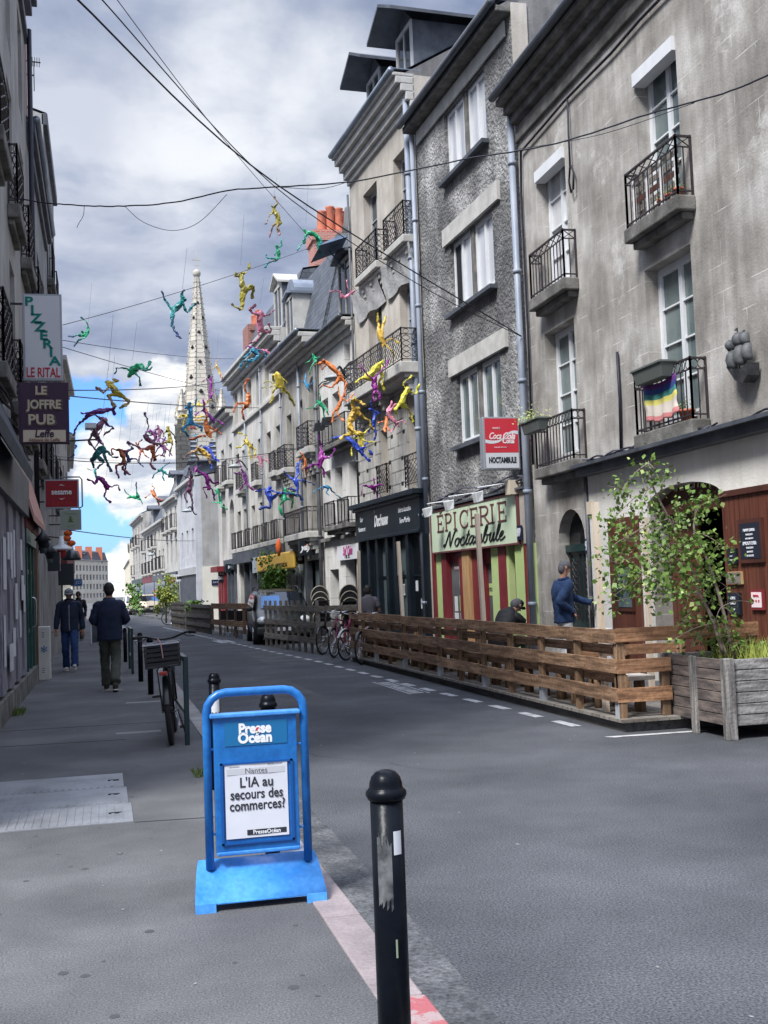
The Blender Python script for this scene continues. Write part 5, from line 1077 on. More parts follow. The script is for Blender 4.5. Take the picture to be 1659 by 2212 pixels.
m=MB(); m.tube(smoothpath([FL1.P(13.6,.05,1.05),FL1.P(13.6,.13,1.08),FL1.P(13.6,.14,1.25),FL1.P(13.6,.14,1.4),FL1.P(13.6,.13,1.55),FL1.P(13.6,.05,1.58)],4),.014,7); m.build('door_handle',MT['chrome'],gdoor)
m=MB(); m.fb(FL1,11.7,15.4,0,.12,2.75,3.2); m.build('red_fascia',MT['awnred'],l1); m=MB(); m.prism([FL1.P(11.7,.02,3.75),FL1.P(11.7,.24,2.95),FL1.P(11.7,.23,2.85),FL1.P(11.7,.02,3.6)],FL1.t*3.7); m.build('pink_awning',MT['awnpink'],l1)
for u in (14.85,15.2): panel(FL1,u,u+.18,.0,.08,.1,2.75,'doorwood','pilaster',l1) if False else panel(FL1,u,u+.2,.1,2.75,0,.1,'doorwood','pilaster',l1)
# facade cables and pipes
m=MB()
for k in range(3): m.tube(smoothpath([FL1.P(i*1.3,.08+.04*math.sin(i+k),4.1+.1*k+.06*math.sin(i*1.8+k)) for i in range(12)],3),.02,5)
m.tube([FL1.P(15.35,.1,3.3),FL1.P(15.35,.1,13.)],.05,8); m.build('facade_cable',MT['cable'],l1)
# tuft of weeds at the wall foot
def tuft(c,r,n,name,label,mt_='grassm',seed=1,h=.12,cat='weeds'):
    m=MB(); rr=random.Random(seed)
    for k in range(n):
        p=Vector(c)+Vector((rr.uniform(-r[0],r[0]),rr.uniform(-r[1],r[1]),0)); d=Vector((rr.gauss(0,.4),rr.gauss(0,.4),1)).normalized()*h*rr.uniform(.3,1); e_=Vector((rr.gauss(0,1),rr.gauss(0,1),0)).normalized()*.006; m.add([p-e_,p+e_,p+d],[(0,1,2)])
    return m.build(name,MT[mt_],kind='stuff',label=label,cat=cat)
tuft((-1.17,16.5,.0),(.08,.35),260,'weeds','tuft of weeds growing at the foot of the left wall',seed=3)
tuft((.80,10.05,.0),(.09,.2),200,'weeds','small weeds around the foot of the dark green post behind the bicycle',seed=5,h=.06)
FL2=LF(23.65,31.3); HL2=11.2
l2=empty('townhouse',(-1.33,23.65,0),label='second left house with brick chimney, dark balcony stack and TV aerials above',cat='building',group=GL)
opl=[(u,u+1.,z0,z1) for u in (.8,3.2,5.6) for z0,z1 in ((4.4,6.5),(7.4,9.5))]
m=wall_mb(FL2,HL2,opl,9.); m.build('wall',MT['lw2'],l2)
for o in opl: window(l2,FL2,o,'f','whiteframe','glass',rec=.12,bars=3); balcony(l2,FL2,o[0]-.2,o[1]+.2,o[2],.2,.2,1.,'scroll',step=.3)
cornice(l2,FL2,HL2,[(-.4,-.2,.08),(-.2,.05,.18)],'zincdk'); gutter(l2,FL2,HL2+.08,.2,'zinc'); roof(l2,FL2,HL2,.2,2.6,9,'slate','lw2')
m=MB(); m.fb(FL2,.1,.9,-.45,-.02,10.,15.2); m.build('chimney',MT['brickdk'],l2)
a=empty('tv_aerial',(-1.3,24.4,15.2),label='upper comb-shaped television aerial over the left rooftops',cat='aerial',group='television aerials on the left roofs')
A=gy(*q('a',120,390),24.4); B=gy(*q('a',265,410),24.4)
m=MB(); m.bar(A,B,.02); m.bar((A.x,24.4,14.0),A+Vector((0,0,.1)),.03)
for i in range(9): p=A.lerp(B,.1+i*.105); m.bar(p-Vector((0,0,.1)),p+Vector((0,0,.1)),.012)
m.build('antenna',MT['iron'],a)
a=empty('tv_aerial',(-1.3,25.4,14.2),label='lower small aerial with a single crossbar beneath the comb aerial at left',cat='aerial',group='television aerials on the left roofs')
A=gy(*q('a',150,483),25.4); B=gy(*q('a',222,493),25.4); m=MB(); m.bar(A,B,.03); m.bar(B-Vector((0,0,.35)),B+Vector((0,0,.3)),.02); m.bar((A.x,25.4,13.),A+Vector((0,0,.3)),.03); m.build('antenna',MT['iron'],a)
FL3=LF(31.35,38.); HL3=14.6
l3=empty('townhouse',(-1.33,31.35,0),label='third left house, taller with mottled gable and slate edge against the sky',cat='building',group=GL)
opl=[(u,u+1.,z0,z1) for u in (1.,3.9) for z0,z1 in ((4.4,6.5),(7.4,9.5),(10.3,12.3))]
m=wall_mb(FL3,HL3,opl,9.); m.build('wall',MT['lw2'],l3)
for o in opl: window(l3,FL3,o,'f','whiteframe','glass',rec=.12,bars=3); balcony(l3,FL3,o[0]-.3,o[1]+.3,o[2],.2,.2,1.,'bars',step=.2)
cornice(l3,FL3,HL3,[(-.3,.03,.12)],'zincdk'); roof(l3,FL3,HL3,.1,1.6,9,'slate','lw2')
simple((-1.33,38.1),(-1.25,45.),9.4,'lw1','fourth left house behind the JOFFRE sign with dark balconies',[(4.2,6.2),(7.,8.8)],3,'slate','gable',11,'awnred',side=-1,grp=GL,bal=False,dm=False)
simple((-1.25,45.1),(-1.6,56.),7.8,'lw2','fifth left house behind the red kebab sign',[(3.6,5.2),(5.9,7.3)],4,'slate','gable',12,'w_black',side=-1,grp=GL,dm=False,bal=False)
simple((-1.6,56.1),(-2.6,80.),6.6,'lw1','sixth left house, low and distant beside the pavement end',[(3.4,4.9)],7,'slate','gable',13,'zincdk',side=-1,grp=GL,dm=False,bal=False)
# far cream block closing the view on the left of the road
Ff=Fac((-7.9,330),(1.6,372),-1)
bf,_=simple((-8.2,318),(1.3,340),11.8,'farw','cream apartment block closing the street at far left, red chimney stacks on its roof',[(1.2,2.6),(3.6,5.2),(6.2,7.8),(8.7,10.3)],11,'slates','mansard',20,None,bal=False,dm=True,side=-1,grp=GL,ww=1.3)
# its end wall faces the street: windows on it too
m=MB(); 
for i,(x,y) in enumerate(((-7.4,322),(-4.8,328),(-2.,334))): m.box(x,x+1.8,y+2,y+4,11.,15.6)
m.build('chimney',MT['terracotta'],bf)
Fe=Fac((-18,329.8),(-7.95,329.8),-1)
# ================================================================ church with spire
ch=empty('church',(22,282,0),label='gothic church with tall pale crocketed stone spire rising behind the right row',cat='church')
Yc=280.; ap=gy(425,598,Yc); bs=gy(427,905,Yc)
cx0=ap.x; zb_=gy(427,905,Yc).z; rb=(gy(463,905,Yc)-gy(391,905,Yc)).x/2
print('church',ap,zb_,rb)
m=MB(); n=8
def octa(r,z,rot=math.pi/8): return [(cx0+r*math.cos(rot+2*math.pi*k/n),Yc+r*math.sin(rot+2*math.pi*k/n),z) for k in range(n)]
lv=[(rb*1.0,zb_),(.55,ap.z)]
P=octa(rb/math.cos(math.pi/8),zb_)+octa(.5,ap.z)
m.add(P,[(k,(k+1)%n,n+(k+1)%n,n+k) for k in range(n)]+[tuple(range(n,2*n))]); sp=m.build('spire',MT['churchst'],ch)
m=MB()
for k in range(n):
    a=Vector(octa(rb/math.cos(math.pi/8)*1.01,zb_)[k]); b=Vector(octa(.5,ap.z)[k]); m.bar(a,b,.3)
    for i in range(26):
        p=a.lerp(b,i/26.); d=(p-Vector((cx0,Yc,p.z))).normalized(); m.ell(p+d*.15,(.2,.2,.26),5,4)
m.build('crocket',MT['churchstone'],sp,kind='stuff')
m=MB()
for k in range(n):
    for i in range(8):
        if (k+i)%2: continue
        t=(i+.7)/9.5; ang=2*math.pi*k/n+math.pi/4; r=(rb+(.45-rb)*t); z=zb_+(ap.z-zb_)*t; c=Vector((cx0+math.cos(ang)*r*1.0,Yc+math.sin(ang)*r*1.0,z)); s_=.62-.3*t
        m.ell(c,(s_*.7,s_*.7,s_),6,5); tdir=Vector((-math.sin(ang),math.cos(ang),0)); m.ell(c-Vector((0,0,s_*.3)),(s_*1.15,s_*1.15,s_*.4),6,4)
m.build('lucarne',MT['shut'],sp,kind='stuff')
m=MB(); m.ell((cx0,Yc,ap.z+.8),(1.0,1.0,1.1),12,8); m.bar((cx0,Yc,ap.z),(cx0,Yc,ap.z+6.6),.22); m.bar((cx0-1.1,Yc,ap.z+4.2),(cx0+1.1,Yc,ap.z+4.2),.2); m.bar((cx0-.6,Yc,ap.z+2.8),(cx0+.6,Yc,ap.z+2.8),.15); m.build('cross',MT['churchstone'],sp)
# belfry and pinnacled turrets
tb=rb*1.12
m=MB(); m.box(cx0-tb,cx0+tb,Yc-tb,Yc+tb,0,zb_-1); m.box(cx0-tb-.5,cx0+tb+.5,Yc-tb-.5,Yc+tb+.5,zb_-1.6,zb_-.4); tw=m.build('tower',MT['churchst'],ch)
m=MB()
for x in (-.5,.5):
    n2=8; c=cx0+x*tb; w2=tb*.17; zt=zb_-7; P=[(c-w2,Yc-tb-.05,zb_-16)]+[(c-w2*math.cos(math.pi*k/n2),Yc-tb-.05,zt+w2*1.8*math.sin(math.pi*k/n2)) for k in range(n2+1)]+[(c+w2,Yc-tb-.05,zb_-16)]; m.add(P,[tuple(range(len(P)))])
m.build('louvre',MT['slate'],tw)
m=MB()
for x in (-.5,.5):
    for k in range(9): c=cx0+x*tb; z=zb_-15.5+k*1.15; m.box(c-tb*.17,c+tb*.17,Yc-tb-.25,Yc-tb-.06,z,z+.35)
m.build('louvre_slats',MT['w8'],tw)
for sx_ in (-1,1):
    for sy_ in (-1,1):
        m=MB(); c=(cx0+sx_*tb*1.05,Yc+sy_*tb*1.05,0); m.lathe([(tb*.27,0),(tb*.27,zb_-1),(tb*.33,zb_-.9),(tb*.26,zb_),(tb*.24,zb_+1.0),(tb*.31,zb_+1.2),(tb*.22,zb_+1.5),(.12,zb_+6.5)],c,8)
        for i in range(16):
            t=i/15.; r=tb*.24*(1-t)+.1; 
            for a in (0,1.57,3.14,4.71): m.ell((c[0]+r*math.cos(a),c[1]+r*math.sin(a),zb_+1.5+5*t),(.2,.2,.25),4,3)
        m.smooth=False; m.build('turret',MT['churchst'],tw)
# ================================================================ left signs
def boxsign(Y,x0,y0,x1,y1,label,face,mk,case='signalu',th=.14,arm=True,cat='projecting sign'):
    A,B=gy(x0,y0,Y),gy(x1,y1,Y); t=empty('projecting_sign',((A.x+B.x)/2,Y,B.z),label=label,cat=cat,group='signs projecting over the left pavement')
    m=MB(); m.box(A.x,B.x,Y,Y+th,B.z,A.z); m.build('case',MT[case],t); 
    m=MB(); m.box(A.x+.03,B.x-.03,Y-.008,Y-.001,B.z+.03,A.z-.03); f=m.build('face',MT[face],t)
    if arm:
        for z in (B.z+.15,A.z-.15): m=MB(); m.bar((-1.4,Y+th/2,z),(A.x,Y+th/2,z),.03); m.build('bracket',MT['iron'],t)
    W_,Hh=B.x-A.x,A.z-B.z
    mk(f,lambda u,v,k=0,sl=0: frame((A.x+W_*u,Y-.012-k*.003,B.z+Hh*v),(1,0,sl),(0,0,1)),W_,Hh,t,A,B); return t
def mk1(f,T,W_,Hh,t,A,B):
    for i,c in enumerate('PIZZERIA'): text(c,.145*Hh,MT['signgreentext'],T(.16+.092*i,.905-.098*i),f,bold=.006,xs=1.25)
    text('LE RITAL',.155*Hh,MT['signred'],T(.5,.085),f,bold=.004,xs=.62)
boxsign(18.6,48,634,136,822,'tall white box sign spelling PIZZERIA in green diagonally and LE RITAL in red','signwhite',mk1)
def mk2(f,T,W_,Hh,t,A,B):
    for s,u,v,sz,x_ in (('LE',.45,.86,.19,1.0),('JOFFRE',.51,.63,.20,.86),('PUB',.45,.38,.23,1.05)):
        text(s,sz*Hh*1.08,MT['goldedge'],T(u+.008,v-.012,0),f,bold=.012,xs=x_*.98); text(s,sz*Hh,MT['goldtext'],T(u,v,2),f,bold=.006,xs=x_*.98)
    m=MB(); m.box(A.x+.06,B.x-.05,A.y-.013,A.y-.009,B.z+.02*Hh,B.z+.215*Hh); p=m.build('lower_panel',MT['creamsign'],t)
    text('Leffe',.17*Hh,MT['plum'],T(.5,.15,2),p,bold=.004,xs=.9,shear=.15); text('Abbaye de Leffe',.075*Hh,MT['maroon'],T(.5,.05,2),p)
boxsign(17.6,39,826,150,957,'dark plum pub sign reading LE JOFFRE PUB with a cream Leffe panel','plum',mk2,'plum')
def mk3(f,T,W_,Hh,t,A,B):
    text('sesame',.27*Hh,MT['white'],T(.5,.56),f,bold=.004,xs=.86); text('KEBAB',.22*Hh,MT['signred'],T(.52,.14),f,xs=1.1)
    for s in (1,-1):
        m=MB(); m.add([(A.x+W_*a,A.y-.014,B.z+Hh*(.56+s*b)) for a,b in ((.42,.22),(.5,.27),(.6,.2),(.5,.235))],[(0,1,2,3)]); m.build('emblem',MT['white'],f)
boxsign(26.,95,1036,171,1097,'square dark red kebab sign reading sesame on the left','sesred',mk3)
m=MB(); A=gy(130,1030,26.); B=gy(178,1098,26.); m.tube([(A.x,26.07,A.z),(B.x-.05,26.07,A.z),(B.x,26.07,A.z-.06),(B.x,26.07,B.z+.05),(B.x-.08,26.07,B.z)],.02,6); tag(m.build('sign_frame',MT['signalu']),'bent metal tube frame around the red kebab sign','frame')
def mk4(f,T,W_,Hh,t,A,B):
    text('Restaurant',.13*Hh,MT['paletext'],T(.5,.8),f); text('Libanais',.13*Hh,MT['paletext'],T(.5,.2),f)
    m=MB()
    for k,(w_,z) in enumerate(((.16,.38),(.12,.48),(.08,.57))): m.add([(A.x+W_*(.5-w_),A.y-.014-k*.001,B.z+Hh*z),(A.x+W_*(.5+w_),A.y-.014-k*.001,B.z+Hh*z),(A.x+W_*.5,A.y-.014-k*.001,B.z+Hh*(z+.13))],[(0,1,2)])
    m.build('cedar_emblem',MT['leaf'],f)
boxsign(30.5,129,1101,176,1144,'pale grey-green sign with a green cedar emblem below the kebab sign','palegreen',mk4)
def mk5(f,T,W_,Hh,t,A,B):
    text('ED',.6*Hh,MT['chalk'],T(.62,.5),f,shear=.3)
boxsign(52.,153,1251,178,1266,'tiny blue and white sign far along the left facades','blue',mk5,cat='projecting sign')
# wall lanterns
def lantern(p,label,s=1.):
    t=empty('wall_lantern',tuple(p),label=label,cat='lantern',group='black lanterns on the left shopfronts'); m=MB(); p=Vector(p)
    m.lathe([(.05*s,-.16*s),(.10*s,.06*s),(.15*s,.08*s),(.05*s,.2*s),(.02*s,.26*s)],p,6); m.smooth=False; m.build('cage',MT['lampdk'],t)
    m=MB(); m.lathe([(.055*s,-.15*s),(.095*s,.055*s)],p,6); m.build('glass',MT['glassgreen'],t)
    m=MB(); m.tube(smoothpath([p+Vector((0,0,.25*s)),p+Vector((-.08*s,0,.33*s)),p+Vector((-.2*s,0,.22*s)),p+Vector((-.24*s,0,.05*s))],4),.014,6); m.build('bracket',MT['lampdk'],t); return t
lantern(gy(*q('h',375,540),21.3),'nearer black wall lantern beside the green door'); lantern(gy(*q('h',435,640),25.),'second black wall lantern beyond the first one')
# round lamps, boxes and clutter hanging off the left fronts
p=gy(*q('h',535,570),30.); t=empty('wall_lantern',tuple(p),label='white-shaded round lamp with red centre far on the left shopfronts',cat='lantern'); m=MB(); m.lathe([(.05,.3),(.08,.1),(.28,0),(.3,-.05),(.1,-.06)],p,12); m.build('shade',MT['whiteframe'],t); m=MB(); m.ell(p-Vector((0,0,.12)),(.12,.12,.14),10,7); m.build('bulb',MT['signred'],t); m=MB(); m.bar(p+Vector((0,0,.25)),(-1.35,30.,p.z+.3),.03); m.build('arm',MT['iron'],t)
for k,(x,y,Y,rx,rz,lb) in enumerate(((620,660,34.,.28,.26,'large dark round parasol-like lamp hood far left'),(470,690,28.,.14,.22,'black spotlight box clamped on the left fascia'),(575,800,31.,.2,.28,'black square hanging sign seen edge-on beyond the lanterns'),(600,490,38.,.2,.42,'orange and red hanging fabric ornament far left'))):
    p=gy(*q('h',x,y),Y); m=MB()
    if k==0: m.lathe([(.04,rz),(rx*.5,rz*.7),(rx,0),(rx*.95,-.05),(.05,-.06)],p,14)
    elif k==1: m.box(p.x-rx,p.x+rx,Y-.1,Y+.12,p.z-rz,p.z+rz); m.tube([p+Vector((-.3,0,.3)),p],.02,6)
    elif k==2: m.box(p.x-rx,p.x+rx,Y,Y+.12,p.z-rz,p.z+rz); m.bar((p.x-rx,Y+.06,p.z+rz),(-1.35,Y+.06,p.z+rz),.03)
    else: 
        for j in range(5): m.ell(p+Vector((.08*math.sin(j*2),0,-.3+j*.16)),(rx*.7,rx*.7,.1),8,5)
    m.build(('lamp_hood','spotlight','hanging_sign','hanging_ornament')[k],MT[('w_black','w_black','w_black','orange')[k]],None,lb,('lamp','spotlight','sign','ornament')[k])
# security camera under the pizzeria sign region
p=gy(*q('A',520,930),19.4); t=empty('security_camera',tuple(p),label='white bullet security camera on a pole beside the JOFFRE sign',cat='camera'); m=MB(); m.box(p.x-.09,p.x+.09,19.3,19.6,p.z-.03,p.z+.05); m.build('housing',MT['whiteframe'],t); m=MB(); m.bar((p.x+.05,19.5,p.z-.03),(p.x+.09,19.5,p.z-.22),.03); m.bar((p.x+.09,19.5,p.z-.2),(-1.35,19.6,p.z-.25),.025); m.build('arm',MT['iron'],t)
# white cabinet by the wall
A=gz(80,1465,.0); Yk=22.9; x0=gy(82,1400,Yk).x; x1=gy(108,1400,Yk).x; zt=gy(90,1354,Yk).z
t=empty('utility_cabinet',((x0+x1)/2,Yk,0),label='waist-high off-white utility cabinet against the left wall, small blue mark on its front',cat='cabinet')
m=MB(); m.box(-1.31,x1,Yk,Yk+.45,0,zt); bev(m.build('body',MT['cabinet'],t),.012)
m=MB(); 
for z in (zt-.12,zt-.16,zt-.20,.14,.18,.22): m.box(x0+.07,x1-.1,Yk-.004,Yk-.001,z,z+.012)
m.build('vent',MT['slab'],t); text('*',.3,MT['blue'],frame(((x0+x1)/2,Yk-.006,zt*.52),(1,0,0),(0,0,1)),t); 
# ================================================================ bollards
def mk_bollard(h=.92,r=.048):
    t=empty('bollard',label='x',cat='bollard',group='black dome-topped bollards along the kerb')
    m=MB(); m.lathe([(r,0),(r,h-.085),(r*.9,h-.084)],n=24); b=m.build('post',MT['black'],t,local=True)
    m=MB(); m.lathe([(r*.9,h-.085),(r*1.14,h-.082),(r*1.26,h-.07),(r*1.24,h-.060),(r*1.08,h-.052),(r*1.02,h-.048),(r*1.0,h-.036),(r*.88,h-.019),(r*.62,h-.006),(r*.3,h-.0008),(.001,h)],n=24); m.build('cap',MT['black'],t,local=True); return t
b0=mk_bollard(1.03,.0465); b0.location=(.765,3.2,0); b0['label']='large black bollard in the foreground, cut off by the bottom edge'
for z0,z1,a0,a1,mm_ in ((.80,.865,-.35,.35,'signwhite'),(.52,.57,-1.75,-1.45,'paletext')):
    m=MB(); n=6; A=-1.57; m.add([(.0475*math.cos(A+.55*(.2+k/ n) if mm_=='signwhite' else A+.12*(k/n)+.02),.0475*math.sin(A+.55*(.2+k/n) if mm_=='signwhite' else A+.12*(k/n)+.02),z) for z in (z0+(.0),z1) for k in range(n+1)],[(k,k+1,n+2+k,n+1+k) for k in range(n)]); 
    if mm_=='signwhite': m.v=[Vector((v.x*1.0,v.y,v.z)) for v in m.v]
    m.build('sticker',MT[mm_],b0,local=True)
m=MB(); A0=-2.5; 
for k in range(7): 
    a=A0+k*.13; z=.66+.02*math.sin(k*3); m.add([(.0474*math.cos(a),.0474*math.sin(a),z),(.0474*math.cos(a+.13),.0474*math.sin(a+.13),z+.01),(.0474*math.cos(a+.13),.0474*math.sin(a+.13),z+.19-.02*(k%3)),(.0474*math.cos(a),.0474*math.sin(a),z+.19+.015*math.sin(k*2))],[(0,1,2,3)])
mat('scuff',(.02,.022,.026),(.16,.165,.17),22,.6); m.build('torn_sticker',MT['scuff'],b0,local=True)
for (x,y,h_,lb) in ((.925,6.77,.945,'black bollard half hidden behind the blue newspaper sign, its dome above the panel'),(.835,9.22,.917,'black bollard with a torn white sticker just left behind the blue newspaper sign'),(.68,18.36,.90,'black bollard just left of the bicycle with a cap-shaped top'),(.615,21.2,.88,'thin black bollard between the walker in khaki trousers and the bicycle'),(.46,27.7,.80,'black bollard half hidden behind the walker in khaki trousers')):
    c=mk_bollard(h_,.044); c.location=(x,y,0); c['label']=lb
    if 'torn' in lb:
        m=MB(); m.add([(.0447*math.cos(-2.3+k*.2),.0447*math.sin(-2.3+k*.2),z+.01*math.sin(k*2.+z*20)) for z in (.60,.74) for k in range(9)],[(k,k+1,10+k,9+k) for k in range(8)]); m.build('sticker',MT['whitecloth'],c,local=True)
def rack(x0,y0,x1,y1,h,label):
    t=empty('bicycle_rack',(x0,y0,0),label=label,cat='bike rack',group='dark green bicycle racks'); 
    for x,y in ((x0,y0),(x1,y1)): m=MB(); m.box(x-.026,x+.026,y-.026,y+.026,0,h); bev(m.build('post',MT['darkgreen'],t),.006)
    m=MB(); m.bar((x0,y0,h-.03),(x1,y1,h-.03),.045,.05); m.build('top_rail',MT['darkgreen'],t); m=MB(); m.bar((x0,y0+.02,.33),(x1,y1,.33),.04,.04); m.build('low_rail',MT['darkgreen'],t); return t
rack(.80,12.02,.79,14.2,.905,'dark green square-post bicycle rack beside the black bicycle'); rack(.52,23.3,.50,25.0,.90,'dark green bicycle rack beyond the bollards near the walker')
# ================================================================ newspaper sign
t=empty('newspaper_sign',(.7,5.72,0),label='blue swinging pavement sign with a Presse Océan newspaper poster',cat='pavement sign')
XL,XR,YS=.488,.985,5.88
m=MB(); rt=.0215; zt=1.062-rt; rr_=.10
P=[(XL,YS,.17)]+[(XL,YS,zt-rr_)]+[(XL+rr_-rr_*math.cos(a),YS,zt-rr_+rr_*math.sin(a)) for a in (.4,.8,1.17,1.57)]+[(XR-rr_+rr_*math.sin(a),YS,zt-rr_+rr_*math.cos(a)) for a in (0,.4,.8,1.17)]+[(XR,YS,zt-rr_),(XR,YS,.17)]
m.tube(P,rt,14); m.build('tube_frame',MT['blue'],t)
m=MB(); a,b=XL-.03,XR+.03; n=10; prof=[]   # pressed steel foot with flared skirt
for k in range(n+1):
    s=k/n; prof.append((YS+.11-.30*0-(.0),0,0))
vs=[];
def foot(s):   # s 0 back .. 1 front : (dy, z, flare)
    if s<.35: q_=s/.35; return (.17-.10*q_**.6,.205*math.sin(q_*1.4)/math.sin(1.4),.0)
    q_=(s-.35)/.65; return (.07-.09*q_-.14*q_*q_,.038+.167*(1-q_**1.8),.04*q_)
n=18
for off in (0,.004):
    for k in range(n+1):
        dy,z,fl=foot(k/n); vs+= [(a-.02-fl,YS+dy,z-off),(b+.01+fl*.6,YS+dy,z-off)]
m.smooth=True; N2=2*(n+1)
m.add(vs,[(2*k,2*k+1,2*k+3,2*k+2) for k in range(n)]+[(N2+2*k,N2+2*k+2,N2+2*k+3,N2+2*k+1) for k in range(n)]+[(2*k,2*k+2,N2+2*k+2,N2+2*k) for k in range(n)]+[(2*k+1,N2+2*k+1,N2+2*k+3,2*k+3) for k in range(n)])
# cut the front hem: feet at the ends, raised hem between
for i,v in enumerate(m.v):
    pass
m.build('foot',MT['bluelite'],t)
dy,z,fl=foot(1); yF=YS+dy
for x in (a-.06,b-.07): m=MB(); m.hexa([(x,yF-.012,0),(x+.10,yF-.012,0),(x+.10,yF-.004,0),(x,yF-.004,0),(x,yF-.004,.042),(x+.10,yF-.004,.042),(x+.10,yF+.004,.042),(x,yF+.004,.042)]); m.build('foot_pad',MT['bluelite'],t)
pl,pr_=.520,.943; zb,zt=.25,.918; m=MB(); m.box(pl,pr_,YS-.022,YS+.022,zb,zt); p=m.build('panel',MT['blue'],t); bev(p,.004)
m=MB(); m.box(pl-.018,pr_+.018,YS-.042,YS+.03,zt-.002,zt+.02); bev(m.build('hood',MT['bluelite'],t),.006); m=MB(); m.box(pl+.002,pr_-.002,YS-.03,YS+.026,zb-.018,zb+.002); bev(m.build('bottom_rail',MT['bluelite'],t),.006)
m=MB()
for z in (.34,.76): m.tube([(XL,YS,z),(pl,YS,z)],.006,8); m.tube([(pr_,YS,z),(XR,YS,z)],.006,8)
m.build('pivot_pin',MT['bluelite'],t)
yf=YS-.0235
m=MB(); m.box(pl+.055,pr_-.05,yf-.002,yf,zt-.145,zt-.025); lg=m.build('logo_plate',MT['teal_blue'],p)
TX=lambda x,z: frame((x,yf-.004,z),(1,0,0),(0,0,1))
cxp=(pl+pr_)/2; text('Presse',.070,MT['white'],TX(cxp-.003,zt-.064),lg,bold=.0034,ext=.0003,xs=.90); text('Océan',.070,MT['white'],TX(cxp-.003,zt-.111),lg,bold=.0034,ext=.0003,xs=.93); text('´',.08,MT['red'],TX(cxp+.006,zt-.089),lg,bold=.002,ext=.0015)
m=MB(); x0,x1,z0,z1=pl+.028,pr_-.028,zb+.035,zb+.44
for A in ((x0,x1,z0,z0+.01),(x0,x1,z1-.01,z1),(x0,x0+.012,z0,z1),(x1-.012,x1,z0,z1)): m.box(A[0],A[1],yf-.008,yf,A[2],A[3])
m.build('poster_frame',MT['bluedk'],p)
m=MB(); m.smooth=True; nx,nz_=8,10; px0,px1,pz0,pz1=x0+.022,x1-.028,z0+.028,z1-.003
m.add([(px0+(px1-px0)*i/nx,yf-.0045-.0012*math.sin(i*1.1+j*.6),pz0+(pz1-pz0)*j/nz_) for j in range(nz_+1) for i in range(nx+1)],[(j*(nx+1)+i,j*(nx+1)+i+1,(j+1)*(nx+1)+i+1,(j+1)*(nx+1)+i) for j in range(nz_) for i in range(nx)]); pp=m.build('poster',MT['paper'],p)
yf-=.0055; W_=px1-px0; Hh=pz1-pz0
mat('greyband',(.50,.51,.54)); m=MB(); m.box(px0+.01,px1-.012,yf-.0006,yf-.0002,pz0+Hh*.845,pz0+Hh*.925); m.build('band',MT['greyband'],pp)
TX=lambda x,z: frame((x,yf-.0012,z),(1,0,0),(0,0,1)); cc=(px0+px1)/2
text('Nantes',.040,MT['ink2'],TX(cc,pz0+Hh*.885),pp,ext=.0005,bold=-.0002); text("L'IA au",.070,MT['ink'],TX(cc,pz0+Hh*.73),pp,bold=.0012,ext=.0002,xs=.88); text('secours des',.070,MT['ink'],TX(cc,pz0+Hh*.575),pp,bold=.0012,ext=.0002,xs=.80); text('commerces?',.070,MT['ink'],TX(cc+.002,pz0+Hh*.425),pp,bold=.0012,ext=.0002,xs=.80)
m=MB(); m.box(px0+W_*.33,px1-W_*.04,yf-.0006,yf-.0002,pz0+Hh*.035,pz0+Hh*.105); bb=m.build('name_bar',MT['ink'],pp); text('PresseOcéan',.028,MT['white'],TX(px0+W_*.645,pz0+Hh*.068),bb,bold=.0005,ext=.0005,xs=.95)
text('MERCREDI 10 JUILLET',.008,MT['ink2'],TX(px1-W_*.2,pz0+Hh*.965),pp,ext=.0003); text('Loire-Atlantique',.008,MT['ink2'],TX(px0+W_*.15,pz0+Hh*.955),pp,ext=.0003)
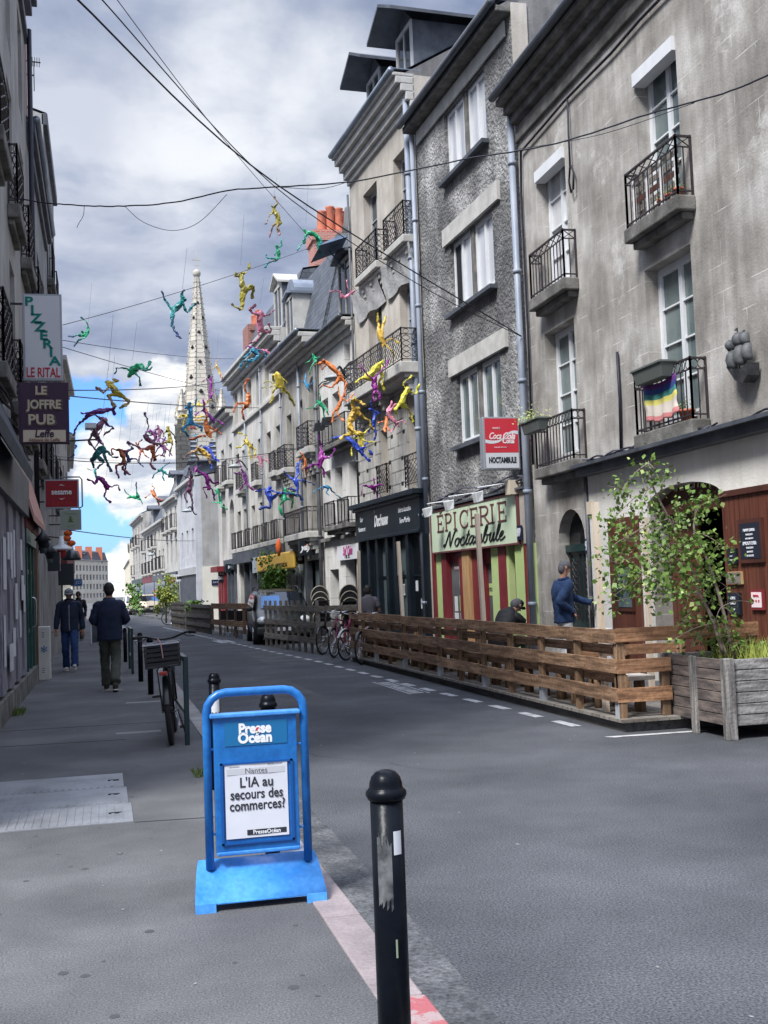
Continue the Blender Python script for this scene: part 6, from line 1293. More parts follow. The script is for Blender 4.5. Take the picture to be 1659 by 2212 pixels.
# ================================================================ bicycles
def mk_bike(loc,ang,fm,label,crate=False,rimm='chrome',guard='bikeblack',steer=0.,lean=0.):
    t=empty('bicycle',loc,ang,label=label,cat='bicycle'); t.rotation_euler=(lean,0,ang)
    Rw=.335; RH=(-.52,0,Rw); FH=(.55,0,Rw); BB=(-.1,0,.28); ST=(-.28,0,.78); HT=(.34,0,.88); HB=(.40,0,.68)
    m=MB(); 
    for a,b,r in ((BB,ST,.016),(ST,HT,.017),(BB,HB,.02),(HT,HB,.022)): m.tube([a,b],r,8)
    for s in (-1,1): m.tube([(BB[0],s*.03,BB[2]),(RH[0],s*.055,RH[2])],.010,6); m.tube([(ST[0],s*.02,ST[2]-.04),(RH[0],s*.055,RH[2])],.008,6)
    m.build('frame',MT[fm],t,local=True)
    m=MB(); 
    for s in (-1,1): m.tube([(HB[0],s*.03,HB[2]),(.44,s*.05,.6),(FH[0],s*.05,FH[2])],.011,6)
    m.build('fork',MT[fm],t,local=True)
    for c in (RH,FH):
        m=MB(); m.tube([(c[0]+Rw*.955*math.cos(a*math.pi/18),0,Rw+Rw*.955*math.sin(a*math.pi/18)) for a in range(36)],.026 if crate else .020,8,closed=True); w_=m.build('wheel',MT['rubber'],t,local=True)
        m=MB(); m.tube([(c[0]+Rw*.885*math.cos(a*math.pi/18),0,Rw+Rw*.885*math.sin(a*math.pi/18)) for a in range(36)],.010,6,closed=True)
        for k in range(24): a=k*math.pi/12; m.bar((c[0]+.02*math.cos(a+.6),(.022 if k%2 else -.022),Rw+.02*math.sin(a+.6)),(c[0]+Rw*.88*math.cos(a),0,Rw+Rw*.88*math.sin(a)),.003)
        m.tube([(c[0],-.045,Rw),(c[0],.045,Rw)],.02,8); m.build('rim',MT[rimm],w_,local=True)
        m=MB(); m.smooth=True; A0,A1=(.2,2.9) if c is RH else (.5,2.6); P=[]
        for k in range(15):
            a=A0+(A1-A0)*k/14
            for y in (-.028,0,.028): r=Rw*1.06+(.008 if y==0 else 0); P.append((c[0]+r*math.cos(a),y,Rw+r*math.sin(a)))
        m.add(P,[(3*k+j,3*k+j+1,3*k+j+4,3*k+j+3) for k in range(14) for j in (0,1)]); m.build('mudguard',MT[guard],t,local=True)
    m=MB(); m.tube([HT,(.315,0,.98)],.014,8); hx=.31
    m.tube(smoothpath([(hx-.12,-.32,1.04),(hx-.02,-.22,1.04),(hx+.03,-.08,1.0),(hx+.03,.08,1.0),(hx-.02,.22,1.04),(hx-.12,.32,1.04)],4),.011,8); hb=m.build('handlebar',MT['bikeblack' if crate else 'chrome'],t,local=True)
    [MB().tube([(hx-.06,s*.26,1.042),(hx-.13,s*.33,1.04)],.018,8).build('grip',MT['rubber'],hb,local=True) for s in (-1,1)]
    m=MB(); [m.tube(smoothpath([(hx,s*.2,1.03),(hx+.05,s*.24,1.0),(hx-.03,s*.32,1.0)],4),.006,5) for s in (-1,1)]; m.tube(smoothpath([(hx,.12,1.0),(hx+.16,.05,.95),(hx+.12,0,.7)],5),.004,5); m.build('brake_lever',MT['iron'],hb,local=True)
    m=MB(); m.tube([ST,(-.31,0,.92)],.013,8); m.ell((-.35,0,.955),(.11,.07,.035),12,8); m.ell((-.22,0,.95),(.11,.025,.025),10,6); m.build('saddle',MT['rubber'],t,local=True)
    m=MB(); m.tube([(BB[0]+.09*math.cos(a*.349),-.05,.28+.09*math.sin(a*.349)) for a in range(18)],.006,5,closed=True); m.tube([(BB[0],-.09,.28),(BB[0],.09,.28)],.014,8); m.bar((BB[0],-.07,.28),(BB[0]-.05,-.08,.12),.018); m.bar((BB[0],.07,.28),(BB[0]+.05,.08,.44),.018); ck=m.build('crank',MT['chrome'],t,local=True)
    for x,y,z in ((BB[0]-.05,-.13,.12),(BB[0]+.05,.13,.44)): m=MB(); m.box(x-.045,x+.045,y-.045,y+.045,z-.012,z+.012); m.build('pedal',MT['iron'],ck,local=True)
    if crate:
        t.scale=(1.08,1.02,1.06)
        m=MB()
        for s in (-1,1): m.tube([(RH[0],s*.06,Rw),(-.62,s*.07,.74)],.007,5); m.bar((-.9,s*.06,.75),(-.32,s*.06,.75),.012)
        m.build('luggage_rack',MT['iron'],t,local=True)
        x0,x1,y0,y1,z0,z1=-.88,-.50,-.17,.17,.77,1.00; m=MB(); m.box(x0,x1,y0,y1,z0,z0+.012)
        for k in range(5):
            z=z0+.02+k*.045; h_=.03 if k<4 else .022; zz=min(z+h_,z1)
            m.box(x0,x0+.008,y0,y1,z,zz); m.box(x1-.008,x1,y0,y1,z,zz); m.box(x0+.008,x1-.008,y0,y0+.008,z,zz); m.box(x0+.008,x1-.008,y1-.008,y1,z,zz)
        for x in (x0,x1-.012):
            for y in (y0,y1-.012): m.box(x-.001,x+.013,y-.001,y+.013,z0,z1)
        c=m.build('crate',MT['crate'],t,local=True); [MB().box(xx,xx+.008,y0-.008,y1+.008,z1-.012,z1+.004).build('crate_rim',MT['bikewhite'],c,local=True) for xx in (x0-.008,x1)]
        m=MB(); m.ell((-.69,.02,.96),(.13,.12,.05),10,6); m.build('bag',MT['navy'],c,local=True); m=MB(); m.tube(smoothpath([(-.885,-.01,.86),(-.89,.0,1.0),(-.80,.03,1.04)],4),.006,5); m.build('strap',MT['awnpink'],c,local=True)
        m=MB(); m.box(-.905,-.89,-.04,.04,.70,.735); bev(m.build('rear_light',MT['redlens'],t,local=True),.008)
        m=MB(); m.tube([(-.56,-.09,Rw),(-.66,-.16,.08)],.009,6); m.build('kickstand',MT['iron'],t,local=True)
    return t
mk_bike((.60+.10,12.72,0),R(85),'rubber','black city bicycle with a crate on its rear rack leaning by the green post',True,rimm='iron',lean=R(-4))
dx=(-.62,-.785); A=math.atan2(dx[1],dx[0])
for (px_,py_,fm,gd,da,lb) in ((698,1414,'bikeblack','bikeblack',0,'parked bicycle at the left of the row by the grey fence, front wheel forward'),(722,1421,'bikepink','bikeblack',.12,'parked pink-framed bicycle second from left beside the brown fence'),(748,1427,'bikepink','bikewhite',-.08,'parked bicycle with pale mudguard in the middle of the row'),(782,1436,'bikewhite','bikeblack',.05,'parked bicycle half hidden behind the brown terrace fence end')):
    c=gz(px_,py_,-.035); mk_bike((c.x-math.cos(A+da)*.55,c.y-math.sin(A+da)*.55,-.035),A+da,fm,lb,guard=gd)
c=gz(365,1350,-.035); mk_bike((c.x+.5,c.y,-.035),math.pi,'bikewhite','far white-wheeled bicycle at the end of the dark fences')
# ================================================================ terraces
def fence(name,P0,P1,z0,levels,bh,step,label,bm,pm_,off=.0,foot=True,pw=.085,over=0.,jit=.02,up=0.,cat='fence',seg=2.2,inner=False,extra=()):
    P0=Vector((P0[0],P0[1],0));P1=Vector((P1[0],P1[1],0));d=P1-P0;L_=d.length;d.normalize();nrm=Vector((d.y,-d.x,0)); t=empty(name,tuple(P0),label=label,cat=cat); rr=random.Random(int(L_*100))
    k=max(1,round(L_/step)); top=max(levels)+bh
    for i in range(k+1):
        p=P0+d*(L_*i/k if 0<i<k else (L_*i/k+(.06 if i==0 else -.06)))
        m=MB(); zb=z0+(.17 if foot else 0)
        m.bar(p-nrm*.05+Vector((0,0,zb)),p-nrm*.05+Vector((0,0,top-.02+over)),pw,.06,up=tuple(nrm)); po=m.build('post',MT[pm_],t)
        if foot and (i%2==0): m=MB(); m.bar(p-nrm*.05+Vector((0,0,z0)),p-nrm*.05+Vector((0,0,zb)),pw+.01,.07,up=tuple(nrm)); m.build('post_foot',MT['galv'],po)
        elif foot: m=MB(); m.bar(p-nrm*.05+Vector((0,0,z0)),p-nrm*.05+Vector((0,0,zb)),pw,.06,up=tuple(nrm)); m.build('post_foot',MT[pm_],po)
    ns=max(1,round(L_/seg)); 
    for z in levels:
        for i in range(ns):
            a=P0+d*(L_*i/ns+.004);b=P0+d*(L_*(i+1)/ns-.004); o=nrm*(rr.uniform(-jit,0)*.5); dz=rr.uniform(-jit,jit)*.5
            m=MB(); m.bar(a+o+Vector((0,0,z+bh/2+dz)),b+o+Vector((0,0,z+bh/2+dz)),.028,bh,up=(0,0,1)); bev(m.build('board',MT[bm],t),.003)
    if inner:
        for z in levels[:2]:
            m=MB(); a=P0-nrm*.11;b=P1-nrm*.11; zz=z+.18; m.bar(a+Vector((0,0,zz+.05)),b+Vector((0,0,zz+.05)),.025,.10); m.build('inner_board',MT[bm],t)
    return t
lv=[.26,.56,.87]
fence('terrace_fence',(5.1,24.1),(5.1,10.95),.1,lv,.145,1.1,'long brown wooden plank fence along the road side of the terrace','fence','fencepost',inner=True)
fence('terrace_fence',(5.1,10.95),(5.72,10.95),.1,lv[:2],.145,.55,'short brown plank return of the terrace fence next to the planter','fencex','fencepost')
fence('terrace_rail',(5.1,10.93),(6.75,10.93),.1,[.87],.145,1.6,'single wide brown board crossing the end of the terrace above the planter','fencex','fencepost',foot=False)
fence('terrace_fence',(6.75,12.6),(5.25,12.6),.1,[.62,.80],.12,1.5,'inner brown boards across the terrace behind the end rail','fencex','fencepost',foot=False)
def deck(x0,x1,y0,y1,z,label,n,mt_='deck'):
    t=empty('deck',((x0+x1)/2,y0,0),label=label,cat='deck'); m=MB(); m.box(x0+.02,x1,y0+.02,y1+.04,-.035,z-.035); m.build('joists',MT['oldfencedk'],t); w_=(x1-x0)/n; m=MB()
    for i in range(n): m.box(x0-.04+i*w_,x0-.04+(i+1)*w_-.012,y0-.05,y1+.05,z-.033,z)
    m.build('planks',MT[mt_],t)
deck(5.13,6.33,10.9,24.15,.1,'low plank deck carrying the brown terrace',9)
def bench(x0,x1,y0,y1,z,label,mt_='litplank'):  # seat colour is whitened to carry the light falling on it
    t=empty('bench',((x0+x1)/2,y0,.1),label=label,cat='bench',group='log-legged benches inside the brown fence'); m=MB(); m.box(x0,x1,y0,y1,z-.045,z); bev(m.build('seat',MT[mt_],t),.006)
    y=y0+.25
    while y<y1: 
        for x in (x0+.07,x1-.07): m=MB(); m.lathe([(.062,.1),(.06,z-.045)],(x,y,0),10); m.build('leg',MT['fencepost'],t)
        y+=.55
for i,(a,b) in enumerate(((11.2,14.3),(14.7,17.6),(18.,20.8),(21.2,23.9))): bench(5.30,5.66,a,b,.50,'log-legged bench, seat coloured pale as if lit, along the brown fence, number %s from the planter'%('one','two','three','four')[i])
for i,(y,lb) in enumerate(((13.2,'wooden terrace table nearest the planter behind the brown fence'),(18.6,'wooden terrace table in the middle of the brown-fenced terrace'),(22.6,'wooden terrace table at the far end of the brown-fenced terrace'))):
    t=empty('terrace_table',(6.05,y,.1),label=lb,cat='table',group='tables on the brown-fenced terrace'); m=MB()
    for k in range(4): m.box(5.83+k*.12,5.94+k*.12,y-.55,y+.55,.80,.83)
    m.build('tabletop',MT['fence'],t)
    for a in (-.45,.45): m=MB(); m.box(5.98,6.1,y+a-.05,y+a+.05,.1,.80); m.build('leg',MT['fencepost'],t)
for x,y,zt,r0,r1,lb in ((860,1170,0,(870,1335),5.25,'pale timber pole in front of the black bar doors'),(1030,1110,0,(1045,1345),5.25,'pale timber pole standing in front of the grocery sign'),(1285,1085,0,(1300,1362),5.25,'pale timber pole left of the white bar wall'),(775,1190,0,(777,1335),5.25,'pale timber pole at the far end of the brown fence near the bicycles'),(1393,1118,0,(1403,1358),6.9,'pale timber pole behind the birch leaves')):
    A,B=gx(x,y,r1),gx(*r0,r1); d=(A-B); B=B-d*((B.z-.1)/d.z); m=MB(); m.bar(B,A,.075,.055,up=(1,0,0)); tag(m.build('timber_pole',MT['woodpole'],None),lb,'pole',group='pale timber poles on the terrace')
fence('terrace_fence',(4.42,32.7),(4.95,27.3),-.03,[.22,.60,.98],.14,.62,'grey weathered plank fence in front of the parked car','oldfence','oldfence',foot=False,over=.16,seg=2.8)
fence('terrace_fence',(4.95,27.3),(5.5,27.28),-.03,[.22,.60],.14,.5,'short grey plank return between the grey fence and the bicycles','oldfence','oldfence',foot=False,over=.0,seg=2.8)
fence('terrace_rail',(4.95,27.26),(6.4,27.24),-.03,[.98],.14,1.3,'single grey top board over the chair stacks behind the bicycles','oldfence','oldfence',foot=False,seg=2.8)
fence('terrace_fence',(3.9,43.5),(4.42,37.9),-.03,[.35,.95],.2,1.4,'brown and grey open terrace fence just beyond the parked car','fence','fencepost',foot=True,seg=2.8)
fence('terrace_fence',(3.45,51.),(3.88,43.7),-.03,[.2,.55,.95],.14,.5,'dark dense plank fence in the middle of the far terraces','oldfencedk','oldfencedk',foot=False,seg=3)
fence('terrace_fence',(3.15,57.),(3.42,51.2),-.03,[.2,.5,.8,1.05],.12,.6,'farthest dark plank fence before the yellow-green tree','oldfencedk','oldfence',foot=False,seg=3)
fence('terrace_fence',(4.42,37.9),(5.6,37.8),-.03,[.35,.95],.2,1.2,'brown end boards of the open terrace fence facing the parked car','fencex','fencepost',foot=True)
for i in range(7):
    y=38.6+i*.8; x=4.95+.15*math.sin(i*2)-i*.07; t=empty('terrace_chair',(x,y,-.03),label='dark terrace chair number %s from the parked car behind the far open fence'%('one','two','three','four','five','six','seven')[i],cat='chair',group='dark terrace chairs behind the far fences')
    m=MB(); m.box(x-.2,x+.2,y-.2,y+.2,.42,.45); m.build('seat',MT['rattan'],t); m=MB(); m.box(x-.2,x+.2,y+.18,y+.2,.5,.85); m.build('backrest',MT['rattan'],t)
    for a,b in ((-1,-1),(1,-1),(1,1),(-1,1)): m=MB(); m.bar((x+a*.18,y+b*.18,.42),(x+a*.22,y+b*.22,-.03),.02); m.build('leg',MT['rattan'],t)
# stacked round-backed rattan chairs
ck=0
for (sx_,sy_,lb) in ((6.25,33.4,'left-hand stack of dark rattan chairs'),(6.25,29.15,'right-hand stack of dark rattan chairs behind the pole')):
    for k in range(5):
        z0=.09+.17*k; yy=sy_+.05*k; t=empty('rattan_chair',(sx_,yy,z0),label='%s chair up in the %s'%(('lowest','second','third','fourth','topmost')[k],lb),cat='chair',group='stacked rattan chairs by the white shop')
        m=MB(); n=14; P=[]
        for i in range(n+1): a=math.pi*i/n; P.append((sx_-.27*math.cos(a),yy+.10-.20*0,z0+.52+.33*math.sin(a)))
        P=[(sx_-.25,yy+.1,z0+.40)]+P+[(sx_+.25,yy+.1,z0+.40)]; m.tube(P,.016,7); m.build('back_hoop',MT['rattanedge'],t)
        m=MB(); m.prism([(p[0]*.995+sx_*.005,p[1]+.0,p[2]-.01) for p in P],(0,.012,0)); m.build('backrest',MT['rattan'],t)
        m=MB(); m.box(sx_-.22,sx_+.22,yy-.30,yy+.09,z0+.40,z0+.43); m.build('seat',MT['rattan'],t)
        if k==0:
            for a,b in ((-1,-.28),(1,-.28),(1,.08),(-1,.08)): m=MB(); m.bar((sx_+a*.2,yy+b,z0+.4),(sx_+a*.23,yy+b,z0),.025); m.build('leg',MT['rattanedge'],t)
# cafe table and things by the door of number 91
t=empty('covered_table',(6.75,15.2,.09),label='small table draped with a white cloth beside the man in denim',cat='table'); m=MB(); m.smooth=False
P=[]; n=32
for k in range(n): a=2*math.pi*k/n; P.append((6.75+.28*math.cos(a),15.2+.28*math.sin(a),.83))
for k in range(n): a=2*math.pi*k/n; r=.30+.03*math.sin(a*9); P.append((6.75+r*math.cos(a),15.2+r*math.sin(a),.42))
m.add(P,[tuple(range(n))]+[(k,(k+1)%n,n+(k+1)%n,n+k) for k in range(n)]); m.build('tablecloth',MT['whitecloth'],t); m=MB(); m.lathe([(.18,.09),(.03,.12),(.03,.82)],(6.75,15.2,0),10); m.build('pedestal',MT['iron'],t)
# ================================================================ planter with birch
X0,Y0,Y1=5.71,9.86,11.18; X1=7.10; zt=gx(1437,1412,X0).z; zt=(zt+gx(1562,1424,X0).z)/2; print('planter z',zt)
t=empty('planter',((X0+X1)/2,(Y0+Y1)/2,0),label='large square grey weathered timber planter at right holding the birch',cat='planter')
g=-.035; nb=6; bh=(zt-.13-g)/nb
for f in range(4):
    m=MB()
    for k in range(nb):
        z0=g+.13+k*bh; z1=z0+bh-.008
        if f==0: m.box(X0+.03,X0+.06,Y0+.06,Y1-.06,z0,z1)
        if f==1: m.box(X0+.06,X1-.06,Y0+.03,Y0+.06,z0,z1)
        if f==2: m.box(X1-.06,X1-.03,Y0+.06,Y1-.06,z0,z1)
        if f==3: m.box(X0+.06,X1-.06,Y1-.06,Y1-.03,z0,z1)
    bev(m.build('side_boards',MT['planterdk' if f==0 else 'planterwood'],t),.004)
for x in (X0,X1-.1):
    for y in (Y0,Y1-.1): m=MB(); m.box(x,x+.1,y,y+.1,g,zt+.004); bev(m.build('corner_post',MT['planterpost'],t),.006)
for x,y in ((X0-.0,(Y0+Y1)/2-.05),): m=MB(); m.box(x,x+.04,y,y+.1,g,zt+.002); bev(m.build('batten',MT['planterpost'],t),.005)
m=MB(); m.box(X0+.06,X1-.06,Y0+.06,Y1-.06,zt-.12,zt-.06); m.build('soil',MT['soil'],t)
def leafmesh(m,c,s,rr,nrm=None):
    d=Vector((rr.gauss(0,1),rr.gauss(0,1),rr.gauss(-.3,.8))).normalized(); e_=d.cross(Vector((rr.gauss(0,1),rr.gauss(0,1),rr.gauss(0,1)))).normalized()
    m.add([c,c+d*s*.35+e_*s*.42,c+d*s,c+d*s*.35-e_*s*.42],[(0,1,2,3)])
tr=empty('birch_tree',(6.35,10.5,zt-.1),label='young birch with loose green leaves leaning left out of the timber planter',cat='tree')
rr=random.Random(21); YB=10.5
tp=lambda x,y,dy=0: gy(x,y,YB+dy)
m=MB(); trunks=[[(1563,1412),(1535,1330),(1510,1280),(1480,1190),(1445,1120),(1410,1050),(1400,1000)],[(1585,1420),(1560,1310),(1530,1215),(1500,1150),(1505,1100)],[(1570,1418),(1545,1345),(1520,1300)]]
for k,T_ in enumerate(trunks):
    P=smoothpath([tp(x,y,.05*k*(i/6)) for i,(x,y) in enumerate(T_)],4); n_=len(P); m.tube(P,[.017*(1-.75*i/n_)+.003 for i in range(n_)],7)
m.build('trunk',MT['bark'],tr)
cl=[(1402,1005,30,40),(1425,1035,32,45),(1345,1055,36,40),(1385,1085,38,60),(1325,1120,34,50),(1350,1165,42,70),(1330,1215,40,80),(1400,1150,45,80),(1455,1125,40,80),(1505,1095,42,85),(1525,1075,22,30),(1440,1200,60,230),(1390,1240,60,230),(1345,1265,48,140),(1320,1300,30,30),(1430,1275,52,190),(1490,1180,60,230),(1530,1240,48,190),(1480,1270,50,190),(1540,1290,40,110),(1560,1180,24,30),(1500,1335,30,50),(1475,1345,22,30),(1590,1340,30,45),(1575,1385,40,130),(1600,1395,35,90),(1545,1400,30,60),(1500,1385,30,35),(1450,1385,14,14),(1545,1345,30,60),(1620,1300,8,4),(1320,1180,22,20)]
bm=MB(); lm=MB(); l2=MB()
for (x,y,r,n_) in cl:
    dy=rr.uniform(-.35,.35) if y<1330 else rr.uniform(-.2,.2); c=tp(x,y,dy); rad=r/CF*(c.y*1.08); 
    # twig to the nearest trunk point
    best=min(((abs(x-a)+abs(y-b-30)),a,b) for T_ in trunks for a,b in T_); A=tp(best[1],best[2]); bm.tube(smoothpath([A,A.lerp(c,.5)+Vector((0,0,.03)),c],3),[.006]*3+[.004]*3+[.002],4)
    for k in range(6): bm.bar(c,c+Vector((rr.gauss(0,1),rr.gauss(0,1),rr.gauss(0,.7)))*rad*.6,.003)
    for k in range(int(n_*(1.3 if y<1230 else .85))):
        p=c+Vector((rr.gauss(0,.50)*rad,rr.gauss(0,.9)*rad,rr.gauss(0,.47)*rad)); leafmesh(l2 if rr.random()<.07 else lm,p,rr.uniform(.032,.070),rr)
bm.build('branch',MT['bark'],tr); lm.build('foliage',MT['leaf'],tr); l2.build('young_leaves',MT['leaflite'],tr)
m=MB(); 
for k in range(420): p=Vector((rr.uniform(X0+.35,X1-.3),rr.uniform(Y0+.1,Y1-.2),zt-.07)); d=Vector((rr.gauss(0,.35),rr.gauss(0,.35),1)).normalized()*rr.uniform(.05,.28); e_=Vector((rr.gauss(0,1),rr.gauss(0,1),0)).normalized()*.006; m.add([p-e_,p+e_,p+d*.6+e_,p+d],[(0,1,2,3)])
m.build('planter_herbs',MT['treeyellow'],kind='stuff',label='tangle of herbs and grasses growing in the timber planter',cat='plants')
# other trees
def bush(name,label,c,r,n_,mt_,ls,seed,trunk=0.):
    t=empty(name,(c[0],c[1],c[2]-r[2]-trunk),label=label,cat='tree'); rr=random.Random(seed); m=MB(); c=Vector(c)
    sub=[(Vector((rr.gauss(0,.5)*r[0],rr.gauss(0,.5)*r[1],rr.gauss(0,.5)*r[2])),rr.uniform(.25,.5)) for k in range(16)]
    for k in range(n_):
        s,q_=rr.choice(sub); leafmesh(m,c+s+Vector((rr.gauss(0,r[0]*q_*.6),rr.gauss(0,r[1]*q_*.6),rr.gauss(0,r[2]*q_*.6))),ls*rr.uniform(.6,1.3),rr)
    m.build('crown',MT[mt_],t); m=MB(); m.tube([(c.x,c.y,c.z-r[2]-trunk),(c.x+.02,c.y,c.z-r[2]*.5),(c.x,c.y,c.z)],[.05,.04,.015],7)
    for k in range(6): s,_=sub[k]; m.tube([(c.x,c.y,c.z-r[2]*.4),c+s],[.018,.006],5)
    m.build('trunk',MT['bark'],t); return t
bush('tree','leafy green tree in front of the yellow fascia sign behind the car roof',(5.75,39.6,1.9),(.62,.6,.62),1500,'treegreen',.11,31,.7)
bush('tree','small yellow-green tree at the end of the far terraces',(3.0,58.5,1.45),(.45,.5,.85),1700,'treeyellow',.12,32,.5)
bush('shrub','ragged greenery on top of the far dark fence',(3.7,50.,1.1),(.45,1.2,.16),260,'treegreen',.12,33)
bush('shrub','dark green shrub below the far pale houses beside the parked cars',(2.35,88,1.3),(.6,2.,.9),500,'treegreen',.2,34)
# ================================================================ parked car (small people carrier)
def mk_car(loc,rz,label,body='carpaint',detail=True):
    t=empty('parked_car',loc,rz,label=label,cat='car'); m=MB(); m.smooth=True   # local: +x forward, y left
    Hw=.85; S_=[(-2.05,.45,.95,.95,.70),(-2.0,.28,1.02,1.52,.80),(-1.7,.2,1.05,1.61,.84),(-.9,.18,1.03,1.63,.85),(0.,.18,1.0,1.61,.85),(.55,.18,.97,1.52,.85),(1.15,.18,.96,1.02,.85),(1.6,.2,.86,.92,.83),(1.95,.26,.74,.78,.76),(2.08,.38,.62,.64,.62)]
    rings=[]
    for x,zb,zs,zt,hw in S_:
        top=hw-.16 if zt>1.1 else hw-.1
        if zt>1.1: rings.append([(x,0,zb),(x,hw*.9,zb),(x,hw,zb+.2),(x,hw,zs-.08),(x,hw-.03,zs),(x,top+.02,zt-.1),(x,top-.08,zt-.01),(x,0,zt+.02)])
        else: rings.append([(x,0,zb),(x,hw*.9,zb),(x,hw,zb+.12),(x,hw,zs-.16),(x,hw-.04,zs-.06),(x,hw-.12,zs),(x,hw*.5,zt+.0),(x,0,zt+.02)])
    vs=[];k=8
    for r in rings: vs+=r+[(a,-b,c) for a,b,c in r[1:-1][::-1]]
    n=14; fs=[(i*n+j,i*n+(j+1)%n,(i+1)*n+(j+1)%n,(i+1)*n+j) for i in range(len(rings)-1) for j in range(n)]+[tuple(range(n))[::-1],tuple((len(rings)-1)*n+j for j in range(n))]
    m.add(vs,fs); b=m.build('body',MT[body],t,local=True); sb=b.modifiers.new('s','SUBSURF'); sb.levels=1; sb.render_levels=2
    def quad(name,P,mt_,par=t): m=MB(); c=sum((Vector(p) for p in P),Vector())/len(P); m.add(P,[tuple(range(len(P)))]); return m.build(name,MT[mt_],par,local=True)
    w=quad('windscreen',[(1.16,-.66,1.02),(1.16,.66,1.02),(.66,.56,1.52),(.66,-.56,1.52)],'carglass')
    for v in w.data.vertices: v.co.x+=.045
    quad('sunshade',[(1.185,-.60,1.06),(1.185,-.02,1.06),(.82,-.02,1.42),(.82,-.55,1.42)],'sunshade',w)
    for s in (-1,1):
        for x0,x1,x2,x3 in ((.30,1.02,.42,.25),(-.6,.22,.17,-.55),(-1.7,-.68,-.63,-1.55)):
            quad('side_window',[(x0,s*.845,1.0),(x1,s*.845,1.0),(x2 if x0>0 else x2,s*.725,1.48),(x3,s*.725,1.48)],'carglass')
        m=MB(); m.ell((.98,s*.95,1.05),(.07,.11,.08),10,7); m.build('wing_mirror',MT['carplastic'],t,local=True)
        m=MB(); m.ell((1.86,s*.62,.70),(.20,.17,.13),12,8); m.build('headlight',MT['carlight'],t,local=True)
        m=MB(); m.tube(smoothpath([(-1.6,s*.62,1.60),(-1.4,s*.62,1.68),(.1,s*.62,1.68),(.3,s*.62,1.58)],4),.02,7); m.build('roof_rail',MT['carplastic'],t,local=True)
        m=MB(); m.box(-1.5,1.3,s*.85-.012,s*.85+.012,.50,.60); m.build('side_trim',MT['carplastic'],t,local=True)
        for x in (-1.3,1.32):
            m=MB(); m.tube([(x,s*.66,.31),(x,s*.87,.31)],.31,24); wh=m.build('wheel',MT['rubber'],t,local=True); m=MB(); m.tube([(x,s*.86,.31),(x,s*.885,.31)],.19,18); m.build('hubcap',MT['chrome'],wh,local=True)
            m=MB(); m.tube([(x,s*.60,.33),(x,s*.853,.33)],.36,24); m.build('wheel_arch',MT['shut'],t,local=True)
    m=MB(); m.box(1.9,2.12,-.8,.8,.28,.52); bev(m.build('bumper',MT['carplastic'],t,local=True),.06,3); m=MB(); m.box(2.1,2.135,-.26,.26,.40,.50); m.build('number_plate',MT['signwhite'],t,local=True)
    m=MB(); m.box(1.97,2.1,-.35,.35,.6,.70); m.build('grille',MT['shut'],t,local=True); return t
mk_car((5.2,35.25,-.035),R(-90-3),'dark green people carrier parked facing us behind the grey fence')
mk_car((2.5,104,-.035),R(-88),'pale car parked in the distance beyond the walker in khaki trousers','whiteframe',False)
mk_car((2.75,97,-.035),R(-88),'second distant parked car beyond the far fences','creamsign',False)
# ================================================================ boards and lamps further off
A=gz(197,1390,0); B=gz(228,1386,0); yA=gz(205,1392).y; zt=gy(212,1316,yA).z; x0,x1=gy(197,1350,yA).x,gy(228,1350,yA).x
t=empty('pavement_board',((x0+x1)/2,yA,0),label='plain grey A-board standing on the far left pavement between the two walkers',cat='pavement board'); m=MB(); m.box(x0,x1,yA,yA+.03,.06,zt); m.build('panel',MT['zincdk'],t)
m=MB()
for x in (x0,x1): m.bar((x,yA,0),(x,yA,zt),.035); m.bar((x,yA+.5,0),(x,yA,zt),.03)
m.bar((x0,yA,zt),(x1,yA,zt),.035); m.build('board_frame',MT['whiteframe'],t)
def street_lamp(P,H0,wallP,label):
    t=empty('street_lamp',tuple(P),label=label,cat='street lamp',group='swan-neck lamps fixed to the right facades'); P=Vector(P); m=MB(); m.lathe([(.03,.12),(.1,.09),(.30,.0),(.31,-.03),(.22,-.07),(.05,-.09)],P,16); m.build('lamp_head',MT['lampgrey'],t)
    Wp=Vector(wallP); m=MB(); m.tube(smoothpath([P+Vector((0,0,.1)),P.lerp(Wp,.35)+Vector((0,0,.28)),P.lerp(Wp,.75)+Vector((0,0,-.02)),Wp],6),.035,8); m.build('arm',MT['lampdk'],t)
for z_,x,y,Yd,x2,y2,lb in (('F',400,455,30.6,570,420,'swan-neck street lamp in front of the scrolled balcony at the beige house'),('C',1080,120,47,1300,170,'swan-neck street lamp behind the purple figure on the pale house'),('C',455,700,62,580,745,'swan-neck street lamp on the far white house'),('i',540,1060,84,620,1095,'tiny swan-neck street lamp in the far right row')):
    P=gy(*q(z_,x,y),Yd); d=rayd(*q(z_,x2,y2)); 
    Wp=gy(*q(z_,x2,y2),Yd+.2); street_lamp(P,0,Wp,lb)
for z_,x,y,Yd,lb in (('E',850,110,33.,'lower black floodlight on the pipe between white and grey houses'),('E',950,35,32.6,'upper black floodlight on the pipe between white and grey houses')):
    P=gy(*q(z_,x,y),Yd); m=MB(); m.hexa([P+Vector(v) for v in ((-.18,-.1,-.12),(.14,-.1,-.08),(.14,.1,-.08),(-.18,.1,-.12),(-.12,-.1,.12),(.2,-.1,.14),(.2,.1,.14),(-.12,.1,.12))]); m.bar(P,P+Vector((.3,.1,.05)),.04); m.build('floodlight',MT['lampdk'],None,lb,'floodlight')
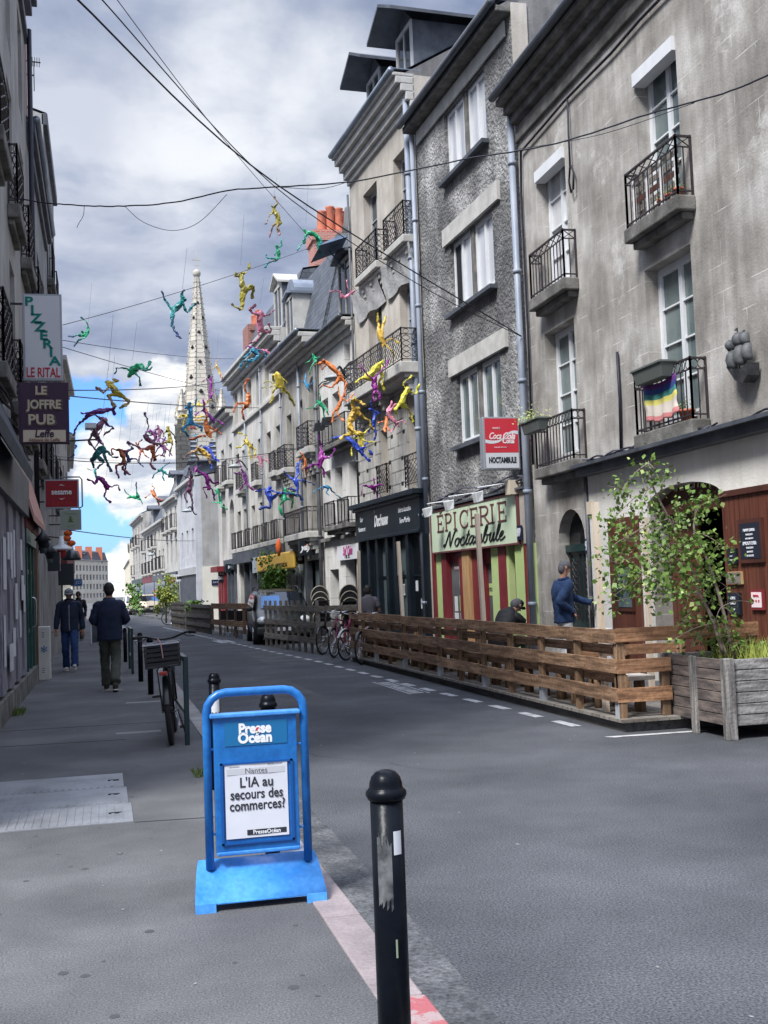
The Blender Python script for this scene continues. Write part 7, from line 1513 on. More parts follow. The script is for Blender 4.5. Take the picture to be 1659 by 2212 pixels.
# small signs far right
for z_,x0,y0,x1,y1,Yd,mm_,s,cm,lb in (('i',728,1278,808,1393,70.,'signwhite','O','signred','white square projecting sign with a dark red emblem'),('i',808,1278,875,1350,71.,'signwhite','BAR','ink','small framed white menu sign right of the red emblem sign'),('i',568,1450,648,1515,84.,'signred','HOTEL','white','small red lettered sign in the far right row')):
    A,B=gy(*q(z_,x0,y0),Yd),gy(*q(z_,x1,y1),Yd); m=MB(); m.box(A.x,B.x,Yd,Yd+.1,B.z,A.z); m.bar((B.x,Yd+.05,A.z-.1),(B.x+1.2,Yd+.05,A.z-.1),.05); t=m.build('projecting_sign',MT[mm_],None,lb,'projecting sign'); text(s,(A.z-B.z)*(.7 if len(s)==1 else .35),MT[cm],frame(((A.x+B.x)/2,Yd-.01,(A.z+B.z)/2),(1,0,0),(0,0,1)),t,bold=.03,xs=.8)
# ================================================================ hanging figures
fm=bpy.data.materials.new('crumpled_cloth'); fm.use_nodes=True; nt=fm.node_tree; b=nt.nodes['Principled BSDF']; b.inputs['Roughness'].default_value=.45
at=nt.nodes.new('ShaderNodeAttribute'); at.attribute_name='dye'; nt.links.new(at.outputs['Color'],b.inputs['Base Color'])
PC=dict(green=(.01,.30,.13),teal=(.01,.20,.20),navy=(.015,.03,.13),blue=(.035,.08,.50),yellow=(.58,.46,.06),olive=(.30,.26,.04),ochre=(.60,.38,.06),orange=(.72,.22,.06),rust=(.38,.09,.03),purple=(.15,.02,.20),plum=(.07,.02,.10),magenta=(.26,.015,.24),pink=(.62,.22,.32),mauve=(.24,.09,.17),sky=(.04,.26,.50),sea=(.01,.16,.26),lime=(.62,.58,.06),red=(.40,.05,.04),mint=(.03,.42,.20))
FIG=[
('A',1005,280,1070,205,1135,95,850,160,830,245,1165,290,1165,405,1225,195,1335,150,1240,200,1305,65,'green','navy','green figure crawling head down, highest of the left-hand group'),
('A',705,325,755,350,890,515,690,485,578,405,870,355,825,300,740,510,830,680,1035,600,900,695,'yellow','mauve','yellow-bodied running figure with mauve limbs in the left-hand group'),
('A',850,785,790,700,500,755,660,760,620,715,830,690,835,655,370,890,290,1045,470,765,390,750,'purple','plum','long dark purple figure stretched sideways over the blue gap in the clouds'),
('A',720,810,690,850,560,1010,600,795,510,770,825,955,675,1045,485,1110,590,1240,625,1075,660,1170,'mauve','plum','mauve figure with one bent arm right of the security camera'),
('A',690,1170,690,1215,560,1300,790,1315,890,1330,725,1385,785,1525,540,1385,570,1480,700,1385,600,1475,'teal','navy','teal climbing figure in the lower left group'),
('A',590,1470,575,1500,585,1570,530,1500,475,1475,600,1480,640,1440,600,1620,580,1680,640,1600,600,1670,'teal','plum','small dark teal figure directly under the teal climber'),
('A',750,1755,725,1710,640,1570,880,1695,900,1780,685,1850,790,1925,585,1680,470,1610,605,1600,590,1665,'magenta','purple','magenta figure diving head down at the bottom of the left group'),
('A',850,1230,900,1240,985,1375,790,1215,805,1310,960,1250,1010,1240,855,1445,885,1610,930,1480,1045,1560,'rust','purple','rust-coloured walking figure right of the teal climber'),
('A',1035,1400,1020,1365,980,1260,1120,1350,1210,1460,975,1440,965,1560,1085,1220,985,1135,930,1240,880,1230,'navy','navy','navy figure hanging head down beside the rust walker'),
('A',1370,1380,1345,1325,1330,1190,1295,1410,1370,1500,1420,1295,1490,1330,1195,1225,985,1125,1360,1150,1400,1180,'rust','mauve','orange-brown upside-down figure with one leg reaching far left'),
('A',1210,1030,1230,1060,1300,1160,1275,910,1215,730,1340,1030,1260,980,1400,1150,1470,1200,1350,1100,1390,1040,'mauve','plum','dark figure with one arm raised high against the white cloud'),
('A',1395,905,1400,950,1440,1045,1365,980,1360,1090,1470,1010,1480,1070,1380,1110,1400,1130,1300,990,1240,1000,'mauve','purple','pinkish mauve figure left of the olive one against the white cloud'),
('A',1530,915,1535,975,1565,1105,1490,1010,1465,1060,1605,1040,1640,1140,1590,1150,1550,1330,1490,1140,1400,1140,'olive','plum','olive-bodied figure with a spiky head against the white cloud'),
('A',1470,1125,1465,1165,1500,1215,1420,1160,1370,1180,1520,1180,1500,1130,1560,1270,1590,1310,1490,1290,1480,1390,'mauve','mauve','grey mauve figure beneath the olive one'),
('A',1395,1500,1430,1495,1480,1510,1375,1530,1320,1610,1500,1430,1560,1395,1540,1560,1600,1610,1460,1580,1490,1640,'teal','navy','small teal and navy figure just left of the far slate roof'),
('A',1000,1865,1050,1840,1140,1870,1030,1850,995,1870,990,1800,955,1740,1125,1780,1120,1650,1180,1890,1195,1945,'green','navy','small green figure lying low above the far chimney'),
('A',1300,1755,1330,1775,1355,1820,1270,1830,1225,1860,1365,1730,1310,1700,1410,1870,1460,1895,1390,1890,1420,1960,'orange','red','small orange figure in front of the far brick chimney'),
('A',320,1140,300,1130,230,1215,330,1180,320,1220,280,1080,260,1010,310,1300,190,1375,150,1230,150,1340,'blue','navy','blue figure partly behind the JOFFRE sign'),
('e',978,225,990,255,1045,350,950,320,920,385,1025,210,995,150,985,390,950,485,1020,405,1045,470,'olive','mauve','topmost olive figure hanging from one hand'),
('e',1003,540,1020,570,1045,660,1065,550,1050,490,1005,620,1000,640,935,655,928,625,945,690,915,740,'green','teal','green figure holding the feet of the topmost olive one'),
('e',1235,415,1255,450,1345,460,1245,500,1180,600,1245,530,1235,540,1385,520,1355,560,1360,600,1395,625,'green','teal','green figure bending over in front of the brick chimney stack'),
('e',728,765,722,805,745,935,675,800,690,765,780,755,800,690,830,880,805,995,725,1075,640,1035,'olive','olive','large olive figure right of the church spire tip'),
('e',275,985,248,1005,170,1085,245,930,270,915,283,1098,352,1022,112,1005,72,922,152,1195,232,1315,'teal','navy','dark green leaping figure left of the church spire tip'),
('e',885,1075,880,1118,875,1235,790,1080,850,1025,950,1125,1000,1065,975,1262,945,1180,872,1310,795,1355,'pink','mauve','dusty pink figure with both arms raised by the pale cornice'),
('e',800,1390,820,1410,890,1440,790,1430,740,1480,900,1410,930,1470,800,1500,760,1550,740,1500,720,1570,'sea','sea','crumpled sea-blue figure beneath the dusty pink one'),
('e',890,1400,900,1410,930,1430,850,1390,790,1400,950,1420,965,1465,780,1370,760,1400,930,1400,945,1440,'pink','magenta','small pink figure tangled with the sea-blue one'),
('e',530,1545,525,1530,545,1585,490,1560,460,1570,520,1500,550,1470,560,1600,572,1645,555,1610,565,1630,'ochre','mauve','little ochre figure between the spire and the dark brick chimney'),
('e',470,1630,478,1650,478,1720,430,1650,395,1670,485,1640,490,1620,465,1750,470,1800,475,1760,462,1790,'magenta','mauve','thin mauve-pink figure across the lower spire'),
('B',640,415,635,470,610,680,532,450,640,355,702,400,730,270,485,790,600,910,800,760,795,825,'sky','sea','bright blue striding figure in front of the church tower'),
('B',850,330,835,470,980,620,760,520,690,560,850,400,820,290,1060,640,1190,715,1010,700,985,650,'purple','magenta','purple figure sprawling right of the bright blue strider'),
('B',960,940,925,870,850,690,790,900,595,960,1050,770,1135,880,890,560,865,440,940,760,1000,800,'orange','rust','large orange figure hanging upside down over the dark roof'),
('B',700,350,740,370,800,430,640,380,540,350,760,330,740,320,870,370,930,300,940,310,1040,360,'yellow','olive','yellow figure behind the purple and blue ones by the tower'),
('B',450,570,480,560,560,570,440,600,430,560,520,550,540,600,760,590,850,570,700,640,850,640,'yellow','ochre','pale yellow figure stretched behind the bright blue strider'),
('B',720,790,700,770,640,765,680,790,740,800,700,740,620,740,610,760,600,790,640,790,660,800,'red','rust','small red figure below the bright blue strider'),
('B',700,860,700,880,710,920,670,880,640,900,720,870,760,860,690,960,720,980,730,950,740,990,'sea','sky','tiny sea-blue figure above the dark dormer roof'),
('B',940,1280,880,1210,790,1110,690,1180,760,1310,950,1200,930,1360,600,1180,480,1280,730,1100,740,1070,'ochre','mauve','ochre figure arching before the white gable'),
('B',830,1070,860,1090,940,1110,800,1050,680,1140,970,1060,970,1050,1000,1260,1090,1330,920,1230,980,1450,'blue','blue','royal blue figure tangled with the arching ochre one'),
('D',330,600,315,650,325,800,250,500,340,365,355,650,355,690,145,785,80,925,215,900,260,1060,'orange','rust','slender orange figure with one arm stretched up before the pale house'),
('D',765,260,800,300,840,470,720,330,740,450,940,420,950,460,720,620,670,790,950,590,1100,840,'yellow','olive','big crumpled yellow figure in front of the long pale house'),
('D',740,440,760,480,860,490,640,410,565,450,620,540,535,520,890,600,930,620,800,540,720,570,'olive','olive','olive figure folded beneath the big crumpled yellow one'),
('D',1245,420,1250,450,1270,480,1210,430,1140,400,1260,350,1260,285,1340,470,1400,405,1290,530,1335,585,'sky','sky','sky-blue star-shaped figure over the arched window'),
('D',1420,740,1470,760,1550,820,1400,840,1265,870,1500,690,1465,580,1610,900,1630,970,1555,940,1575,1040,'mint','green','mint green running figure below the sky-blue star'),
('D',235,1395,290,1390,370,1470,200,1490,110,1500,300,1310,165,1250,320,1560,370,1690,440,1540,430,1670,'yellow','lime','thin yellow figure over the pale house, above the purple lamp figure'),
('D',470,1640,500,1660,540,1720,440,1660,370,1640,590,1630,670,1750,510,1780,570,1820,580,1700,640,1740,'pink','pink','small rose figure beside the thin yellow one'),
('C',1150,155,1190,195,1225,300,1130,215,1062,205,1150,100,1110,40,1170,390,1135,430,1270,390,1330,430,'purple','magenta','purple figure hanging beside the swan-neck lamp of the pale house'),
('C',740,435,730,375,710,240,665,400,715,540,780,430,810,570,620,200,560,170,800,345,880,330,'magenta','purple','magenta figure diving down before the beige gable'),
('C',520,245,510,270,470,420,500,200,480,140,440,260,360,215,420,490,450,600,505,500,525,690,'mauve','plum','mauve long-legged figure over the white gabled house'),
('C',850,400,860,440,890,590,800,415,790,410,830,500,840,430,900,640,980,690,850,600,770,590,'mint','green','mint green figure beside the magenta one diving before the gable'),
('E',225,885,175,925,205,1040,110,920,10,945,250,940,330,970,215,1150,60,1170,340,960,560,1000,'blue','navy','blue figure with outstretched limbs at the far left of the low blue group'),
('E',405,890,410,930,400,1040,370,1000,350,1060,480,960,580,1020,330,1130,375,1265,510,1060,490,1170,'mint','green','mint green running figure over the long iron balcony'),
('E',500,780,530,800,590,850,430,720,375,675,700,820,800,860,550,940,470,910,570,960,640,1070,'blue','navy','royal blue figure spread wide above the long iron balcony'),
('E',610,440,650,480,680,590,600,440,600,430,620,520,560,545,620,640,640,690,690,730,680,780,'orange','rust','orange figure standing above the royal blue spread figure'),
('E',838,655,865,595,875,475,750,600,670,660,905,650,920,780,875,350,850,195,980,510,1060,380,'magenta','purple','tall magenta upside-down figure by the dark drainpipe'),
('E',900,880,930,880,985,880,840,910,770,965,900,920,900,930,940,950,985,1000,1020,940,1135,1040,'sky','sea','cyan figure above the two small balconies of the white shop'),
('E',1435,865,1500,880,1570,900,1420,870,1405,990,1580,840,1560,770,1610,960,1600,1060,1640,850,1700,870,'magenta','magenta','deep magenta figure over the far corner of the black bar fascia'),
('F',95,135,120,175,150,230,60,240,0,260,150,200,200,190,75,330,65,430,160,230,120,250,'mint','green','mint green figure left of the large crumpled orange one'),
('F',230,220,280,250,480,440,150,280,130,300,230,340,200,240,350,580,220,545,540,520,510,700,'orange','rust','large crumpled orange figure by the curved lamp arm'),
('F',485,700,490,740,430,850,445,680,445,570,560,770,640,660,370,920,350,1050,440,950,510,1020,'orange','orange','bright orange figure below the large crumpled orange one'),
('F',1030,230,980,260,830,450,1020,330,1030,640,1000,420,930,650,700,470,650,530,900,510,940,520,'lime','yellow','big lime yellow figure bent double before the scrolled balcony'),
('F',910,450,900,480,920,600,760,350,710,280,1060,300,1100,220,900,650,920,760,970,650,980,740,'magenta','magenta','magenta figure behind the big lime yellow one'),
('F',725,840,655,890,565,1060,640,710,800,815,850,1020,890,1150,600,1190,460,1260,680,1180,790,1200,'ochre','yellow','golden figure with raised arm below the scrolled balcony'),
('F',905,900,915,940,895,1060,990,920,830,870,880,850,850,765,850,1120,830,1190,930,1190,910,1260,'blue','blue','royal blue figure between the golden and the pink ones'),
('F',1235,1105,1200,1050,1080,940,1280,1010,1330,1060,1160,1120,1130,1180,1120,830,1135,750,1180,810,1210,790,'pink','pink','pink figure tumbling head down near the black bar'),
('F',1355,570,1330,620,1260,780,1275,530,1410,420,1450,660,1500,530,1190,860,1200,940,1350,860,1420,1050,'lime','lime','bright yellow figure with both arms up under the stone balcony'),
('F',770,1215,740,1240,730,1320,640,1180,540,1190,800,1290,920,1300,620,1360,605,1480,830,1420,845,1470,'yellow','lime','yellow figure tangled below the golden one'),
('F',760,1440,720,1400,590,1260,790,1370,880,1470,800,1320,930,1250,540,1220,350,1250,800,1500,840,1540,'blue','blue','blue figure plunging head down at the bottom of the golden group'),
('f',430,760,425,715,400,640,490,690,565,735,490,780,525,825,395,560,388,480,440,560,450,510,'ochre','yellow','ochre figure hanging from its legs over the big stone balcony'),
('A',610,1010,600,1050,640,1110,560,1000,520,960,640,1010,670,960,600,1180,560,1230,680,1150,700,1230,'plum','plum','small plum figure folded under the mauve one by the camera'),
('A',1110,1130,1130,1180,1190,1240,1070,1160,1040,1220,1160,1120,1200,1090,1230,1300,1280,1340,1160,1310,1150,1390,'rust','plum','small brown figure between the rust walker and the upside-down figure'),
('A',1290,960,1320,1000,1370,1080,1250,1000,1240,1060,1360,970,1400,950,1340,1150,1300,1200,1420,1110,1440,1170,'magenta','plum','small wine-red figure inside the tangle against the white cloud'),
('A',1500,1060,1480,1100,1440,1180,1530,1110,1570,1080,1440,1080,1400,1060,1480,1250,1450,1310,1390,1230,1360,1280,'purple','navy','small violet figure low in the tangle against the white cloud'),
('C',590,120,575,150,560,180,610,120,640,110,540,120,530,160,600,200,640,210,540,200,520,190,'magenta','purple','crumpled violet bundle at the feet of the magenta diver'),
('E',560,570,575,600,570,680,590,560,630,540,550,620,540,640,600,720,560,770,560,730,540,790,'blue','blue','slim blue figure left of the standing orange one'),
('E',1400,290,1390,250,1400,200,1330,260,1290,230,1460,300,1560,300,1360,190,1250,170,1450,180,1540,110,'lime','yellow','pale yellow figure behind the plunging blue one'),
('F',1060,960,1070,1000,1060,1080,1030,1020,960,1040,1100,980,1160,950,1040,1130,1050,1170,1090,1120,1110,1140,'orange','orange','small orange figure behind the tumbling pink one'),
('B',530,620,520,660,500,740,560,640,620,620,470,680,430,700,540,800,600,860,470,810,450,860,'olive','olive','pale olive figure low left of the bright blue strider'),
('B',1000,160,980,200,950,260,1020,180,1040,130,940,200,900,180,980,320,1030,350,920,300,890,350,'magenta','mauve','little mauve figure at the right edge of the spire'),
('p',300,180,308,205,300,255,290,140,242,105,275,235,250,210,215,250,135,258,230,285,185,340,'green','navy','small dark green figure with one arm up just right of the PIZZERIA sign'),
('f',205,300,170,320,110,370,140,270,140,210,190,320,180,330,70,300,0,310,90,340,80,300,'pink','pink','rose figure by the slate mansard under the blue parasol window'),
]
fr_=random.Random(77)
def facX(y):
    for a,b in zip(PLF,PLF[1:]):
        if a[1]<=y<=b[1]: return a[0]+(b[0]-a[0])*(y-a[1])/(b[1]-a[1])
    return 4.
HANG=[]
for F_ in FIG:
    z_=F_[0]; J=[q(z_,F_[1+2*i],F_[2+2*i]) for i in range(11)]; c1,c2,lb=F_[23],F_[24],F_[25]
    def dl(i,j): return math.hypot(J[i][0]-J[j][0],J[i][1]-J[j][1])
    tot=dl(1,2)+dl(2,7)+dl(7,8)+dl(2,9)+dl(9,10)+dl(1,3)+dl(3,4)+dl(1,5)+dl(5,6)
    Y=min(58,max(15,CF*3.3*.80/tot)); c=gy(*J[1],Y)
    while max(gy(*j,Y).x for j in J)>facX(Y)-.55 and Y>13: Y-=.5
    if 'JOFFRE' in lb: Y=max(Y,24)
    sc_=tot/CF*Y/ (3.3*.80)     # 1 = life-like build
    rs=[.072,.046,.092,.028,.044,.028,.044,.040,.046,.040,.046]; k=min(1.25,max(.55,sc_))
    dep=[0,0,0]+[fr_.uniform(-.28,.28) for _ in range(8)]
    for a,b_ in ((3,4),(5,6),(7,8),(9,10)): dep[b_]=dep[a]+fr_.uniform(-.15,.15)
    P=[gy(J[i][0],J[i][1],Y+dep[i]*k) for i in range(11)]
    ch_=P[1].lerp(P[2],.42); V=P+[ch_]
    rr_=[r*k for r in rs]+[.115*k]; E_=[(2,11),(11,1),(1,0),(1,3),(3,4),(1,5),(5,6),(2,7),(7,8),(2,9),(9,10)]
    # jittered mid joints give the wrung, knotted look
    V2=list(V);R2=list(rr_);E2=[]
    for a,b_ in E_:
        if (a,b_) in((2,11),(11,1),(1,0)): E2.append((a,b_)); continue
        L_=(V[a]-V[b_]).length; mid=V[a].lerp(V[b_],.5)+Vector((fr_.gauss(0,.05),fr_.gauss(0,.05),fr_.gauss(0,.05)))*L_; V2.append(mid); R2.append((rr_[a]+rr_[b_])*.5*fr_.uniform(.5,1.35)); n_=len(V2)-1; E2+=[(a,n_),(n_,b_)]
    V2=[V2[2],V2[0],V2[1]]+V2[3:]; R2=[R2[2],R2[0],R2[1]]+R2[3:]; mp={0:1,1:2,2:0}; E2=[(mp.get(a,a),mp.get(b_,b_)) for a,b_ in E2]
    R2=[(r*fr_.uniform(.8,1.2),r*fr_.uniform(.6,1.)) for r in R2]
    try: me=skin([v-c for v in V2],E2,R2,sub=1,smooth=False)
    except Exception as ex: print('skin fail',lb,ex); continue
    for v in me.vertices:
        v.co+=noise.noise_vector((v.co+c)*9)*.045*k+noise.noise_vector((v.co+c)*24)*.022*k
    me.materials.clear(); me.materials.append(fm); at_=me.color_attributes.new('dye','FLOAT_COLOR','POINT'); A_,B_=Vector(PC[c1]),Vector(PC[c2]); T0,T1=P[1]-c,P[2]-c; ax=T1-T0; al=ax.length
    for i,v in enumerate(me.vertices):
        t=max(0,min(1,(v.co-T0).dot(ax)/(al*al))); d=(v.co-T0-ax*t).length; w_=max(0,min(1,(d-.12*k)/(.55*k))); col=A_.lerp(B_,w_)*(1+.22*noise.noise((v.co+c)*4)); at_.data[i].color=(max(0,col.x),max(0,col.y),max(0,col.z),1)
    o=bpy.data.objects.new('hanging_figure',me); COL.objects.link(o); o.location=c; tag(o,lb,'figure','coloured wrung-cloth figures hung over the street'); HANG.append((c,Y))
print('figures',len(HANG))
# ================================================================ overhead cables
def cable(name,label,pts,r,mt_='cable',extra=(),sag=0.,wob=0.):
    P=[gy(x,y,Y) for x,y,Y in pts]; P=smoothpath(P,8) if len(P)>2 else [P[0].lerp(P[1],i/24)-Vector((0,0,sag*4*(i/24)*(1-i/24))) for i in range(25)]
    cr_=random.Random(len(label)); P=[p+Vector((0,0,cr_.uniform(-wob,wob))) for p in P]
    m=MB(); m.tube(P,r,6); 
    for e in extra:
        E2=smoothpath([gy(x,y,Y) for x,y,Y in e],6); m.tube(E2,r*.45,5)
    return tag(m.build(name,MT[mt_]),label,'cable',group='cables strung over the street')
cable('overhead_cable','thickest black cable running from the top left down to the roughcast house',[(150,-18,9.5),(600,400,15.),(1126,726,19.0)],.010)
cable('overhead_cable','second black cable just above the thickest one',[(205,-18,10.),(590,400,15.6),(900,612,18.2),(1126,727,19.1)],.007)
cable('overhead_cable','thin cable crossing the two thick ones from the top edge',[(240,-18,10.5),(470,285,15.),(665,510,22.),(790,650,26.)],.005,'wire')
cable('overhead_cable','taped black cable crossing the whole street from left to the right edge',[(20,427,18.2),(100,438,18.),(180,444,17.7),(280,445,17.3),(380,436,17.),(490,412,16.5),(590,404,16.),(760,392,15.4),(1000,345,14.4),(1200,310,13.3),(1400,247,12.2),(1560,202,11.2),(1690,150,10.3)],.010,wob=.006,
 extra=[[(182,443,17.7),(180,465,17.7),(170,483,17.7),(166,492,17.7)],[(270,446,17.3),(310,480,17.2),(372,498,17.),(430,480,16.8),(490,420,16.5)],[(600,404,16.),(690,408,15.6),(755,392,15.4)],[(1120,322,13.9),(1300,290,12.8),(1500,222,11.6)]])
for (x0,y0,Y0),(x1,y1,Y1),lb,sg in (((136,702,24.),(700,523,31.),'thin wire rising right past the dark green leaping figure',.1),((136,735,24.),(505,775,45.),'thin wire passing behind the church spire',.1),((136,750,24.),(480,845,45.),'thin wire sloping down towards the church spire',.05),((145,843,24.),(530,815,48.),'thin wire crossing below the green crawling figure',.15),((145,855,24.),(600,880,48.),'lower thin wire across the cloud gap',.1),((150,1145,30.),(420,1168,62.),'low dark wire at the foot of the blue sky patch',.1)):
    cable('overhead_wire',lb,[(x0,y0,Y0),(x1,y1,Y1)],.008 if 'low' not in lb else .014,'wire',sag=sg)
cable('overhead_cable','double dark wire running under the figures to the white house',[(95,990,27.),(250,1000,31.),(420,998,36.),(560,982,38.),(700,958,34.),(860,905,28.)],.012,extra=[[(95,984,27.),(250,995,31.),(420,1002,36.),(560,986,38.),(700,952,34.),(830,915,28.)]])
m=MB()
for i,(c,Y) in enumerate(HANG):
    a=c+Vector((0,0,.3)); m.tube([a,a+Vector((.15,.1,1.1+.4*math.sin(i)))],.0035,4)
m.build('suspension_threads',MT['wire'],kind='stuff',label='fine threads suspending the coloured figures',cat='threads')
# ================================================================ people
def person(loc,ang,label,J,top,bot,skinn='skinm',hair=None,cap=None,shoes='shoedk',tw=(.17,.115),hand=(),sleeve=True,beard=False,glasses=False,zipm=None,hairr=(.088,.105,.10)):
    """J: joints in the person's frame, +y forward, x right. One body surface; clothes, hair and shoes are its children"""
    g=lambda k: Vector(J[k])
    pel,ch_,nk,hd=g('pel'),g('chest'),g('neck'),g('head')
    c=empty('person',loc,ang,label=label,cat='person'); c.rotation_euler=(0,0,ang)
    V=[pel,pel.lerp(ch_,.5),ch_,nk,hd-(hd-nk)*.25,hd,hd+(hd-nk).normalized()*.05]; E_=[(0,1),(1,2),(2,3),(3,4),(4,5),(5,6)]; Rr=[(.14,.10),(.125,.09),(.14,.095),.055,.062,(.078,.092),(.066,.08)]
    idx={}
    for s in 'LR':
        sh,el,wr=g('sh'+s),g('el'+s),g('wr'+s); b=len(V); V+=[sh,el,wr]; Rr+=[.055,.040,.028]; E_+=[(2,b),(b,b+1),(b+1,b+2)]
        hp,kn,an=g('hp'+s),g('kn'+s),g('an'+s); b=len(V); V+=[hp,kn,an]; Rr+=[.085,.055,.035]; E_+=[(0,b),(b,b+1),(b+1,b+2)]
    m=MB(); mesh_into(m,skin(V,E_,Rr,2))
    up=(hd-nk).normalized(); fw=Vector(J.get('face',(0,1,0))).normalized(); rt=fw.cross(up).normalized(); hc=hd+up*.02
    m.tube([hc+fw*.085+up*.02,hc+fw*.112-up*.018,hc+fw*.09-up*.03],[.010,.016,.012],8); m.ell(hc+fw*.078-up*.062,(.028,.018,.008),8,5)
    for s in (-1,1): m.ell(hc+rt*s*.082-fw*.005-up*.005,(.012,.02,.03),8,6)
    for s in 'LR':   # palm, thumb at the palm's side and four curled fingers
        wr,el=g('wr'+s),g('el'+s); d=(wr-el).normalized(); d=(d*.7+Vector((0,0,-.45)) if 'hd'+s not in J else Vector(J['hd'+s])).normalized(); a=d.cross(fw).normalized() if abs(d.dot(fw))<.9 else rt; n_=d.cross(a).normalized()
        pc=wr+d*.055; mesh_into(m,skin([wr,pc,wr+d*.095],[(0,1),(1,2)],[(.024,.018),(.040,.016),(.038,.014)],1))
        for k in range(4):
            o=wr+d*.095+a*(k-1.5)*.019; L_=(.062,.075,.07,.055)[k]; P=[o,o+d*L_*.5+n_*.008,o+d*L_*.8+n_*.03]; m.tube(P,[.009,.008,.006],6)
        o=wr+d*.03+a*.035; m.tube([o,o+a*.03+d*.03,o+a*.035+d*.06+n_*.012],[.011,.010,.007],6)
    b=m.build('body',MT[skinn],c,local=True)
    if glasses:
        m=MB()
        for s in (-1,1): m.ell(hc+fw*.090+rt*s*.034+up*.012,(.026,.014,.018),8,6)
        m.tube([hc+rt*.08+up*.014,hc+fw*.09+rt*.05+up*.014,hc+fw*.10+up*.016,hc+fw*.09-rt*.05+up*.014,hc-rt*.08+up*.014],.005,5); m.build('sunglasses',MT['blackm'],c,local=True)
    else:
        m=MB(); [m.ell(hc+fw*.086+rt*s*.032+up*.012,(.011,.006,.006),6,4) for s in (-1,1)]; m.build('eyes',MT['blackm'],c,local=True)
    # torso garment: lofted body and tapering sleeves
    def wr_(me,f1,a1,a2,z=1.):
        for i in range(len(me.v)):
            v=me.v[i]; me.v[i]=v+noise.noise_vector(Vector((v.x*f1,v.y*f1,v.z*f1*z)))*a1+noise.noise_vector(v*f1*2.6)*a2
    def loft(m,P,Rr,n=18):
        m.smooth=True; P=[Vector(p) for p in P]; vs=[]
        for i,p in enumerate(P):
            d=(P[min(i+1,len(P)-1)]-P[max(i-1,0)]).normalized(); x=Vector((1,0,0)); x=(x-d*x.dot(d)).normalized(); y=d.cross(x)
            for k in range(n): t=2*math.pi*k/n; vs.append(p+x*Rr[i][0]*math.copysign(abs(math.cos(t))**.8,math.cos(t))+y*Rr[i][1]*math.copysign(abs(math.sin(t))**.85,math.sin(t)))
        L_=len(P); m.add(vs,[(i*n+k,i*n+(k+1)%n,(i+1)*n+(k+1)%n,(i+1)*n+k) for i in range(L_-1) for k in range(n)]+[tuple(range(n))[::-1],tuple((L_-1)*n+k for k in range(n))]); m.smooth=False
    def dens(P,Rr,k=3):
        Q=smoothpath(P,k); S_=[]
        for i in range(len(P)-1):
            for j in range(k): t=j/k; S_.append(tuple(Rr[i][c_]+(Rr[i+1][c_]-Rr[i][c_])*t for c_ in (0,1)) if isinstance(Rr[i],tuple) else Rr[i]+(Rr[i+1]-Rr[i])*t)
        return Q,S_+[Rr[-1]]
    a,bq=tw; shc=(g('shL')+g('shR'))/2
    P,S_=dens([pel+Vector((0,0,-.10)),pel+Vector((0,0,.06)),pel.lerp(ch_,.55),ch_+Vector((0,0,-.01)),shc.lerp(nk,.15)+Vector((0,0,.02)),shc.lerp(nk,.55)+Vector((0,0,.025)),nk+Vector((0,0,.01))],[(a*.93,bq*1.0),(a*.96,bq*1.0),(a*.95,bq*1.02),(a*1.03,bq*1.03),(a*.88,bq*.84),(a*.52,bq*.66),(.066,.068)],4)
    m=MB(); loft(m,P,S_)
    for s in 'LR':
        sh,el,wr=g('sh'+s),g('el'+s),g('wr'+s); inn=sh.lerp(shc,.30)
        if sleeve: Q,W_=dens([inn,sh+Vector((0,0,-.015)),sh.lerp(el,.5),el,el.lerp(wr,.5),wr],[.062,.078,.070,.062,.056,.048],4)
        else: Q,W_=dens([inn,sh+Vector((0,0,-.015)),sh.lerp(el,.62)],[.06,.072,.066],4)
        m.tube(Q,W_,12)
    wr_(m,9,.018,.007,1.6); jk=m.build('jacket' if sleeve else 'tee_shirt',MT[top],c,local=True)
    if sleeve and top!='teegrey': m=MB(); m.tube([nk+Vector((.078*math.cos(t),.07*math.sin(t),.005+.015*math.sin(t))) for t in [i*.785 for i in range(8)]],.024,7,closed=True); m.build('collar',MT[top],jk,local=True)
    if zipm: m=MB(); m.tube([pel+Vector((0,bq*1.02,-.06)),pel.lerp(ch_,.5)+Vector((0,bq*1.06,0)),ch_+Vector((0,bq*1.06,0)),nk+Vector((0,.085,-.05))],.006,5); m.build('zip',MT[zipm],jk,local=True)
    if bot:
        m=MB(); loft(m,[pel+Vector((0,0,.06)),pel+Vector((0,0,-.04)),pel+Vector((0,0,-.12))],[(a*.80,bq*.86),(a*.84,bq*.9),(a*.72,bq*.8)])
        for s in 'LR':
            hp,kn,an=g('hp'+s),g('kn'+s),g('an'+s); Q,W_=dens([hp+Vector((0,0,-.02)),hp.lerp(kn,.35),kn,kn.lerp(an,.5),an+Vector((0,0,-.01))],[.094,.094,.078,.074,.080],5); m.tube(Q,W_,14)
        wr_(m,9,.016,.007,2.2); m.build('trousers',MT[bot],c,local=True)
        for s in 'LR':
            an=g('an'+s); fd=Vector(J.get('ft'+s,(0,1,0))).normalized(); m=MB(); mesh_into(m,skin([an-fd*.03+Vector((0,0,-.035)),an+fd*.07+Vector((0,0,-.05)),an+fd*.16+Vector((0,0,-.055))+Vector((0,0,fd.z*.02))],[(0,1),(1,2)],[(.048,.05),(.05,.042),(.042,.032)],2)); sh_=m.build('shoe',MT[shoes],c,local=True)
            m=MB(); m.ell(an+fd*.062+Vector((0,0,-.088)),(.05,.125,.014),12,5); m.build('sole',MT['shoewhite'],sh_,local=True)
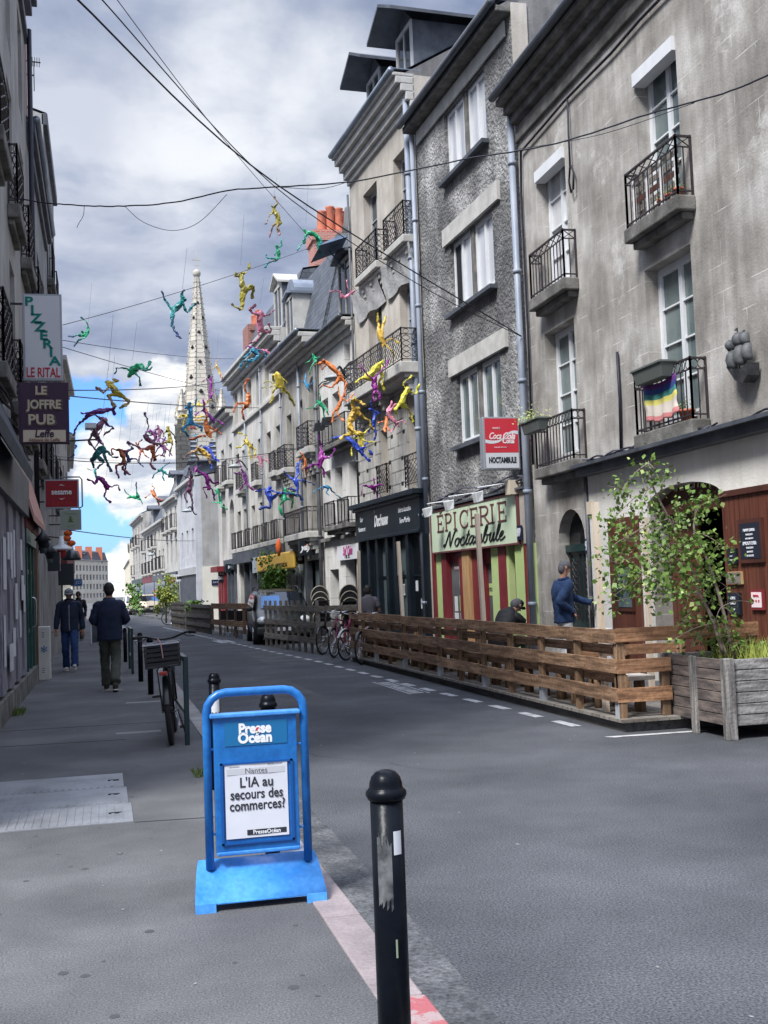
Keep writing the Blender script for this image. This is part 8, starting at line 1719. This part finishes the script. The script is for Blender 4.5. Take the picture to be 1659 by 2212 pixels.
    if hair: m=MB(); m.ell(hc+up*.025-fw*.012,hairr,12,8); m.ell(hc-fw*.055-up*.02,(.078,.055,.085),10,7); m.build('hair',MT[hair],c,local=True)
    if cap: m=MB(); m.ell(hc+up*.05-fw*.005,(.092,.107,.070),14,8); P=[hc+up*.045+fw*(.08+.09*math.cos(t))+rt*.075*math.sin(t) for t in [-1.5,-.9,-.3,.3,.9,1.5]]; m.prism(P,up*.010-fw*.0); m.build('cap',MT[cap],c,local=True)
    return c
def std(**k):
    J=dict(pel=(0,0,.93),chest=(0,0,1.33),neck=(0,.01,1.50),head=(0,.03,1.63),shL=(-.18,0,1.42),elL=(-.24,-.03,1.14),wrL=(-.23,.08,.90),shR=(.18,0,1.42),elR=(.24,-.03,1.14),wrR=(.23,.08,.90),
     hpL=(-.085,0,.90),knL=(-.09,.03,.50),anL=(-.09,0,.09),hpR=(.085,0,.90),knR=(.09,.03,.50),anR=(.09,0,.09)); J.update(k); return J
# walker seen from behind: hands held in front, right foot trailing
w1=gz(240,1492); person((w1.x,w1.y,0),R(2),'person walking away in navy jacket and khaki trousers on the left pavement',
 std(elL=(-.27,-.02,1.16),wrL=(-.13,.17,1.08),elR=(.27,-.02,1.16),wrR=(.13,.17,1.08),knL=(-.08,.20,.51),anL=(-.06,.24,.09),knR=(.09,.0,.50),anR=(.06,-.34,.17),ftR=(0,.7,-.7),head=(0,.03,1.64)),'navy','khaki',hair='hairdk',shoes='shoedk',tw=(.215,.145),hairr=(.086,.104,.10))
w2=gz(152,1450); person((w2.x,w2.y,0),R(180),'person in grey cap, navy jacket and blue jeans walking towards us',
 std(elL=(-.25,-.05,1.14),wrL=(-.27,-.02,.88),elR=(.25,.02,1.14),wrR=(.27,.08,.90),knL=(-.10,.20,.53),anL=(-.10,.30,.13),ftL=(0,1,.45),knR=(.09,.0,.50),anR=(.08,-.20,.10),head=(0,.05,1.61),face=(0,1,-.35)),'navy','jeans',hair='hairgrey',cap='capgrey',shoes='shoewhite',tw=(.20,.135),zipm='greysign')
# zip line on the jacket front
# man in denim at number 91, in profile, arm out towards the door
w3=gx(1217,1300,6.9); person((w3.x,w3.y,.05),R(-98),'person in blue denim jacket, sunglasses and white trousers standing at door 91',
 std(elL=(-.17,.22,1.20),wrL=(-.08,.46,1.12),hdL=(0,1,.1),elR=(.25,-.12,1.16),wrR=(.16,.10,1.0),head=(0,.05,1.66),chest=(0,-.02,1.34),shR=(.17,.05,1.42)),'denim','whitecloth',hair='hairgrey',glasses=True,tw=(.20,.15),hairr=(.084,.10,.09))
# seated man in black cap bending forward on the terrace bench
w4=gx(1085,1340,6.15); person((w4.x,w4.y,0),R(-60),'person in black tee shirt and black cap sitting bent forward behind the brown fence',
 std(pel=(0,-.1,.62),chest=(0,.12,.96),neck=(0,.25,1.06),head=(0,.36,1.14),face=(0,.8,-.6),shL=(-.17,.16,1.0),elL=(-.24,.32,.80),wrL=(-.15,.52,.80),shR=(.17,.16,1.0),elR=(.24,.32,.80),wrR=(.15,.52,.80),hpL=(-.1,-.05,.60),knL=(-.13,.38,.58),anL=(-.12,.36,.19),hpR=(.1,-.05,.60),knR=(.13,.38,.58),anR=(.12,.36,.19)),'capblack','khaki',hair='hairgrey',cap='capblack',sleeve=False,tw=(.20,.14))
w5=gx(796,1330,6.0); person((w5.x,w5.y,.0),R(-20),'person in grey tee shirt seen from behind near the black bar front',
 std(pel=(0,0,.78),chest=(0,0,1.16),neck=(0,.01,1.33),head=(0,.03,1.45),shL=(-.18,0,1.24),elL=(-.25,.0,.96),wrL=(-.2,.2,.88),shR=(.18,0,1.24),elR=(.27,.0,.96),wrR=(.2,.22,.9),hpL=(-.1,.05,.76),knL=(-.13,.40,.62),anL=(-.12,.40,.15),hpR=(.1,.05,.76),knR=(.13,.40,.62),anR=(.12,.40,.15)),'teegrey','awnpink',skinn='skindk',hair='hairdk',sleeve=False,tw=(.19,.135))
w6=gz(171,1385); person((w6.x,w6.y,0),R(180),'distant person in dark clothes half hidden behind the walker in the grey cap',std(),'capblack','khaki',hair='hairdk')
bpy.context.view_layer.update()
